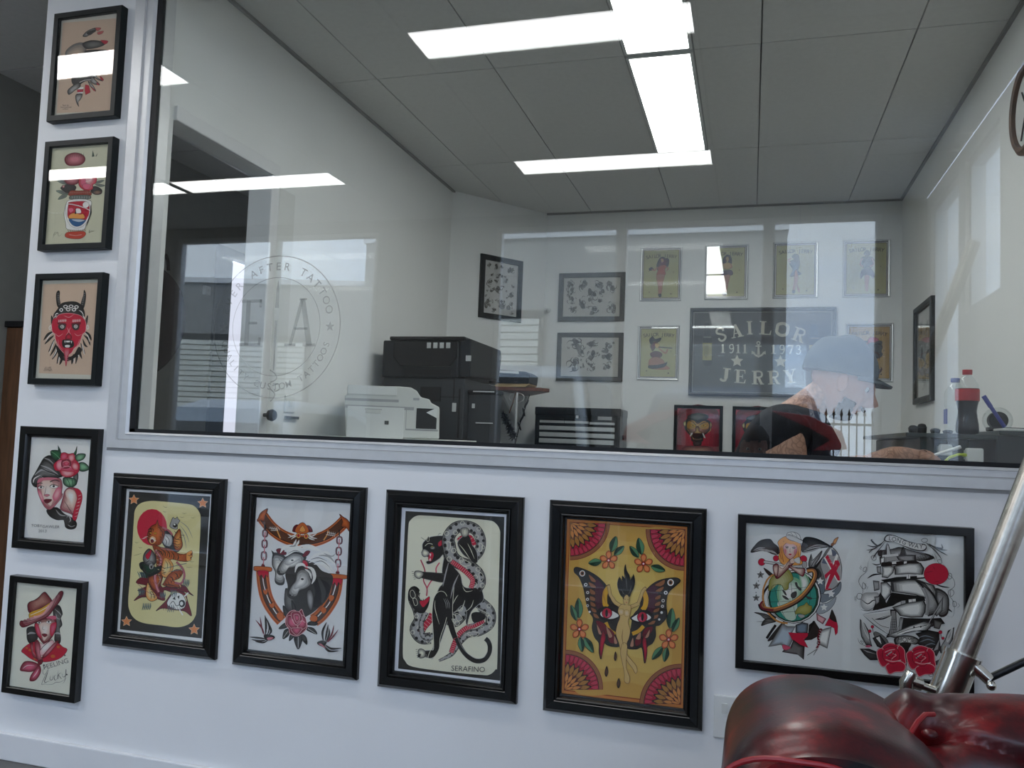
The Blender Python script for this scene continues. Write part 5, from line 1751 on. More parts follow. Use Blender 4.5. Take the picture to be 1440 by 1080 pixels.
LET = {  # bold serif capitals, polygons in a unit box (y up)
 'I': [[(.28, 0), (.72, 0), (.72, 1), (.28, 1)], [(.08, 0), (.92, 0), (.92, .07), (.08, .07)], [(.08, .93), (.92, .93), (.92, 1), (.08, 1)]],
 'L': [[(.14, 0), (.42, 0), (.42, 1), (.14, 1)], [(0, .93), (.56, .93), (.56, 1), (0, 1)], [(0, 0), (.95, 0), (.95, .07), (0, .07)], [(.80, 0), (.95, 0), (1, .34), (.93, .34)]],
 'A': [[(.44, 1), (.56, 1), (.22, 0), (.13, 0)], [(.40, 1), (.58, 1), (.90, 0), (.62, 0)], [(0, 0), (.36, 0), (.36, .07), (0, .07)], [(.50, 0), (1, 0), (1, .07), (.50, .07)], [(.28, .28), (.72, .28), (.70, .35), (.30, .35)]],
 'E': [[(.14, 0), (.42, 0), (.42, 1), (.14, 1)], [(0, .93), (.92, .93), (.92, 1), (0, 1)], [(0, 0), (.95, 0), (.95, .07), (0, .07)], [(.82, 0), (.95, 0), (1, .3), (.93, .3)], [(.82, 1), (.92, 1), (.95, .72), (.88, .72)], [(.42, .46), (.68, .46), (.68, .53), (.42, .53)], [(.66, .34), (.72, .34), (.72, .66), (.66, .66)]],
 'Y': [[(.36, 0), (.64, 0), (.64, .45), (.36, .45)], [(.04, 1), (.34, 1), (.64, .45), (.36, .42)], [(.82, 1), (.90, 1), (.62, .42), (.52, .45)], [(0, .93), (.46, .93), (.46, 1), (0, 1)], [(.64, .93), (1, .93), (1, 1), (.64, 1)], [(.2, 0), (.8, 0), (.8, .07), (.2, .07)]],
 'R': [[(.14, 0), (.40, 0), (.40, 1), (.14, 1)], [(0, .93), (.45, .93), (.45, 1), (0, 1)], [(0, 0), (.54, 0), (.54, .07), (0, .07)], [(.45, .52), (.68, .50), (.95, .06), (.95, 0), (.72, 0)], [(.7, 0), (1.04, 0), (1.04, .07), (.7, .07)]],
 'J': [[(.42, .2), (.70, .25), (.70, 1), (.42, 1)], [(.26, .93), (.88, .93), (.88, 1), (.26, 1)]],
 '1': [[(.36, 0), (.66, 0), (.66, 1), (.36, .9)], [(.14, 0), (.88, 0), (.88, .07), (.14, .07)], [(.14, .84), (.4, .86), (.66, 1), (.5, 1)]],
 '7': [[(.05, .84), (.95, .84), (.95, 1), (.05, 1)], [(.05, .7), (.14, .7), (.14, 1), (.05, 1)], [(.75, .86), (.95, .9), (.55, 0), (.25, 0)]]}
CUR = {'S': [([(.86, .70), (.80, .90), (.50, .98), (.20, .88), (.16, .68), (.45, .54), (.78, .38), (.82, .18), (.52, .03), (.22, .08), (.12, .30)], .21)],
 'O': [([(.5, .96), (.16, .80), (.12, .5), (.16, .2), (.5, .04), (.84, .2), (.88, .5), (.84, .8), (.5, .96)], .22)],
 'R': [([(.38, .96), (.66, .96), (.84, .86), (.84, .62), (.62, .52), (.38, .52)], .15)],
 'J': [([(.56, .3), (.52, .08), (.30, .03), (.12, .16)], .18)],
 '9': [([(.78, .72), (.70, .92), (.5, .97), (.22, .86), (.18, .64), (.36, .46), (.66, .5), (.80, .66)], .16), ([(.80, .72), (.82, .5), (.70, .18), (.44, .02), (.2, .1)], .18)],
 '3': [([(.18, .80), (.36, .96), (.66, .94), (.76, .74), (.62, .56), (.42, .53)], .16), ([(.42, .53), (.70, .50), (.84, .28), (.66, .06), (.36, .02), (.14, .16)], .18)]}
def letter(a, ch, x, y, w_, h_, rot, col='#d6d3c2'):
    c, s = math.cos(R(rot)), math.sin(R(rot))
    T = lambda u, v: (x+(u-.5)*w_*c+(v-.5)*h_*s, y+(u-.5)*w_*s-(v-.5)*h_*c)
    for p in LET.get(ch, []): a.put([[T(*q) for q in p]], colr(col))
    for p, wd in CUR.get(ch, []): a.stroke([T(*q) for q in smooth(p, False)], wd*min(w_, h_)*1.0, colr(col))
def art_sign(a):
    a.run('''
P #3c3a36 60,50 1400,35 1380,862 45,885
P #8f8d84 92,92 1372,76 1352,856 76,862
P #45433e 98,98 1366,82 1346,850 82,856
P #54524c 100,100 330,95 360,230 330,250 190,250
P #4b4944 100,175 1366,160 1366,82 100,100
F+2:#6a6656 #35332e 190,240 205,200 240,200 255,240 255,330 270,370 270,590 175,590 175,370 190,330
P #7c7a70 185,325 258,325 258,340 185,340
P #a39a52 178,388 266,388 262,555 176,555
P #8b823f 190,400 230,400 240,470 210,540 190,500
F+2:#6a6656 #3a4048 1165,240 1180,200 1230,200 1250,240 1250,330 1265,370 1260,590 1155,590 1160,370
P #8f8d84 1172,325 1255,325 1255,335 1172,335
P #a39a6a 1160,395 1255,390 1250,560 1158,565
''')
    for ch, x, y, w_, r in (('S', 352, 305, 92, -20), ('A', 495, 268, 118, -12), ('I', 618, 238, 62, -3), ('L', 765, 238, 112, 3), ('O', 920, 249, 128, 10), ('R', 1070, 300, 112, 20)): letter(a, ch, x, y, w_, 128, r)
    for ch, x, y, w_, r in (('J', 392, 690, 120, 6), ('E', 530, 704, 104, 3), ('R', 690, 712, 108, 0), ('R', 836, 708, 108, -3), ('Y', 988, 692, 118, -8)): letter(a, ch, x, y, w_, 128, r)
    for ch, x in zip('1911', (368, 450, 511, 573)): letter(a, ch, x, 440, 56, 86, 0)
    for ch, x in zip('1973', (836, 916, 992, 1062)): letter(a, ch, x, 440, 58, 86, 0)
    a.run('''
S #d6d3c2 500,558 52
S #d6d3c2 900,556 52
R #d6d3c2 699,384 14 15 9
P #d6d3c2 692,400 707,400 711,495 688,495
P #d6d3c2 672,406 727,406 727,418 672,418
L #d6d3c2 17 650,468 668,496 699,508 730,496 750,468
P #d6d3c2 634,492 636,455 668,478
P #d6d3c2 766,492 764,455 732,478
P #d6d3c2 684,506 716,506 699,526
''')
picture('large dark sign with pale serif lettering, anchor, stars and bottles', (.058, BY, 1.492), .962, .612, [(0, 0), (0, .03), (.004, .036), (.014, .034), (.018, .012), (.018, .002)], [(85, 78), (1380, 62), (1360, 860), (68, 868)], art_sign, '#45433e', None, fm='fgry', name='framed_sign', cat='sign', yprint=.010)
def art_oni(a):
    a.run('''
P crim 90,100 525,115 520,740 85,730
G dred crim 110,130 500,140 495,700 100,690
H pink 3 420,170 500,170 8 60 95
G+3 k2 gry 210,190 300,165 395,185 400,230 300,250 205,230
G+3 k2 sk3 185,240 240,225 300,255 380,235 430,270 440,330 400,390 360,430 350,490 250,490 235,430 200,390 170,330
G+2 br skin2 155,280 180,250 185,310 165,315
G+2 br skin2 445,290 425,260 425,320 440,325
G gold skin2 200,270 260,250 300,290 360,255 410,280 405,340 350,350 300,330 240,350 200,330
T k 7 200,250 250,265 295,310
T k 7 410,265 360,275 305,310
F+3 yel 220,300 260,290 285,315 245,325
F+3 yel 330,315 360,290 400,300 370,325
C k 255,308 7
C k 362,308 7
G+3 br skin2 285,320 315,320 320,370 350,385 340,405 300,415 265,400 262,380 280,370
F+3 k 250,400 350,400 360,440 300,455 245,440
F+2 w 238,390 255,400 222,440
F+2 w 350,395 362,398 382,450 365,440
H skin2 5 200,350 250,440 4 30 60
G+2 k2 dgry 262,490 340,492 330,540 268,538
T skin2 5 430,300 430,360 400,390
G+2 dred sk3 150,560 300,540 450,560 440,700 160,690
''')
ON = [(95, 105), (520, 120), (515, 735), (88, 725)]
picture('small black framed red print of a tusked mask, left of the bent man', (-.352, BY, 1.0), .333, .420, [(0, 0), (0, .016), (.003, .02), (.020, .018), (.022, .006), (.022, .002)], ON, art_oni, 'dred', 'red mask prints', fm='fblk2')
picture('small black framed red mask print, half hidden behind the man in black', (.045, BY, 1.0), .333, .420, [(0, 0), (0, .016), (.003, .02), (.020, .018), (.022, .006), (.022, .002)], ON, art_oni, 'dred', 'red mask prints', fm='fblk2')
t = thing('wall_sensor', 'small round white sensor knob on the back wall beside the flash sheets', 'sensor', (-1.455, BY, 2.10))
bm = B(); lathe(bm, [(.018, 0), (.018, -.012), (.012, -.016)], (-1.455, BY, 2.10), 16, 1); obj('base', bm, M['white'], t, True)
bm = B(); ball(bm, (-1.455, BY-.026, 2.10), .015, seg=12, rings=8); obj('dome', bm, M['white'], t, True)
t = thing('hall_sensor', 'small square white sensor high on the dark hall wall seen through the doorway', 'sensor', (-3.55, 2.41, 2.03))
obj('housing', bx(-3.55, -3.525, 2.38, 2.44, 2.03, 2.09), M['white'], t, bevel=.005); obj('lens', bx(-3.526, -3.52, 2.40, 2.42, 2.05, 2.07), M['offw'], t)
t = thing('light_switch', 'white switch plate on the inner left wall next to the doorway', 'switch', (-2.0, .985, 1.21))
obj('face_plate', bx(-2.0, -1.992, .95, 1.03, 1.225, 1.30), M['white'], t, bevel=.002); obj('rocker', bx(-1.993, -1.986, .975, 1.0, 1.25, 1.275), M['offw'], t)
t = thing('wall_hook_rail', 'thin dark slot plate below the white switch by the doorway', 'plate', (-2.0, 1.0, 1.19))
obj('plate', bx(-2.0, -1.985, .96, 1.06, 1.195, 1.207), M['fgry'], t)

# ------------------------------------------------------------------ office equipment
def Z(u, v, s, ox, oy, Y):   # a pixel of an enlarged crop, carried onto the plane y = Y
    px, py = ox+u*s, oy+v*s
    d = (px-720)/1157*_rr-(py-540)/1157*_uu+_f; k = (Y+2.289)/d.y
    return (k*d.x, 1.15+k*d.z)
t = thing('side_cabinet', 'low pale cabinet below the sill carrying the white desktop printer', 'cabinet', (-1.62, 1.37, 0))
obj('carcass', bx(-1.93, -1.32, 1.18, 1.6, 0, 1.10), M['offw'], t, bevel=.004); obj('top', bx(-1.94, -1.31, 1.17, 1.61, 1.10, 1.125), M['white'], t, bevel=.003)
PC, PT = Vector((-1.385, 1.36, 0)), R(21)
t = thing('desktop_printer', 'off-white desktop laser printer on a low cabinet before the black copier', 'printer', (PC.x, PC.y, 1.127), PT)
def zp(u, v):          # crop pixel -> (distance along the printer's front, height above the cabinet)
    px, py = 460+u*.3056, 440+v*.3056
    d = (px-720)/1157*_rr-(py-540)/1157*_uu+_f; c_, s_ = math.cos(PT), math.sin(PT); n_ = Vector((-s_, c_, 0)); o = Vector((0, -2.289, 1.15))
    k = (PC-o).dot(n_)/d.dot(n_); P_ = o+d*k; return ((P_-PC).dot(Vector((c_, s_, 0))), P_.z-1.127)
pts = [zp(u, v) for u, v in ((85, 575), (82, 455), (80, 380), (92, 375), (92, 336), (330, 338), (385, 343), (412, 358), (432, 388), (472, 398), (478, 414), (517, 434), (514, 590))]
pts[0] = (pts[0][0], 0); pts[-1] = (pts[-1][0], 0)
bm = B(); prism(bm, pts, 1, 0, .36); obj('body', bm, M['offw'], t, bevel=.006)
def pp(name, m, u0, v0, u1, v1, th_, bev=0):
    a, b = zp(u0, v1); c, d = zp(u1, v0); return obj(name, bx(a, c, -th_, .002, b, d), m, t, bevel=bev)
pp('scanner_lid', M['white'], 94, 340, 322, 372, .004, .001); pp('side_panel', M['white'], 88, 438, 355, 570, .003, .001)
pp('output_slot', M['blackp'], 408, 442, 506, 532, .002)
a_, b_ = zp(408, 532); c_, d_ = zp(506, 442)
bm = B(); prism(bm, [(c_, b_+(d_-b_)*.55), (c_, d_), (c_-.012, d_), (c_-.05, b_+(d_-b_)*.80)], 1, -.006, -.001); obj('paper_flap', bm, M['white'], t)
pp('grip', M['alud'], 175, 443, 252, 446, .005); pp('grip', M['offw'], 177, 446, 250, 460, .006, .001); pp('logo_badge', M['fgry'], 264, 497, 284, 513, .005); pp('brand_strip', M['alud'], 396, 392, 425, 402, .002)
pp('door_seam', M['alud'], 362, 436, 364, 540, .001); pp('door_seam', M['alud'], 362, 538, 510, 540, .001); pp('lid_seam', M['alud'], 82, 434, 400, 436, .001); pp('lid_seam', M['alud'], 82, 400, 330, 402, .001)
def rectz(u0, v0, u1, v1, Y, s=.3056, ox=460, oy=440): (a, b), (c, d) = Z(u0, v1, s, ox, oy, Y), Z(u1, v0, s, ox, oy, Y); return a, c, b, d
def plate(name, m, parent, u0, v0, u1, v1, Y, th_, bev=0, **k):
    a, c, b, d = rectz(u0, v0, u1, v1, Y, **k); return obj(name, bx(a, c, Y-th_, Y, b, d), m, parent, bevel=bev)
# copier
q = dict(s=250/1440, ox=530, oy=460)
t = thing('photocopier', 'tall charcoal office photocopier behind the white printer', 'photocopier', (-1.6, 2.1, 0))
def zz(u, v, Y): return Z(u, v, q['s'], q['ox'], q['oy'], Y)
xL, _ = zz(55, 300, 1.8); xR, zt = zz(715, 400, 1.8); xT0, zT = zz(122, 80, 1.8); xT1, _ = zz(700, 85, 1.8); _, zb = zz(0, 405, 1.8); _, zlid = zz(0, 110, 1.8)
obj('body', bx(xL, xT1+.02, 1.8, 2.35, 0, zb), M['dgrey'], t, bevel=.006)
obj('scanner_unit', bx(xL, xT1-.015, 1.78, 2.33, zb, zlid), M['dgrey2'], t, bevel=.008)
obj('lid', bx(xT0, xT1+.02, 1.77, 2.33, zlid, zT), M['blackp'], t, bevel=.006)
# deep control shelf that runs back on the right, with its stepped end
bm = B(); prism(bm, [(1.80, zT-.01), (2.34, zT-.01), (2.36, zT-.05), (2.32, zb+.03), (1.80, zb+.01)], 0, xT1-.015, xT1+.045); obj('side_shelf', bm, M['dgrey2'], t, bevel=.004)
bm = B(); a1, z1 = zz(140, 115, 1.77); a2, z2 = zz(645, 320, 1.77)
prism(bm, [(a1, z1), (a2, z1), (a2, z2+.05), (a2-.035, z2), (a1+.045, z2), (a1, z2+.05)], 1, 1.765, 1.781); obj('control_panel', bm, M['blackp'], t, bevel=.004)
for k in range(4): plate('panel_icon', M['silver'], t, 405+k*52, 125, 440+k*52, 170, 1.765, .002, **q)
plate('vent_slot', M['blackp'], t, 225, 345, 600, 385, 1.78, .003, **q); plate('bypass_recess', M['blackp'], t, 350, 485, 520, 600, 1.8, .003, **q)
plate('latch', M['silver'], t, 610, 615, 645, 685, 1.8, .006, .001, **q); plate('door_seam', M['blackp'], t, 625, 310, 628, 600, 1.8, .002, **q); plate('door_seam', M['blackp'], t, 510, 565, 680, 568, 1.8, .002, **q); plate('door_seam', M['blackp'], t, 662, 500, 665, 900, 1.8, .002, **q)
plate('label_strip', M['silver'], t, 720, 230, 765, 275, 1.797, .003, **q)
x0_, z0_ = zz(680, 500, 1.8); x1_, _ = zz(1003, 550, 1.95)
obj('paper_unit', bx(xT1+.02, x1_, 1.86, 1.98, 0, z0_-.02), M['dgrey'], t, bevel=.006)
obj('paper_unit_top', bx(xT1+.02, x1_+.006, 1.85, 1.985, z0_-.02, z0_), M['dgrey2'], t, bevel=.004)
for v in (745, 900): obj('drawer_handle', bx(xT1+.07, x1_-.01, 1.85, 1.86, zz(0, v+8, 1.86)[1], zz(0, v, 1.86)[1]), M['alu'], t, bevel=.001)
for v in (530, ): obj('trim_strip', bx(xT1+.05, x1_-.005, 1.848, 1.852, z0_-.012, z0_-.006), M['silver'], t)
obj('badge', bx(xT1+.045, xT1+.06, 1.853, 1.86, zz(0, 635, 1.86)[1], zz(0, 600, 1.86)[1]), M['silver'], t)
# corner shelf
t = thing('corner_shelf', 'red-brown corner shelf board fixed to the angled wall right of the copier', 'shelf', (-1.5, 3.0, 1.42))
bm = B(); prism(bm, [(-1.94, 2.98), (-1.72, 2.80), (-1.30, 2.86), (-1.27, 2.95), (-1.55, 3.49), (-1.585, 3.465)], 2, 1.452, 1.476); obj('board', bm, M['wood'], t, bevel=.003)
bm = B(); prism(bm, [(2.9, 1.452), (3.3, 1.452), (3.38, 1.25), (3.33, 1.25)], 0, -1.60, -1.585); obj('bracket', bm, M['alu'], t)
t = thing('packed_sheets', 'tan cardboard sheets under the black label printer on the corner shelf', 'cardboard', (-1.5, 2.95, 1.476))
for k in range(3): obj('sheet', bx(-1.62+.01*k, -1.40+.008*k, 2.83+.01*k, 3.05, 1.476+.008*k, 1.483+.008*k), M['card'], t)
t = thing('label_printer', 'black printer with a white strip and red sticker on the wooden corner shelf', 'printer', (-1.5, 2.95, 1.50))
bm = B(); prism(bm, [(-1.70, 1.500), (-1.385, 1.500), (-1.38, 1.56), (-1.41, 1.578), (-1.635, 1.592), (-1.70, 1.587)], 1, 2.84, 3.07); obj('body', bm, M['blackp'], t, bevel=.006)
bm = B(); prism(bm, [(-1.61, 1.568), (-1.45, 1.562), (-1.455, 1.578), (-1.615, 1.586)], 1, 2.834, 2.84); obj('white_strip', bm, M['white'], t)
obj('red_sticker', bx(-1.68, -1.63, 2.835, 2.841, 1.53, 1.558), M['pink'], t)
obj('feed_tray', bx(-1.72, -1.665, 2.88, 3.0, 1.56, 1.60), M['dgrey2'], t, bevel=.004)
t = thing('coat_stand', 'thin pale metal stand with a wire ring under the corner shelf', 'stand', (-1.42, 2.7, 0))
bm = B(); cyl(bm, (-1.42, 2.7, .02), (-1.42, 2.7, 1.43), .008, 10); obj('pole', bm, M['alu'], t, True)
bm = B(); tube(bm, [(-1.42+.05*math.cos(a*PI/10), 2.7, 1.40+.03*math.sin(a*PI/10)) for a in range(21)], .002, 6); obj('ring', bm, M['alu'], t, True)
bm = B(); lathe(bm, [(.11, 0), (.11, .01), (.02, .025)], (-1.42, 2.7, 0), 20); obj('base', bm, M['alu'], t, True)
t = thing('feather_duster', 'black feather duster hanging beside the thin metal stand', 'duster', (-1.48, 2.68, 1.16))
bm = B(); tube(bm, [(-1.42, 2.68, 1.44), (-1.44, 2.68, 1.36), (-1.46, 2.68, 1.30)], .004, 8); obj('handle', bm, M['wood2'], t, True)
bm = B(); g = random.Random(3)
for k in range(170):
    u = g.random(); cx, cz = -1.50+.08*u, 1.30-.15*u; a = g.uniform(0, 6.28); l = g.uniform(.02, .038); dy = g.uniform(-.03, .03)
    p = Vector((cx, 2.68, cz)); e = p+Vector((l*math.cos(a), dy, l*math.sin(a)-.01)); n_ = Vector((-math.sin(a), .3, math.cos(a)))*.005
    vs = [bm.verts.new(x) for x in (p-n_, p+n_, e)]; bm.faces.new(vs)
obj('feathers', bm, M['cloth'], t)['kind'] = 'stuff'; 
t = thing('dried_twig', 'dark thin leafy twig leaning beside the feather duster under the shelf', 'twig', (-1.39, 2.68, 1.1))
bm = B(); tube(bm, [(-1.41, 2.66, 1.10), (-1.38, 2.66, 1.24), (-1.35, 2.66, 1.34), (-1.325, 2.66, 1.42)], .003, 6); obj('stem', bm, M['blackp'], t, True)
for k, (x, z, a) in enumerate(((-1.37, 1.27, .5), (-1.36, 1.31, -.3), (-1.345, 1.36, .5), (-1.385, 1.22, -.4))):
    bm = B(); ball(bm, (0, 0, 0), .03, (.22, .2, 1), 8, 6); bmesh.ops.rotate(bm, verts=bm.verts, matrix=Matrix.Rotation(a, 3, 'Y')); bmesh.ops.translate(bm, verts=bm.verts, vec=(x, 2.66, z)); obj('leaf', bm, M['blackp'], t, True)
# tool chest
t = thing('storage_cabinet', 'grey cabinet under the black tool chest at the back wall', 'cabinet', (-1.12, 3.35, 0))
obj('carcass', bx(-1.46, -.80, 3.18, 3.58, 0, 1.07), M['alud'], t, bevel=.004); obj('door', bx(-1.45, -1.135, 3.17, 3.18, .02, 1.06), M['offw'], t); obj('door', bx(-1.125, -.81, 3.17, 3.18, .02, 1.06), M['offw'], t)
t = thing('tool_chest', 'black metal tool chest with long silver drawer pulls at the back wall', 'tool chest', (-1.13, 3.35, 1.07))
obj('carcass', bx(-1.425, -.838, 3.2, 3.52, 1.07, 1.362), M['toolbox'], t, bevel=.004)
obj('lid', bx(-1.428, -.835, 3.195, 3.525, 1.31, 1.366), M['toolbox'], t, bevel=.006)
obj('side_handle', bx(-.838, -.826, 3.3, 3.42, 1.16, 1.19), M['blackp'], t, bevel=.003)
q2 = dict(s=160/1440, ox=740, oy=560)
for (u0, u1, v) in ((170, 478, 295), (484, 792, 305), (800, 1120, 322), (165, 1118, 385), (165, 1118, 468), (160, 1108, 548)):
    a_, c_, b_, d_ = rectz(u0, v-42, u1, v+32, 3.2, **q2); b_ = max(b_, 1.075)
    dw = obj('drawer', bx(a_+.002, c_-.002, 3.190, 3.2, b_+.001, d_-.001), M['toolbox'], t, bevel=.002)
    a_, c_, b_, d_ = rectz(u0, v-10, u1, v+11, 3.18, **q2)
    obj('drawer_pull', bx(a_, c_, 3.176, 3.190, b_, d_), M['silver'], dw, bevel=.002)
plate('key_lock', M['silver'], t, 630, 220, 662, 255, 3.194, .006, .001, **q2); plate('name_badge', M['alud'], t, 905, 235, 1085, 285, 3.194, .002, **q2)

# ------------------------------------------------------------------ work bench at the right
t = thing('work_bench', 'dark work bench with a thin glass top along the right wall', 'bench', (.72, .95, 0))
bm = B(); box(bm, .525, .665, .62, 1.6, 0, 1.196); box(bm, .665, .93, .62, 1.6, 0, .9); obj('cabinet_body', bm, M['cabin'], t, bevel=.004)
obj('glass_top', bx(.475, .735, .58, 1.62, 1.198, 1.212), M['bench'], t, bevel=.002)
obj('upper_top', bx(.735, .94, .56, 1.62, 1.212, 1.226), M['bench'], t, bevel=.002)
obj('side_panel', bx(.735, .93, .60, 1.6, .9, 1.212), M['dgrey'], t)
obj('leg', bx(.52, .55, .60, .63, 0, 1.198), M['cabin'], t)
def bottle(t, c, h, r, m, label_m=None, cap_m=None, liquid=None):
    x, y, z = c
    prof = [(.6*r, 0), (.92*r, .02*h), (r, .06*h), (r*.97, .16*h), (.86*r, .27*h), (.80*r, .36*h), (.88*r, .45*h), (r, .52*h), (r, .70*h), (.9*r, .78*h), (.55*r, .87*h), (.36*r, .91*h), (.34*r, .94*h)]
    bm = B(); lathe(bm, [(a, b) for a, b in prof], c, 24); obj('bottle_body', bm, m, t, True)
    if liquid:
        bm = B(); lathe(bm, [(a*.96, b+.002) for a, b in prof[:9]]+[(.96*r, liquid*h)], c, 24); obj('drink', bm, M['cola'], t, True)
    if label_m:
        bm = B(); lathe(bm, [(1.01*r, 0), (1.02*r, .02*h), (1.02*r, .16*h), (1.01*r, .18*h)], (x, y, z+.52*h), 24); obj('label', bm, label_m, t, True)
    if cap_m:
        bm = B(); lathe(bm, [(.40*r, 0), (.42*r, .01*h), (.42*r, .07*h), (.38*r, .075*h)], (x, y, z+.925*h), 20); obj('bottle_cap', bm, cap_m, t, True)
t = thing('cola_bottle', 'cola bottle with red cap and red label standing on the work bench', 'bottle', (.682, .72, 1.212)); bottle(t, (.682, .72, 1.212), .215, .0355, M['pet'], M['red'], M['red'], .60)
t = thing('water_bottle', 'clear bottle with dark blue cap behind the cola bottle', 'bottle', (.668, .82, 1.212)); bottle(t, (.668, .82, 1.212), .195, .034, M['pet'], None, M['blue'])
obj('blue_label', bx(.636, .640, .80, .84, 1.25, 1.30), M['blue'], t)
g = random.Random(5)
for k, (x, h_, lb) in enumerate(((.510, .026, 'small black ink cup at the left end of the bench top'), (.536, .032, 'taller black ink cup second on the bench top'), (.575, .018, 'low grey ink cup in middle of the bench top'), (.612, .014, 'flattened black cloth lump left of the bottles'))):
    t = thing('ink_cup' if k < 3 else 'cloth_lump', lb, 'cup' if k < 3 else 'cloth', (x, .66, 1.212))
    bm = B(); lathe(bm, [(.012, 0), (.014, .004), (.015, h_*.6), (.011, h_*.9), (.004, h_)], (x, .66, 1.212), 14); obj('body', bm, M['blackp' if k != 2 else 'dgrey'], t, True)
    bm = B(); lathe(bm, [(.0155, 0), (.0155, .003)], (x, .66, 1.212+h_*.55), 14); obj('rim', bm, M['dgrey'], t, True)
t = thing('marker_pen', 'blue marker pen leaning in the holder at the right of the bench', 'pen', (.77, .66, 1.226))
bm = B(); cyl(bm, (.775, .66, 1.24), (.735, .66, 1.305), .006, 12); obj('barrel', bm, M['blue'], t, True)
bm = B(); cyl(bm, (.736, .66, 1.303), (.715, .66, 1.338), .0072, 12); obj('cap', bm, M['blue'], t, True)
t = thing('tape_dispenser', 'black tape dispenser holding a clear roll at the right end of bench', 'dispenser', (.80, .70, 1.226))
bm = B(); lathe(bm, [(.018, -.012), (.042, -.012), (.042, .012), (.018, .012)], (.765, .70, 1.262), 24, 1); obj('tape_roll', bm, M['pet'], t, True)
bm = B(); lathe(bm, [(.010, -.014), (.028, -.014), (.028, .014), (.010, .014)], (.765, .70, 1.262), 20, 1); obj('core', bm, M['blackp'], t, True)
obj('base', bx(.735, .85, .68, .72, 1.226, 1.240), M['blackp'], t, bevel=.004)
t = thing('drawing_tablet', 'flat white edged tablet lying on the upper bench top', 'tablet', (.82, .64, 1.226)); obj('slab', bx(.745, .93, .57, .67, 1.226, 1.234), M['white'], t, bevel=.002); obj('screen', bx(.752, .922, .575, .665, 1.234, 1.235), M['dgrey'], t)
for x, z, y, lb in ((.575, 1.148, .585, 'small white plug adapter behind the gloved fingers'), (.645, 1.13, .555, 'larger white plug block holding the lime green cable')):
    t = thing('power_adapter', lb, 'adapter', (x, y, z)); wd = .036 if x < .6 else .046
    obj('housing', bx(x, x+wd, y, y+.035, z-.005, z+wd*.85), M['white'], t, bevel=.005); obj('socket_face', bx(x-.004, x, y+.006, y+.03, z+.003, z+wd*.7), M['offw'], t, bevel=.001)
t = thing('power_cable', 'lime green cable curving up to the white plug block', 'cable', (.60, .54, 1.09))
bm = B(); tube(bm, smooth([(.565, .54, 1.09), (.585, .545, 1.13), (.615, .55, 1.148), (.645, .565, 1.146)], False) if False else [(.565, .54, 1.085), (.575, .542, 1.118), (.592, .545, 1.137), (.618, .55, 1.148), (.646, .568, 1.147)], .0042, 10); obj('cord', bm, M['lime'], t, True)
bm = B(); cyl(bm, (.634, .56, 1.147), (.647, .568, 1.147), .006, 10); obj('plug_end', bm, M['lime'], t, True)

# round things at the two picture edges
t = thing('leather_disc', 'round dark brown leather disc hanging just inside the window at far left', 'disc', (-2.13, .17, 1.34))
bm = B(); lathe(bm, [(.001, .03), (.12, .026), (.20, .012), (.212, 0), (.20, -.012), (.12, -.026), (.001, -.03)], (-2.142, .17, 1.52), 48, 1); obj('disc_body', bm, M['disc'], t, True)
bm = B(); tube(bm, [(-2.01, .16, 1.70), (-2.005, .15, 1.73), (-2.0, .13, 1.75)], .006, 8); obj('hanger', bm, M['disc'], t, True)
t = thing('wall_clock', 'round wooden rimmed wall clock at the right edge of the picture', 'clock', (.945, 1.0, 2.39))
bm = B(); lathe(bm, [(.17, 0), (.17, -.02), (.155, -.03), (.14, -.026), (.14, -.01)], (.945, .98, 2.40), 40, 0); obj('rim', bm, M['wood2'], t, True)
bm = B(); lathe(bm, [(.14, -.010), (.139, -.012)], (.945, .98, 2.40), 32, 0); obj('dial', bm, M['white'], t, True)
for a, l in ((.6, .09), (2.6, .12)):
    bm = B(); tube(bm, [(.93, .98, 2.40), (.93, .98+l*math.sin(a), 2.40+l*math.cos(a))], .003, 6); obj('hand', bm, M['blackp'], t)
# hall furniture left of the pillar
t = thing('timber_cabinet', 'tall dark timber cabinet in the dim hall left of the white pillar', 'cabinet', (-3.4, 1.05, 0))
obj('carcass', bx(-3.545, -3.36, .90, 1.45, 0, 1.60), M['wood2'], t, bevel=.004); obj('top', bx(-3.545, -3.34, .885, 1.47, 1.60, 1.63), M['blackp'], t, bevel=.003)
obj('door', bx(-3.36, -3.345, .92, 1.17, .05, 1.57), M['wood2'], t, bevel=.003); obj('door', bx(-3.36, -3.345, 1.18, 1.43, .05, 1.57), M['wood2'], t, bevel=.003)
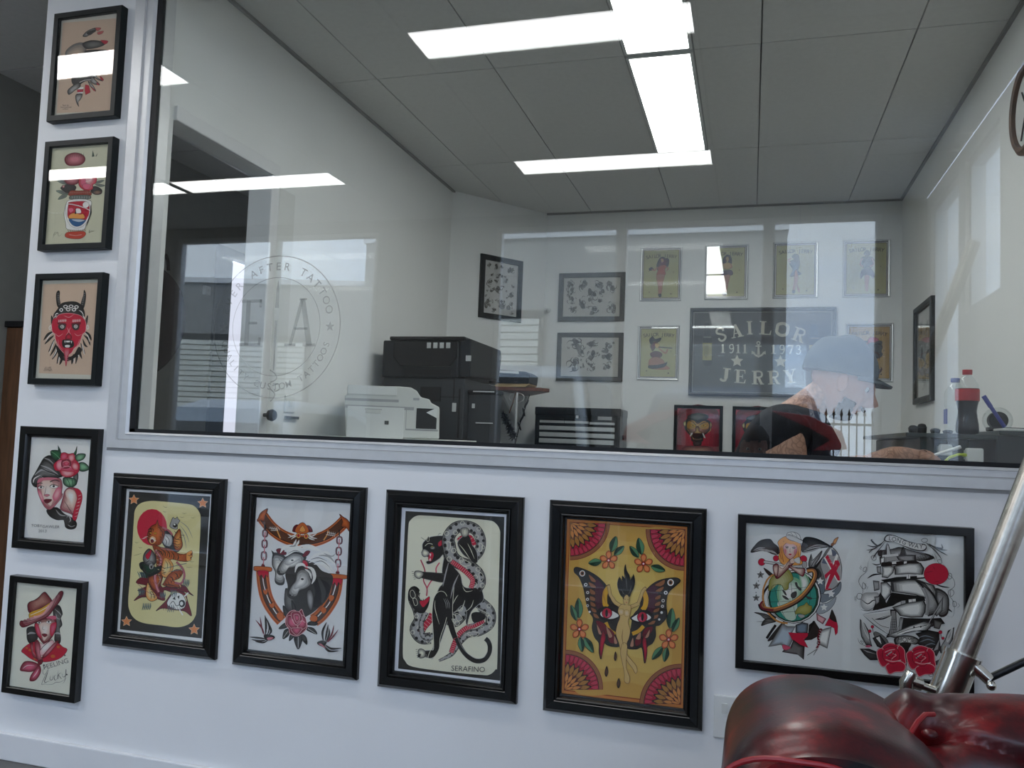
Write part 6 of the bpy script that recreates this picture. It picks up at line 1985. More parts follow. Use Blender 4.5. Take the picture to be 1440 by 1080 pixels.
# ------------------------------------------------------------------ people
def tattoo_skin():
    m = mat('tattooed_skin', (.50, .27, .18), .55, noise=.12, scale=18); n = m.node_tree; b = n.nodes['Principled BSDF']
    src = b.inputs['Base Color'].links[0].from_socket
    tc = n.nodes.new('ShaderNodeTexCoord'); v = n.nodes.new('ShaderNodeTexVoronoi'); v.feature = 'DISTANCE_TO_EDGE'; v.inputs['Scale'].default_value = 34
    z = n.nodes.new('ShaderNodeTexNoise'); z.inputs['Scale'].default_value = 9
    va = n.nodes.new('ShaderNodeVectorMath'); va.operation = 'ADD'; n.links.new(tc.outputs['Object'], z.inputs['Vector']); n.links.new(tc.outputs['Object'], va.inputs[0])
    sc = n.nodes.new('ShaderNodeVectorMath'); sc.operation = 'SCALE'; sc.inputs['Scale'].default_value = .35; n.links.new(z.outputs['Color'], sc.inputs[0]); n.links.new(sc.outputs[0], va.inputs[1]); n.links.new(va.outputs[0], v.inputs['Vector'])
    r = n.nodes.new('ShaderNodeValToRGB'); r.color_ramp.elements[0].position = .02; r.color_ramp.elements[1].position = .16
    r.color_ramp.elements[0].color = (.42, .42, .44, 1); r.color_ramp.elements[1].color = (1, 1, 1, 1)
    n.links.new(v.outputs['Distance'], r.inputs[0]); mx = n.nodes.new('ShaderNodeMix'); mx.data_type = 'RGBA'; mx.blend_type = 'MULTIPLY'; mx.inputs[0].default_value = .6
    n.links.new(src, mx.inputs[6]); n.links.new(r.outputs[0], mx.inputs[7]); n.links.new(mx.outputs[2], b.inputs['Base Color']); return m
M['tskin'] = tattoo_skin(); M['skin'] = mat('skin', (.56, .30, .22), .5, noise=.08, scale=20)
M['hair'] = mat('brown_hair', (.05, .03, .018), .6, noise=.3, scale=60, stretch=(1, 1, .2)); M['denim'] = mat('dark_trousers', (.015, .017, .024), .85, noise=.2, scale=50)
M['eye'] = mat('eye_white', (.7, .7, .68), .3); M['nail'] = mat('nail', (.62, .40, .34), .35)
def skinmesh(name, nodes, edges, m, parent, sub=2):
    """nodes: {key: ((x, y, z), rx, ry)}; first key is the root"""
    keys = list(nodes); ix = {k: i for i, k in enumerate(keys)}; o0 = org(parent)
    me = bpy.data.meshes.new(name); me.from_pydata([Vector(nodes[k][0])-o0 for k in keys], [(ix[a], ix[b]) for a, b in edges], [])
    me.materials.append(m); o = bpy.data.objects.new(name, me); C.objects.link(o); o.parent = parent
    s = o.modifiers.new('skin', 'SKIN'); s.use_smooth_shade = True
    for k, v in zip(keys, me.skin_vertices[0].data):
        n = nodes[k]; v.radius = (n[1], n[2] if len(n) > 2 else n[1])
    me.skin_vertices[0].data[0].use_root = True
    u = o.modifiers.new('sub', 'SUBSURF'); u.levels = sub; u.render_levels = sub
    dg = bpy.context.evaluated_depsgraph_get(); em = bpy.data.meshes.new_from_object(o.evaluated_get(dg))   # bake it: one plain mesh
    o.modifiers.clear(); o.data = em; em.name = name; return o
def add_hand(N, E, w, d, up, side, pre, curl=.6, s=1.0):
    """palm and five fingers growing out of wrist node w; d = pointing direction, side = towards the thumb, up = back of the hand"""
    d, up, side = Vector(d).normalized(), Vector(up).normalized(), Vector(side).normalized(); W = Vector(N[w][0])
    p = W+d*.045*s; N[pre+'p'] = (p, .026*s, .016*s); E.append((w, pre+'p'))
    for i, (o_, l) in enumerate(((.027, .9), (.009, 1.0), (-.009, .94), (-.027, .76))):
        k = W+d*.088*s+side*o_*s; N[pre+'k%d' % i] = (k, .0105*s, .0105*s); E.append((pre+'p', pre+'k%d' % i)); a = 0; q = k
        for j, ln in enumerate((.036, .026, .018)):
            a += curl*(.6, .9, .6)[j]; dd = d*math.cos(a)-up*math.sin(a); q = q+dd*ln*l*s
            N[pre+'f%d%d' % (i, j)] = (q, (.0092-.0008*j)*s, (.0092-.0008*j)*s); E.append((pre+('k%d' % i if j == 0 else 'f%d%d' % (i, j-1)), pre+'f%d%d' % (i, j)))
    q = W+d*.030*s+side*.028*s; N[pre+'t0'] = (q, .013*s, .013*s); E.append((pre+'p', pre+'t0')); dd = (d*.75+side*.65-up*.35).normalized()
    for j, ln in enumerate((.032, .028)):
        q = q+dd*ln*s; N[pre+'t%d' % (j+1)] = (q, (.0105-.001*j)*s, (.0105-.001*j)*s); E.append((pre+'t%d' % j, pre+'t%d' % (j+1))); dd = (dd-side*.5-up*.1).normalized()
def head(parent, c, yaw, pitch, m, nm='head'):
    """a modelled head; local x forwards, z up, origin mid-skull; returns the local-to-world matrix"""
    T = Matrix.Translation(Vector(c)) @ Matrix.Rotation(yaw, 4, 'Z') @ Matrix.Rotation(pitch, 4, 'Y')
    bm = B(); bmesh.ops.create_uvsphere(bm, u_segments=56, v_segments=44, radius=1)
    for v in bm.verts:
        x, y, z = v.co; fr = max(0, x)
        w_ = .076*(1-.28*max(0, -z)**1.6*(.4+.6*fr)); dpt = .098 if x < 0 else .092
        X, Y, Zc = x*dpt, y*w_, z*.118
        if z < -.2 and x < 0: X *= 1-.55*(-z-.2)              # nape
        if z < -.3: X += .018*(-z-.3)*1.4                    # jaw carried forward
        def g(x0, y0, z0, s1, s2, s3): return math.exp(-((X-x0)/s1)**2-((Y-y0)/s2)**2-((Zc-z0)/s3)**2)
        if fr > 0:
            X += .038*g(.09, 0, -.028, .06, .012, .018)+.016*g(.09, 0, -.004, .06, .008, .020)     # nose
            X += .007*g(.09, 0, .022, .06, .045, .010)                                            # brow
            for s_ in (1, -1):
                X -= .013*g(.085, s_*.031, .004, .05, .015, .012); X += .005*g(.08, s_*.040, -.030, .06, .018, .018)
            X += .009*g(.09, 0, -.063, .06, .020, .006)+.008*g(.09, 0, -.075, .06, .017, .006)-.006*g(.09, 0, -.069, .06, .022, .0025)
            X += .012*g(.08, 0, -.104, .06, .020, .014)-.006*g(.09, 0, -.088, .05, .02, .007)
        v.co = (X, Y, Zc)
    for s_ in (1, -1):      # ears
        r = bmesh.ops.create_uvsphere(bm, u_segments=14, v_segments=10, radius=1)['verts']
        for v in r:
            x, y, z = v.co; rim = math.hypot(x, z); v.co = (-.004+x*.018-.004*z, s_*(.076+.010*y+.006*(rim-.6)), -.012+z*.032)
    bmesh.ops.transform(bm, matrix=T, verts=bm.verts); o = obj(nm, bm, m, parent, True)
    for s_ in (1, -1):
        bm = B(); ball(bm, (.068, s_*.031, .004), .0125); bmesh.ops.transform(bm, matrix=T, verts=bm.verts); e = obj('eye', bm, M['eye'], o, True)
        bm = B(); ball(bm, (.0775, s_*.031, .003), .0052); bmesh.ops.transform(bm, matrix=T, verts=bm.verts); obj('iris', bm, M['blackp'], o, True)
    return T, o
def patch(o, T, name, m, cond, off):
    # a thin layer (beard, hair) that follows the modelled head exactly
    bm = B(); bm.from_mesh(o.data); Ti = T.inverted(); o0 = org(o.parent); bm.normal_update()
    keep = {v for v in bm.verts if cond(Ti @ (v.co+o0))}
    bmesh.ops.delete(bm, geom=[v for v in bm.verts if v not in keep], context='VERTS')
    for v in bm.verts: v.co += o0+v.normal*off
    for f_ in bm.faces: f_.material_index = 0
    q = obj(name, bm, m, o, True); s = q.modifiers.new('thick', 'SOLIDIFY'); s.thickness = off*1.2; s.offset = -1; return q
def shell(parent, T, name, m, cond, k=1.06, dx=0, dz=0, thick=.004, lump=0):
    bm = B(); bmesh.ops.create_uvsphere(bm, u_segments=44, v_segments=34, radius=1); g = random.Random(2)
    for v in bm.verts: x, y, z = v.co; q = 1+lump*math.sin(9*y+5*x)*math.cos(7*z+4*x); v.co = (x*.100*k*q+dx, y*.080*k*q, z*.120*k*q+dz)
    bmesh.ops.delete(bm, geom=[v for v in bm.verts if not cond(v.co)], context='VERTS')
    bmesh.ops.transform(bm, matrix=T, verts=bm.verts); o = obj(name, bm, m, parent, True)
    s = o.modifiers.new('thick', 'SOLIDIFY'); s.thickness = thick; return o

# the man at work behind the glass
man = thing('person', 'tattooed man in a grey cap and black shirt bent over his drawing', 'person', (-.2, .62, 0))
N = {'pel': ((-.15, .64, .62), .15, .13)}; E = []
def nd(k, p, r, par, r2=None): N[k] = (Vector(p), r, r2 or r); E.append((par, k))
nd('bel', (-.08, .63, .80), .15, 'pel', .135); nd('che', (.075, .62, 1.00), .165, 'bel', .145); nd('uch', (.138, .60, 1.160), .156, 'che', .135)
nd('nb', (.180, .59, 1.29), .062, 'uch'); nd('nk', (.225, .58, 1.33), .056, 'nb'); nd('hd', (.25, .575, 1.36), .05, 'nk')
nd('rs', (.105, .43, 1.195), .070, 'uch'); nd('ra', (.155, .375, 1.095), .062, 'rs'); nd('re', (.19, .36, .99), .045, 'ra'); nd('rf', (.30, .39, 1.08), .042, 're'); nd('rw', (.42, .43, 1.143), .029, 'rf', .025)
nd('ls', (.06, .77, 1.18), .066, 'uch'); nd('la', (.09, .80, 1.06), .052, 'ls'); nd('le', (.14, .79, .99), .044, 'la'); nd('lf', (.26, .72, 1.07), .040, 'le'); nd('lw', (.345, .66, 1.115), .028, 'lf', .023)
for s_, y in (('r', .50), ('l', .76)):
    nd(s_+'h', (-.16, y, .58), .095, 'pel'); nd(s_+'k', (.22, y, .60), .068, s_+'h'); nd(s_+'c', (.20, y, .36), .056, s_+'k'); nd(s_+'a', (.17, y, .10), .036, s_+'c'); nd(s_+'t', (.30, y, .045), .035, s_+'a')
add_hand(N, E, 'rw', (.96, .05, .02), (-.05, -.25, .95), (.0, .97, .25), 'R', .80)
add_hand(N, E, 'lw', (.9, -.3, -.1), (0, .3, .95), (.2, -.9, .2), 'L', .35)
body = skinmesh('body', N, E, M['tskin'], man)
T, hd = head(man, (.285, .575, 1.372), 0, R(26), M['skin'])
S = {}; SE = []
def grow(keys, edges, dr, dst, dse):
    for k in keys: p, a, b = N[k]; dst[k] = (Vector(p), a+dr, b+dr)
    dse += edges
grow(['pel', 'bel', 'che', 'uch', 'rs', 'ra', 'ls', 'la'], [('pel', 'bel'), ('bel', 'che'), ('che', 'uch'), ('uch', 'rs'), ('rs', 'ra'), ('uch', 'ls'), ('ls', 'la')], .018, S, SE)
S['pel'] = (S['pel'][0]+Vector((0, 0, .04)), .165, .15); S['fr'] = (Vector((.235, .60, 1.09)), .095, .10); SE.append(('uch', 'fr')); S['col'] = (Vector((.172, .592, 1.278)), .084, .080); SE.append(('uch', 'col'))
S['ra'] = (Vector((.128, .40, 1.160)), .080, .080)
skinmesh('shirt', S, SE, M['cloth'], man)
S = {}; SE = []
grow(['pel', 'rh', 'rk', 'rc', 'lh', 'lk', 'lc'], [('pel', 'rh'), ('rh', 'rk'), ('rk', 'rc'), ('pel', 'lh'), ('lh', 'lk'), ('lk', 'lc')], .012, S, SE)
skinmesh('trousers', S, SE, M['denim'], man)
for y in (.50, .76):
    bm = B(); tube(bm, [(.12, y, .06), (.18, y, .07), (.27, y, .05), (.36, y, .035)], [.04, .05, .045, .03], 14); obj('shoe', bm, M['blackp'], man, True)
# cap: low crown with a soft peak
Tc = Matrix.Translation(Vector((.272, .575, 1.394))) @ Matrix.Rotation(R(10), 4, 'Y')
bm = B(); bmesh.ops.create_uvsphere(bm, u_segments=40, v_segments=30, radius=1)
for v in bm.verts:
    x, y, z = v.co; zz_ = max(z, -.12)
    v.co = (x*.114+(.0 if x < 0 else .006*x), y*.100, .012+zz_*.118+.006*math.sin(6*x+2*y)*max(0, z)+.004*math.sin(11*y+3*x)*max(0, z))
bmesh.ops.transform(bm, matrix=Tc, verts=bm.verts); cp = obj('cap', bm, M['cap'], man, True)
bm = B(); top = []; bot = []
for i in range(17):
    a = R(-62+124*i/16); ri, ro = .106, .106+.060*math.cos(a*1.35)
    for r_, L, dz in ((ri, top, .006), (ro, top, -.014)): L.append(bm.verts.new((r_*math.cos(a)*1.0, r_*math.sin(a)*.86, dz)))
for i in range(16): bm.faces.new((top[2*i], top[2*i+1], top[2*i+3], top[2*i+2]))
bmesh.ops.transform(bm, matrix=Tc, verts=bm.verts); pk_ = obj('peak', bm, M['cap'], cp, True); sm_ = pk_.modifiers.new('t', 'SOLIDIFY'); sm_.thickness = .007; sm_.offset = 0
# short beard
patch(hd, T, 'beard', M['hair'], lambda c: (c.z < -.046 and c.x > .015 and (c.z < -.082 or c.x < .066)) or (-.058 < c.z < -.044 and c.x > .06 and abs(c.y) < .03), .006)
t = thing('drawing_desk', 'white topped drawing desk under the hands of the bent man', 'desk', (.45, .6, 0))
obj('desk_top', bx(.24, .47, .33, 1.0, 1.05, 1.075), M['white'], t, bevel=.003)
for x in (.26, .43):
    for y in (.36, .96): obj('leg', bx(x, x+.03, y, y+.03, 0, 1.05), M['alu'], t)
t = thing('paper_sheet', 'white sheet of paper lying under the drawing hand', 'paper', (.38, .55, 1.075)); obj('sheet', bx(.27, .465, .38, .75, 1.075, 1.077), M['white'], t); obj('sketch_area', bx(.31, .46, .45, .68, 1.077, 1.0775), M['offw'], t)
t = thing('drawing_pen', 'slim white pen held in the right hand of the man', 'pen', (.53, .43, 1.14))
bm = B(); tube(bm, [(.485, .465, 1.122), (.50, .460, 1.130), (.585, .425, 1.166)], [.001, .0045, .0048], 10); obj('barrel', bm, M['white'], t, True); bm = B(); cyl(bm, (.583, .426, 1.165), (.597, .420, 1.171), .0052, 10); obj('end_cap', bm, M['offw'], t, True)
t = thing('work_stool', 'round black stool under the man in the black shirt', 'stool', (-.15, .64, 0))
bm = B(); lathe(bm, [(.17, .40), (.18, .42), (.18, .46), (.16, .475)], (-.15, .64, 0), 28); obj('seat', bm, M['blackp'], t, True)
bm = B(); cyl(bm, (-.15, .64, .06), (-.15, .64, .40), .025); obj('post', bm, M['chrome'], t, True)
for k in range(5):
    a = k*2*PI/5; bm = B(); tube(bm, [(-.15, .64, .08), (-.15+.25*math.cos(a), .64+.25*math.sin(a), .05)], .014, 8); obj('leg', bm, M['chrome'], t, True)

# the photographer, mirrored low in the pane: sits on a chair behind the camera
ph = thing('person', 'brown-haired person in dark jumper seated facing the glass, seen only mirrored', 'person', (.02, -2.75, 0))
N = {'pel': ((.02, -2.80, .50), .15, .13)}; E = []
nd('che', (.02, -2.76, .80), .15, 'pel', .12); nd('nb', (.02, -2.74, 1.0), .07, 'che'); nd('hd', (.02, -2.72, 1.08), .05, 'nb')
for s_, x in (('r', .20), ('l', -.16)):
    sg = 1 if s_ == 'r' else -1
    nd(s_+'s', (x, -2.75, .94), .06, 'che'); nd(s_+'e', (x+sg*.05, -2.62, .75), .045, s_+'s'); nd(s_+'w', (.02+sg*.09, -2.46, .98), .028, s_+'e')
    nd(s_+'h', (x*.6, -2.72, .48), .09, 'pel'); nd(s_+'k', (x*.8, -2.34, .50), .065, s_+'h'); nd(s_+'a', (x*.8, -2.36, .08), .04, s_+'k')
add_hand(N, E, 'rw', (-.3, .2, .9), (.8, .3, .2), (-.3, .9, .1), 'R', .5); add_hand(N, E, 'lw', (.3, .2, .9), (-.8, .3, .2), (.3, .9, .1), 'L', .5)
skinmesh('body', N, E, M['skin'], ph)
S = {}; SE = []; grow(['pel', 'che', 'rs', 're', 'ls', 'le'], [('pel', 'che'), ('che', 'rs'), ('rs', 're'), ('che', 'ls'), ('ls', 'le')], .015, S, SE); skinmesh('jumper', S, SE, M['cloth'], ph)
S = {}; SE = []; grow(['pel', 'rh', 'rk', 'ra', 'lh', 'lk', 'la'], [('pel', 'rh'), ('rh', 'rk'), ('rk', 'ra'), ('pel', 'lh'), ('lh', 'lk'), ('lk', 'la')], .012, S, SE); skinmesh('trousers', S, SE, M['denim'], ph)
T, hd = head(ph, (.02, -2.68, 1.135), R(90), R(4), M['skin'])
shell(hd, T, 'hair', M['hair'], lambda c: c.z > .045 or (c.x < .015 and c.z > -.06), 1.12, -.004, .008, .01, .04)
t = thing('chair', 'plain dark chair under the photographer behind the camera', 'chair', (.02, -2.8, 0))
obj('seat', bx(-.22, .26, -3.02, -2.55, .33, .37), M['blackp'], t, bevel=.01); obj('backrest', bx(-.22, .26, -3.06, -3.02, .37, .85), M['blackp'], t, bevel=.01)
for x in (-.21, .22):
    for y in (-3.01, -2.59): obj('leg', bx(x, x+.03, y, y+.03, 0, .33), M['chrome'], t)

# ------------------------------------------------------------------ oxblood tufted armchair in the foreground
def leather():
    m = mat('oxblood_leather', (.1, .01, .01), .36, coat=.12, noise=0, bump=.12, bscale=220); n = m.node_tree; b = n.nodes['Principled BSDF']
    tc = n.nodes.new('ShaderNodeTexCoord'); z = n.nodes.new('ShaderNodeTexNoise'); z.inputs['Scale'].default_value = 6.5; z.inputs['Detail'].default_value = 7; z.inputs['Roughness'].default_value = .62
    r = n.nodes.new('ShaderNodeValToRGB'); e = r.color_ramp.elements; e[0].position = .38; e[0].color = (.008, .007, .009, 1); e[1].position = .70; e[1].color = (.26, .008, .010, 1)
    q = e.new(.52); q.color = (.060, .006, .008, 1)
    n.links.new(tc.outputs['Object'], z.inputs['Vector']); n.links.new(z.outputs[0], r.inputs[0]); n.links.new(r.outputs[0], b.inputs['Base Color'])
    b.inputs['Coat Roughness'].default_value = .2; b.inputs['Specular IOR Level'].default_value = .38; return m
M['leather'] = leather(); M['piping'] = mat('crimson_piping', (.24, .012, .016), .4)
ch = thing('leather_armchair', 'deep red and black buttoned leather armchair in the right foreground', 'armchair', (.55, -1.2, 0))
def grid(name, f, nu, nv, m, parent, closed_v=False):
    bm = B(); G = [[bm.verts.new(f(i/(nu-1), j/(nv if closed_v else nv-1))) for j in range(nv)] for i in range(nu)]
    for i in range(nu-1):
        for j in range(nv if closed_v else nv-1): bm.faces.new((G[i][j], G[i+1][j], G[i+1][(j+1) % nv], G[i][(j+1) % nv]))
    if closed_v: bm.faces.new([v for v in G[0]][::-1]); bm.faces.new(G[-1])
    return obj(name, bm, m, parent, True)
def seg_d(p, a, b):
    ab = b-a; t = max(0, min(1, (p-a).dot(ab)/ab.length_squared)); return (p-a-ab*t).length
TB = Vector((.247, -1.0, .775)); T2 = Vector((.50, -1.035, .735))
TUFT = [TB]
CREASE = [(TB, Vector((.36, -1.025, .752)), .012, .010), (Vector((.36, -1.025, .752)), T2, .010, .010), (TB, Vector((.19, -1.10, .72)), .014, .012), (TB, Vector((.262, -.90, .80)), .008, .016),
          (T2, Vector((.58, -.90, .80)), .008, .014), (Vector((.135, -1.02, .80)), Vector((.165, -1.12, .77)), .006, .007)]
def pucker(P, nrm):
    d = 0
    for t_ in TUFT: d += .030*math.exp(-((P-t_).length/.035)**2)
    d += .028*math.exp(-((P-T2).length/.035)**2)
    for a, b, dp, w_ in CREASE: d += dp*math.exp(-(seg_d(P, a, b)/w_)**2)
    for k in range(7):      # fine folds radiating from the button
        a = R(-150+k*34); e = TUFT[0]+Vector((math.cos(a)*.10, math.sin(a)*.10, .02*math.sin(a)+.01)); d += .0032*math.exp(-(seg_d(P, TUFT[0], e)/.006)**2)
    return P-nrm*d
def arm(cx, flip):
    def f(u, v):
        y = -1.225+u*.40; a = v*2*PI
        hw, hh = .148, .133
        k = 1-.16*math.exp(-((u)/.07)**2)-.55*max(0, (u-.86)/.14)**2
        c, s = math.cos(a), math.sin(a); n_ = 2.6
        r = (abs(c)**n_+abs(s)**n_)**(-1/n_)
        x = cx+flip*hw*k*r*c; z = .676+hh*k*r*s - .012*u + (.006*math.sin(u*5)*max(0, s))
        z -= .018*max(0, (x-cx)*flip/.14)*max(0, s)
        return pucker(Vector((x, y, z)), Vector((flip*c*.5, 0, s)).normalized())
    return f
grid('arm', arm(.116, 1), 70, 84, M['leather'], ch, True)
grid('arm', arm(.935, -1), 40, 60, M['leather'], ch, True)
def back(u, v):
    x = .13+u*.79; a = R(-40)+v*R(250); q_ = max(0, min(1, (x-.13)/.11)); q2_ = max(0, min(1, (.93-x)/.17)); q_ = min(q_, q2_); q_ = q_*q_*(3-2*q_); r = .045+.060*q_
    y = -.93-r*1.0*math.cos(a)*1.0; z = .695+r*math.sin(a)*.98
    bulge = .010*math.sin((x-.272)/.25*PI)**2
    P = Vector((x, y, z+bulge-.03*(1-q_))); nrm = Vector((0, -math.cos(a), math.sin(a)))
    if v < .02: P.z -= .12
    return pucker(P, nrm)
grid('back_roll', back, 110, 70, M['leather'], ch)
def backpanel(u, v):
    x = .20+u*.66; z = .72-v*.32; y = -1.035-.05*v
    y -= .02*abs(math.sin((x-.272)/.25*PI))*abs(math.sin(v*PI*2))
    return Vector((x, y, z))
grid('backrest', backpanel, 60, 30, M['leather'], ch)
obj('outer_back', bx(.0, 1.04, -.93, -.83, .08, .66), M['leather'], ch, bevel=.02)
obj('arm_panel', bx(.005, .205, -1.30, -.88, .08, .62), M['leather'], ch, bevel=.02); obj('arm_panel', bx(.845, 1.045, -1.30, -.88, .08, .62), M['leather'], ch, bevel=.02)
obj('seat_cushion', bx(.21, .85, -1.62, -1.0, .30, .45), M['leather'], ch, bevel=.04); obj('seat_base', bx(.02, 1.04, -1.60, -.85, .08, .32), M['leather'], ch, bevel=.02)
for x in (.05, .95):
    for y in (-1.56, -.92): obj('foot', bx(x, x+.05, y, y+.05, 0, .08), M['wood2'], ch, bevel=.004)
bm = B(); tube(bm, [Vector((.062+.108*math.copysign(abs(math.cos(a))**.77, math.cos(a)), -1.232+.02*abs(math.cos(a)), .668+.112*math.copysign(abs(math.sin(a))**.77, math.sin(a)))) for a in [k*PI/24 for k in range(49)]], .0036, 8); obj('piping', bm, M['piping'], ch, True)
bm = B(); tube(bm, [(.250, -1.006, .790), (.236, -1.022, .793), (.222, -1.045, .788), (.207, -1.065, .772), (.196, -1.075, .748), (.19, -1.08, .70)], .0034, 8); obj('piping', bm, M['piping'], ch, True)
bm = B(); ball(bm, TB+Vector((0, .006, -.016)), .011, (1, 1, .6), 14, 8); obj('button', bm, M['leather'], ch, True)

# ------------------------------------------------------------------ chrome studio stand behind the armchair
st = thing('light_stand', 'chrome boom stand with slanted pole and clamp behind the leather armchair', 'stand', (.345, -.72, 0))
PA = Vector((.333, -.72, .768)); PB = Vector((.451, -.72, 1.114)); dv = (PB-PA).normalized()
bm = B(); cyl(bm, PA-dv*.04, PA+dv*1.15, .0205, 28); obj('pole', bm, M['brushed'], st, True)
bm = B(); tube(bm, [PA-dv*.05, PA+dv*.048], .0285, 28); obj('collar', bm, M['chrome'], st, True)
bm = B(); tube(bm, [PA+dv*.044, PA+dv*.052], .0305, 28); obj('collar_rim', bm, M['chrome'], st, True)
bm = B(); cyl(bm, PA+Vector((-.02, -.01, -.018)), PA+Vector((-.058, -.02, -.006)), .0065, 14); obj('clamp_screw', bm, M['chrome'], st, True)
kn = bm = B(); tube(bm, [PA+Vector((-.052, -.020, -.006)), PA+Vector((-.070, -.026, -.001))], .011, 16); o1 = obj('clamp_knob', bm, M['chrome'], st, True)
bm = B(); tube(bm, [PA+Vector((-.074, -.026, -.030)), PA+Vector((-.074, -.027, -.004)), PA+Vector((-.066, -.026, .014))], [.009, .012, .009], 14); obj('wing', bm, M['chrome'], o1, True)
bm = B(); tube(bm, [PA+Vector((.026, -.012, .035)), PA+Vector((.052, -.016, .012))], .010, 14); o1 = obj('side_lug', bm, M['chrome'], st, True)
bm = B(); ball(bm, PA+Vector((.052, -.028, .006)), .008, seg=12, rings=8); obj('rivet', bm, M['chrome'], o1, True)
bm = B(); cyl(bm, PA+Vector((.048, 0, .006)), PA+Vector((.30, .0, .165)), .0062, 12); obj('brace_rod', bm, M['blackp'], st, True)
bm = B(); cyl(bm, (.315, -.72, .05), (.315, -.72, .72), .017, 20); obj('column', bm, M['chrome'], st, True)
for k in range(3):
    a = R(90+120*k); bm = B(); tube(bm, [(.315, -.72, .22), (.315+.30*math.cos(a)*.9, -.72+.30*math.sin(a)*.9, .012)], .009, 10); o1 = obj('leg', bm, M['chrome'], st, True)

# ------------------------------------------------------------------ outside: what the panes mirror
boxes('ground', [(-40, 30, -60, FY-.1, -.2, -.05)], M['asphalt'])
def building(label, x0, x1, y, h, depth, sx0, sx1, sh, rot=0, cx=0):
    t = thing('warehouse', label, 'building', (x0, y, -.05), rot)
    L = x1-x0; ORG[t.name] = Vector((0, 0, 0)); y0 = 0
    obj('wall', bx(0, L, -depth, 0, 0, h), M['facade'], t); obj('parapet', bx(-.02, L+.02, -.3, .06, h, h+.11), M['fasciaw'], t)
    obj('door_surround', bx(sx0-.12, sx1+.12, 0, .03, 0, sh+.14), M['fgry'], t)
    n = int(sh/.11)
    sl = None
    for k in range(n):
        bm = B(); a = k*sh/n; prism(bm, [(0.03, a), (.075, a+.015), (.06, a+sh/n-.006), (.03, a+sh/n)], 0, sx0, sx1); 
        if sl is None: sl = obj('shutter_slat', bm, M['shutter'], t); me0 = sl.data
        else:
            bm.free(); o = bpy.data.objects.new('shutter_slat', me0); C.objects.link(o); o.parent = t; o.location = (0, 0, a)
    return t
building('grey warehouse with a cream roller shutter opposite the shop, mirrored behind the posters', -6.2, .46, -10, 4.32, 6, 2.25, 3.02, 3.05)
building('second grey warehouse standing back to the left, mirrored over the studio emblem', -13.5, -6.4, -12.4, 4.3, 6, 1.6, 4.4, 3.05, R(-12))
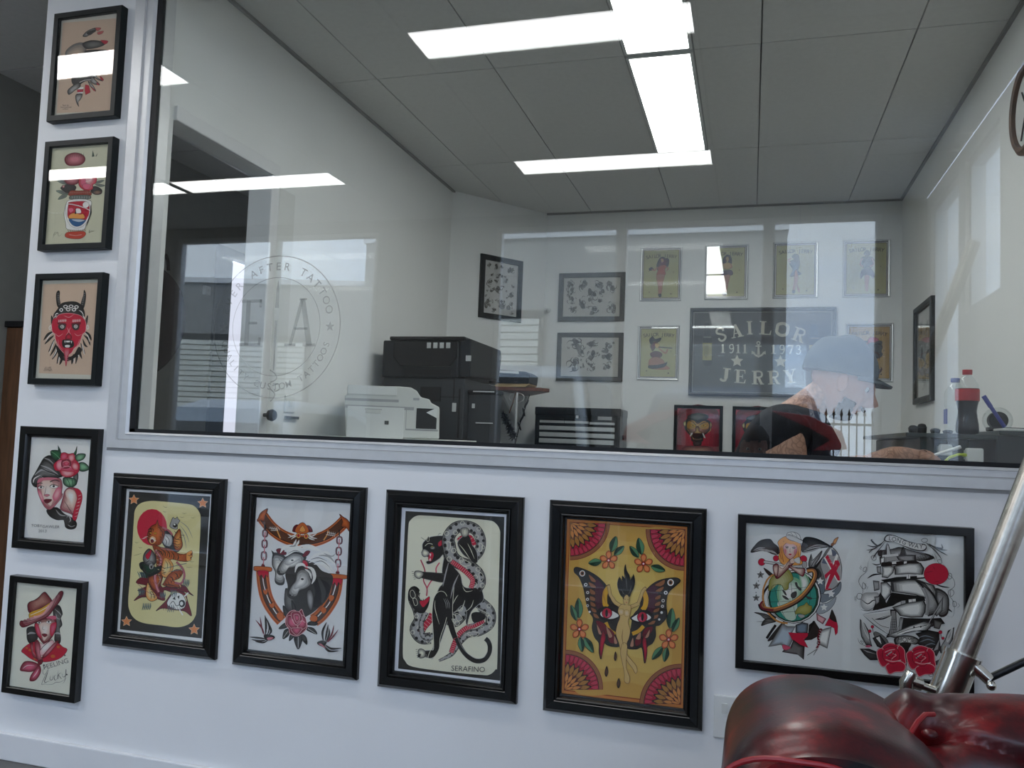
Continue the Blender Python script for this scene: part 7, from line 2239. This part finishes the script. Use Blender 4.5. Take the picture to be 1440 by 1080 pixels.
def car(label, x, y, wd, h, L, m, red=True):
    t = thing('car', label, 'car', (x, y, -.05)); z0 = -.05
    side = [(0, .28, .95), (.05, .75, 1), (.0, .98, 1), (-.16, 1.06, .97), (-.42, h-.10, .80), (-.75, h, .74), (-L*.45, h-.01, .73), (-L*.60, h-.16, .78), (-L*.74, 1.02, .93), (-L*.97, .86, .93), (-L, .55, .92), (-L, .26, .9)]
    bm = B(); A = [bm.verts.new((x-wd/2*k, y+a, z0+b)) for a, b, k in side]; Bq = [bm.verts.new((x+wd/2*k, y+a, z0+b)) for a, b, k in side]
    bm.faces.new(A); bm.faces.new(Bq[::-1])
    for i in range(len(side)): j = (i+1) % len(side); bm.faces.new((A[i], A[j], Bq[j], Bq[i]))
    obj('body', bm, m, t, bevel=.05)
    bm = B(); g = [(-.17, 1.09, .84), (-.41, h-.15, .72)]; vs = [bm.verts.new((x+s_*wd/2*k, y+a+.012, z0+b)) for a, b, k in g for s_ in (-1, 1)]; bm.faces.new((vs[0], vs[1], vs[3], vs[2])); w_ = obj('rear_window', bm, M['carg'], t)
    for s_ in (-1, 1):
        bm = B(); vs = [bm.verts.new((x+s_*(wd/2*k+.012), y+a, z0+b)) for a, b, k in ((-.45, 1.08, .97), (-.70, h-.12, .79), (-L*.45, h-.12, .79), (-L*.66, 1.06, .95))]; bm.faces.new(vs); obj('side_window', bm, M['carg'], t)
        q_ = 1.0 if m is M['carb'] else .68; bm = B(); prism(bm, [(x+s_*wd*a_, z0+b_*q_) for a_, b_ in ((.17, 1.50), (.36, 1.46), (.50, 1.34), (.525, 1.20), (.37, 1.18), (.45, 1.27), (.36, 1.36))], 1, y-.40, y+.03); obj('tail_lamp', bm, M['lampr'], t, bevel=.01)
        for yy in (-.75, -L+.85):
            bm = B(); lathe(bm, [(.2, -.10), (.32, -.10), (.33, 0), (.32, .10), (.2, .10)], (x+s_*(wd/2-.08), y+yy, z0+.33), 24, 0); wh = obj('wheel', bm, M['tyre'], t, True)
            bm = B(); lathe(bm, [(.05, -.105), (.2, -.10), (.2, .10), (.05, .105)], (x+s_*(wd/2-.08), y+yy, z0+.33), 20, 0); obj('hubcap', bm, M['alu'], wh, True)
    obj('bumper', bx(x-wd*.48, x+wd*.48, y-.05, y+.08, z0+.35, z0+.58), m, t, bevel=.03); obj('number_plate', bx(x-.2, x+.2, y+.05, y+.06, z0+.70, z0+.80), M['white'], t)
    return t
car('dark blue hatchback with red tail lamps parked outside, mirrored over the man', -.16, -4.75, 1.72, 1.74, 4.0, M['carb'])
car('tall silver van parked outside, mirrored beside the copier', -2.35, -5.2, 1.85, 1.95, 4.4, M['cars'])
car('low silver car parked outside at the left, mirrored under the studio emblem', -5.35, -4.9, 1.75, 1.5, 4.2, M['cars'])
fn = thing('fence', 'black spiked metal fence beyond the cars, mirrored over the cap', 'fence', (3.0, -12.5, -.05))
for z in (.25, 1.55): obj('rail', bx(.55, 2.5, -12.52, -12.48, z, z+.04), M['fence'], fn)
bm = B(); cyl(bm, (3, -12.5, -.05), (3, -12.5, 1.73), .012, 8); bmesh.ops.create_cone(bm, segments=8, radius1=.03, radius2=0, depth=.12, cap_ends=True, matrix=Matrix.Translation((3, -12.5, 1.78)))
p0 = obj('picket', bm, M['fence'], fn); p0.location = (.62-3.0, 0, 0)
for k in range(1, 16):
    o = bpy.data.objects.new('picket', p0.data); C.objects.link(o); o.parent = fn; o.location = (.62-3.0+.12*k, 0, 0)
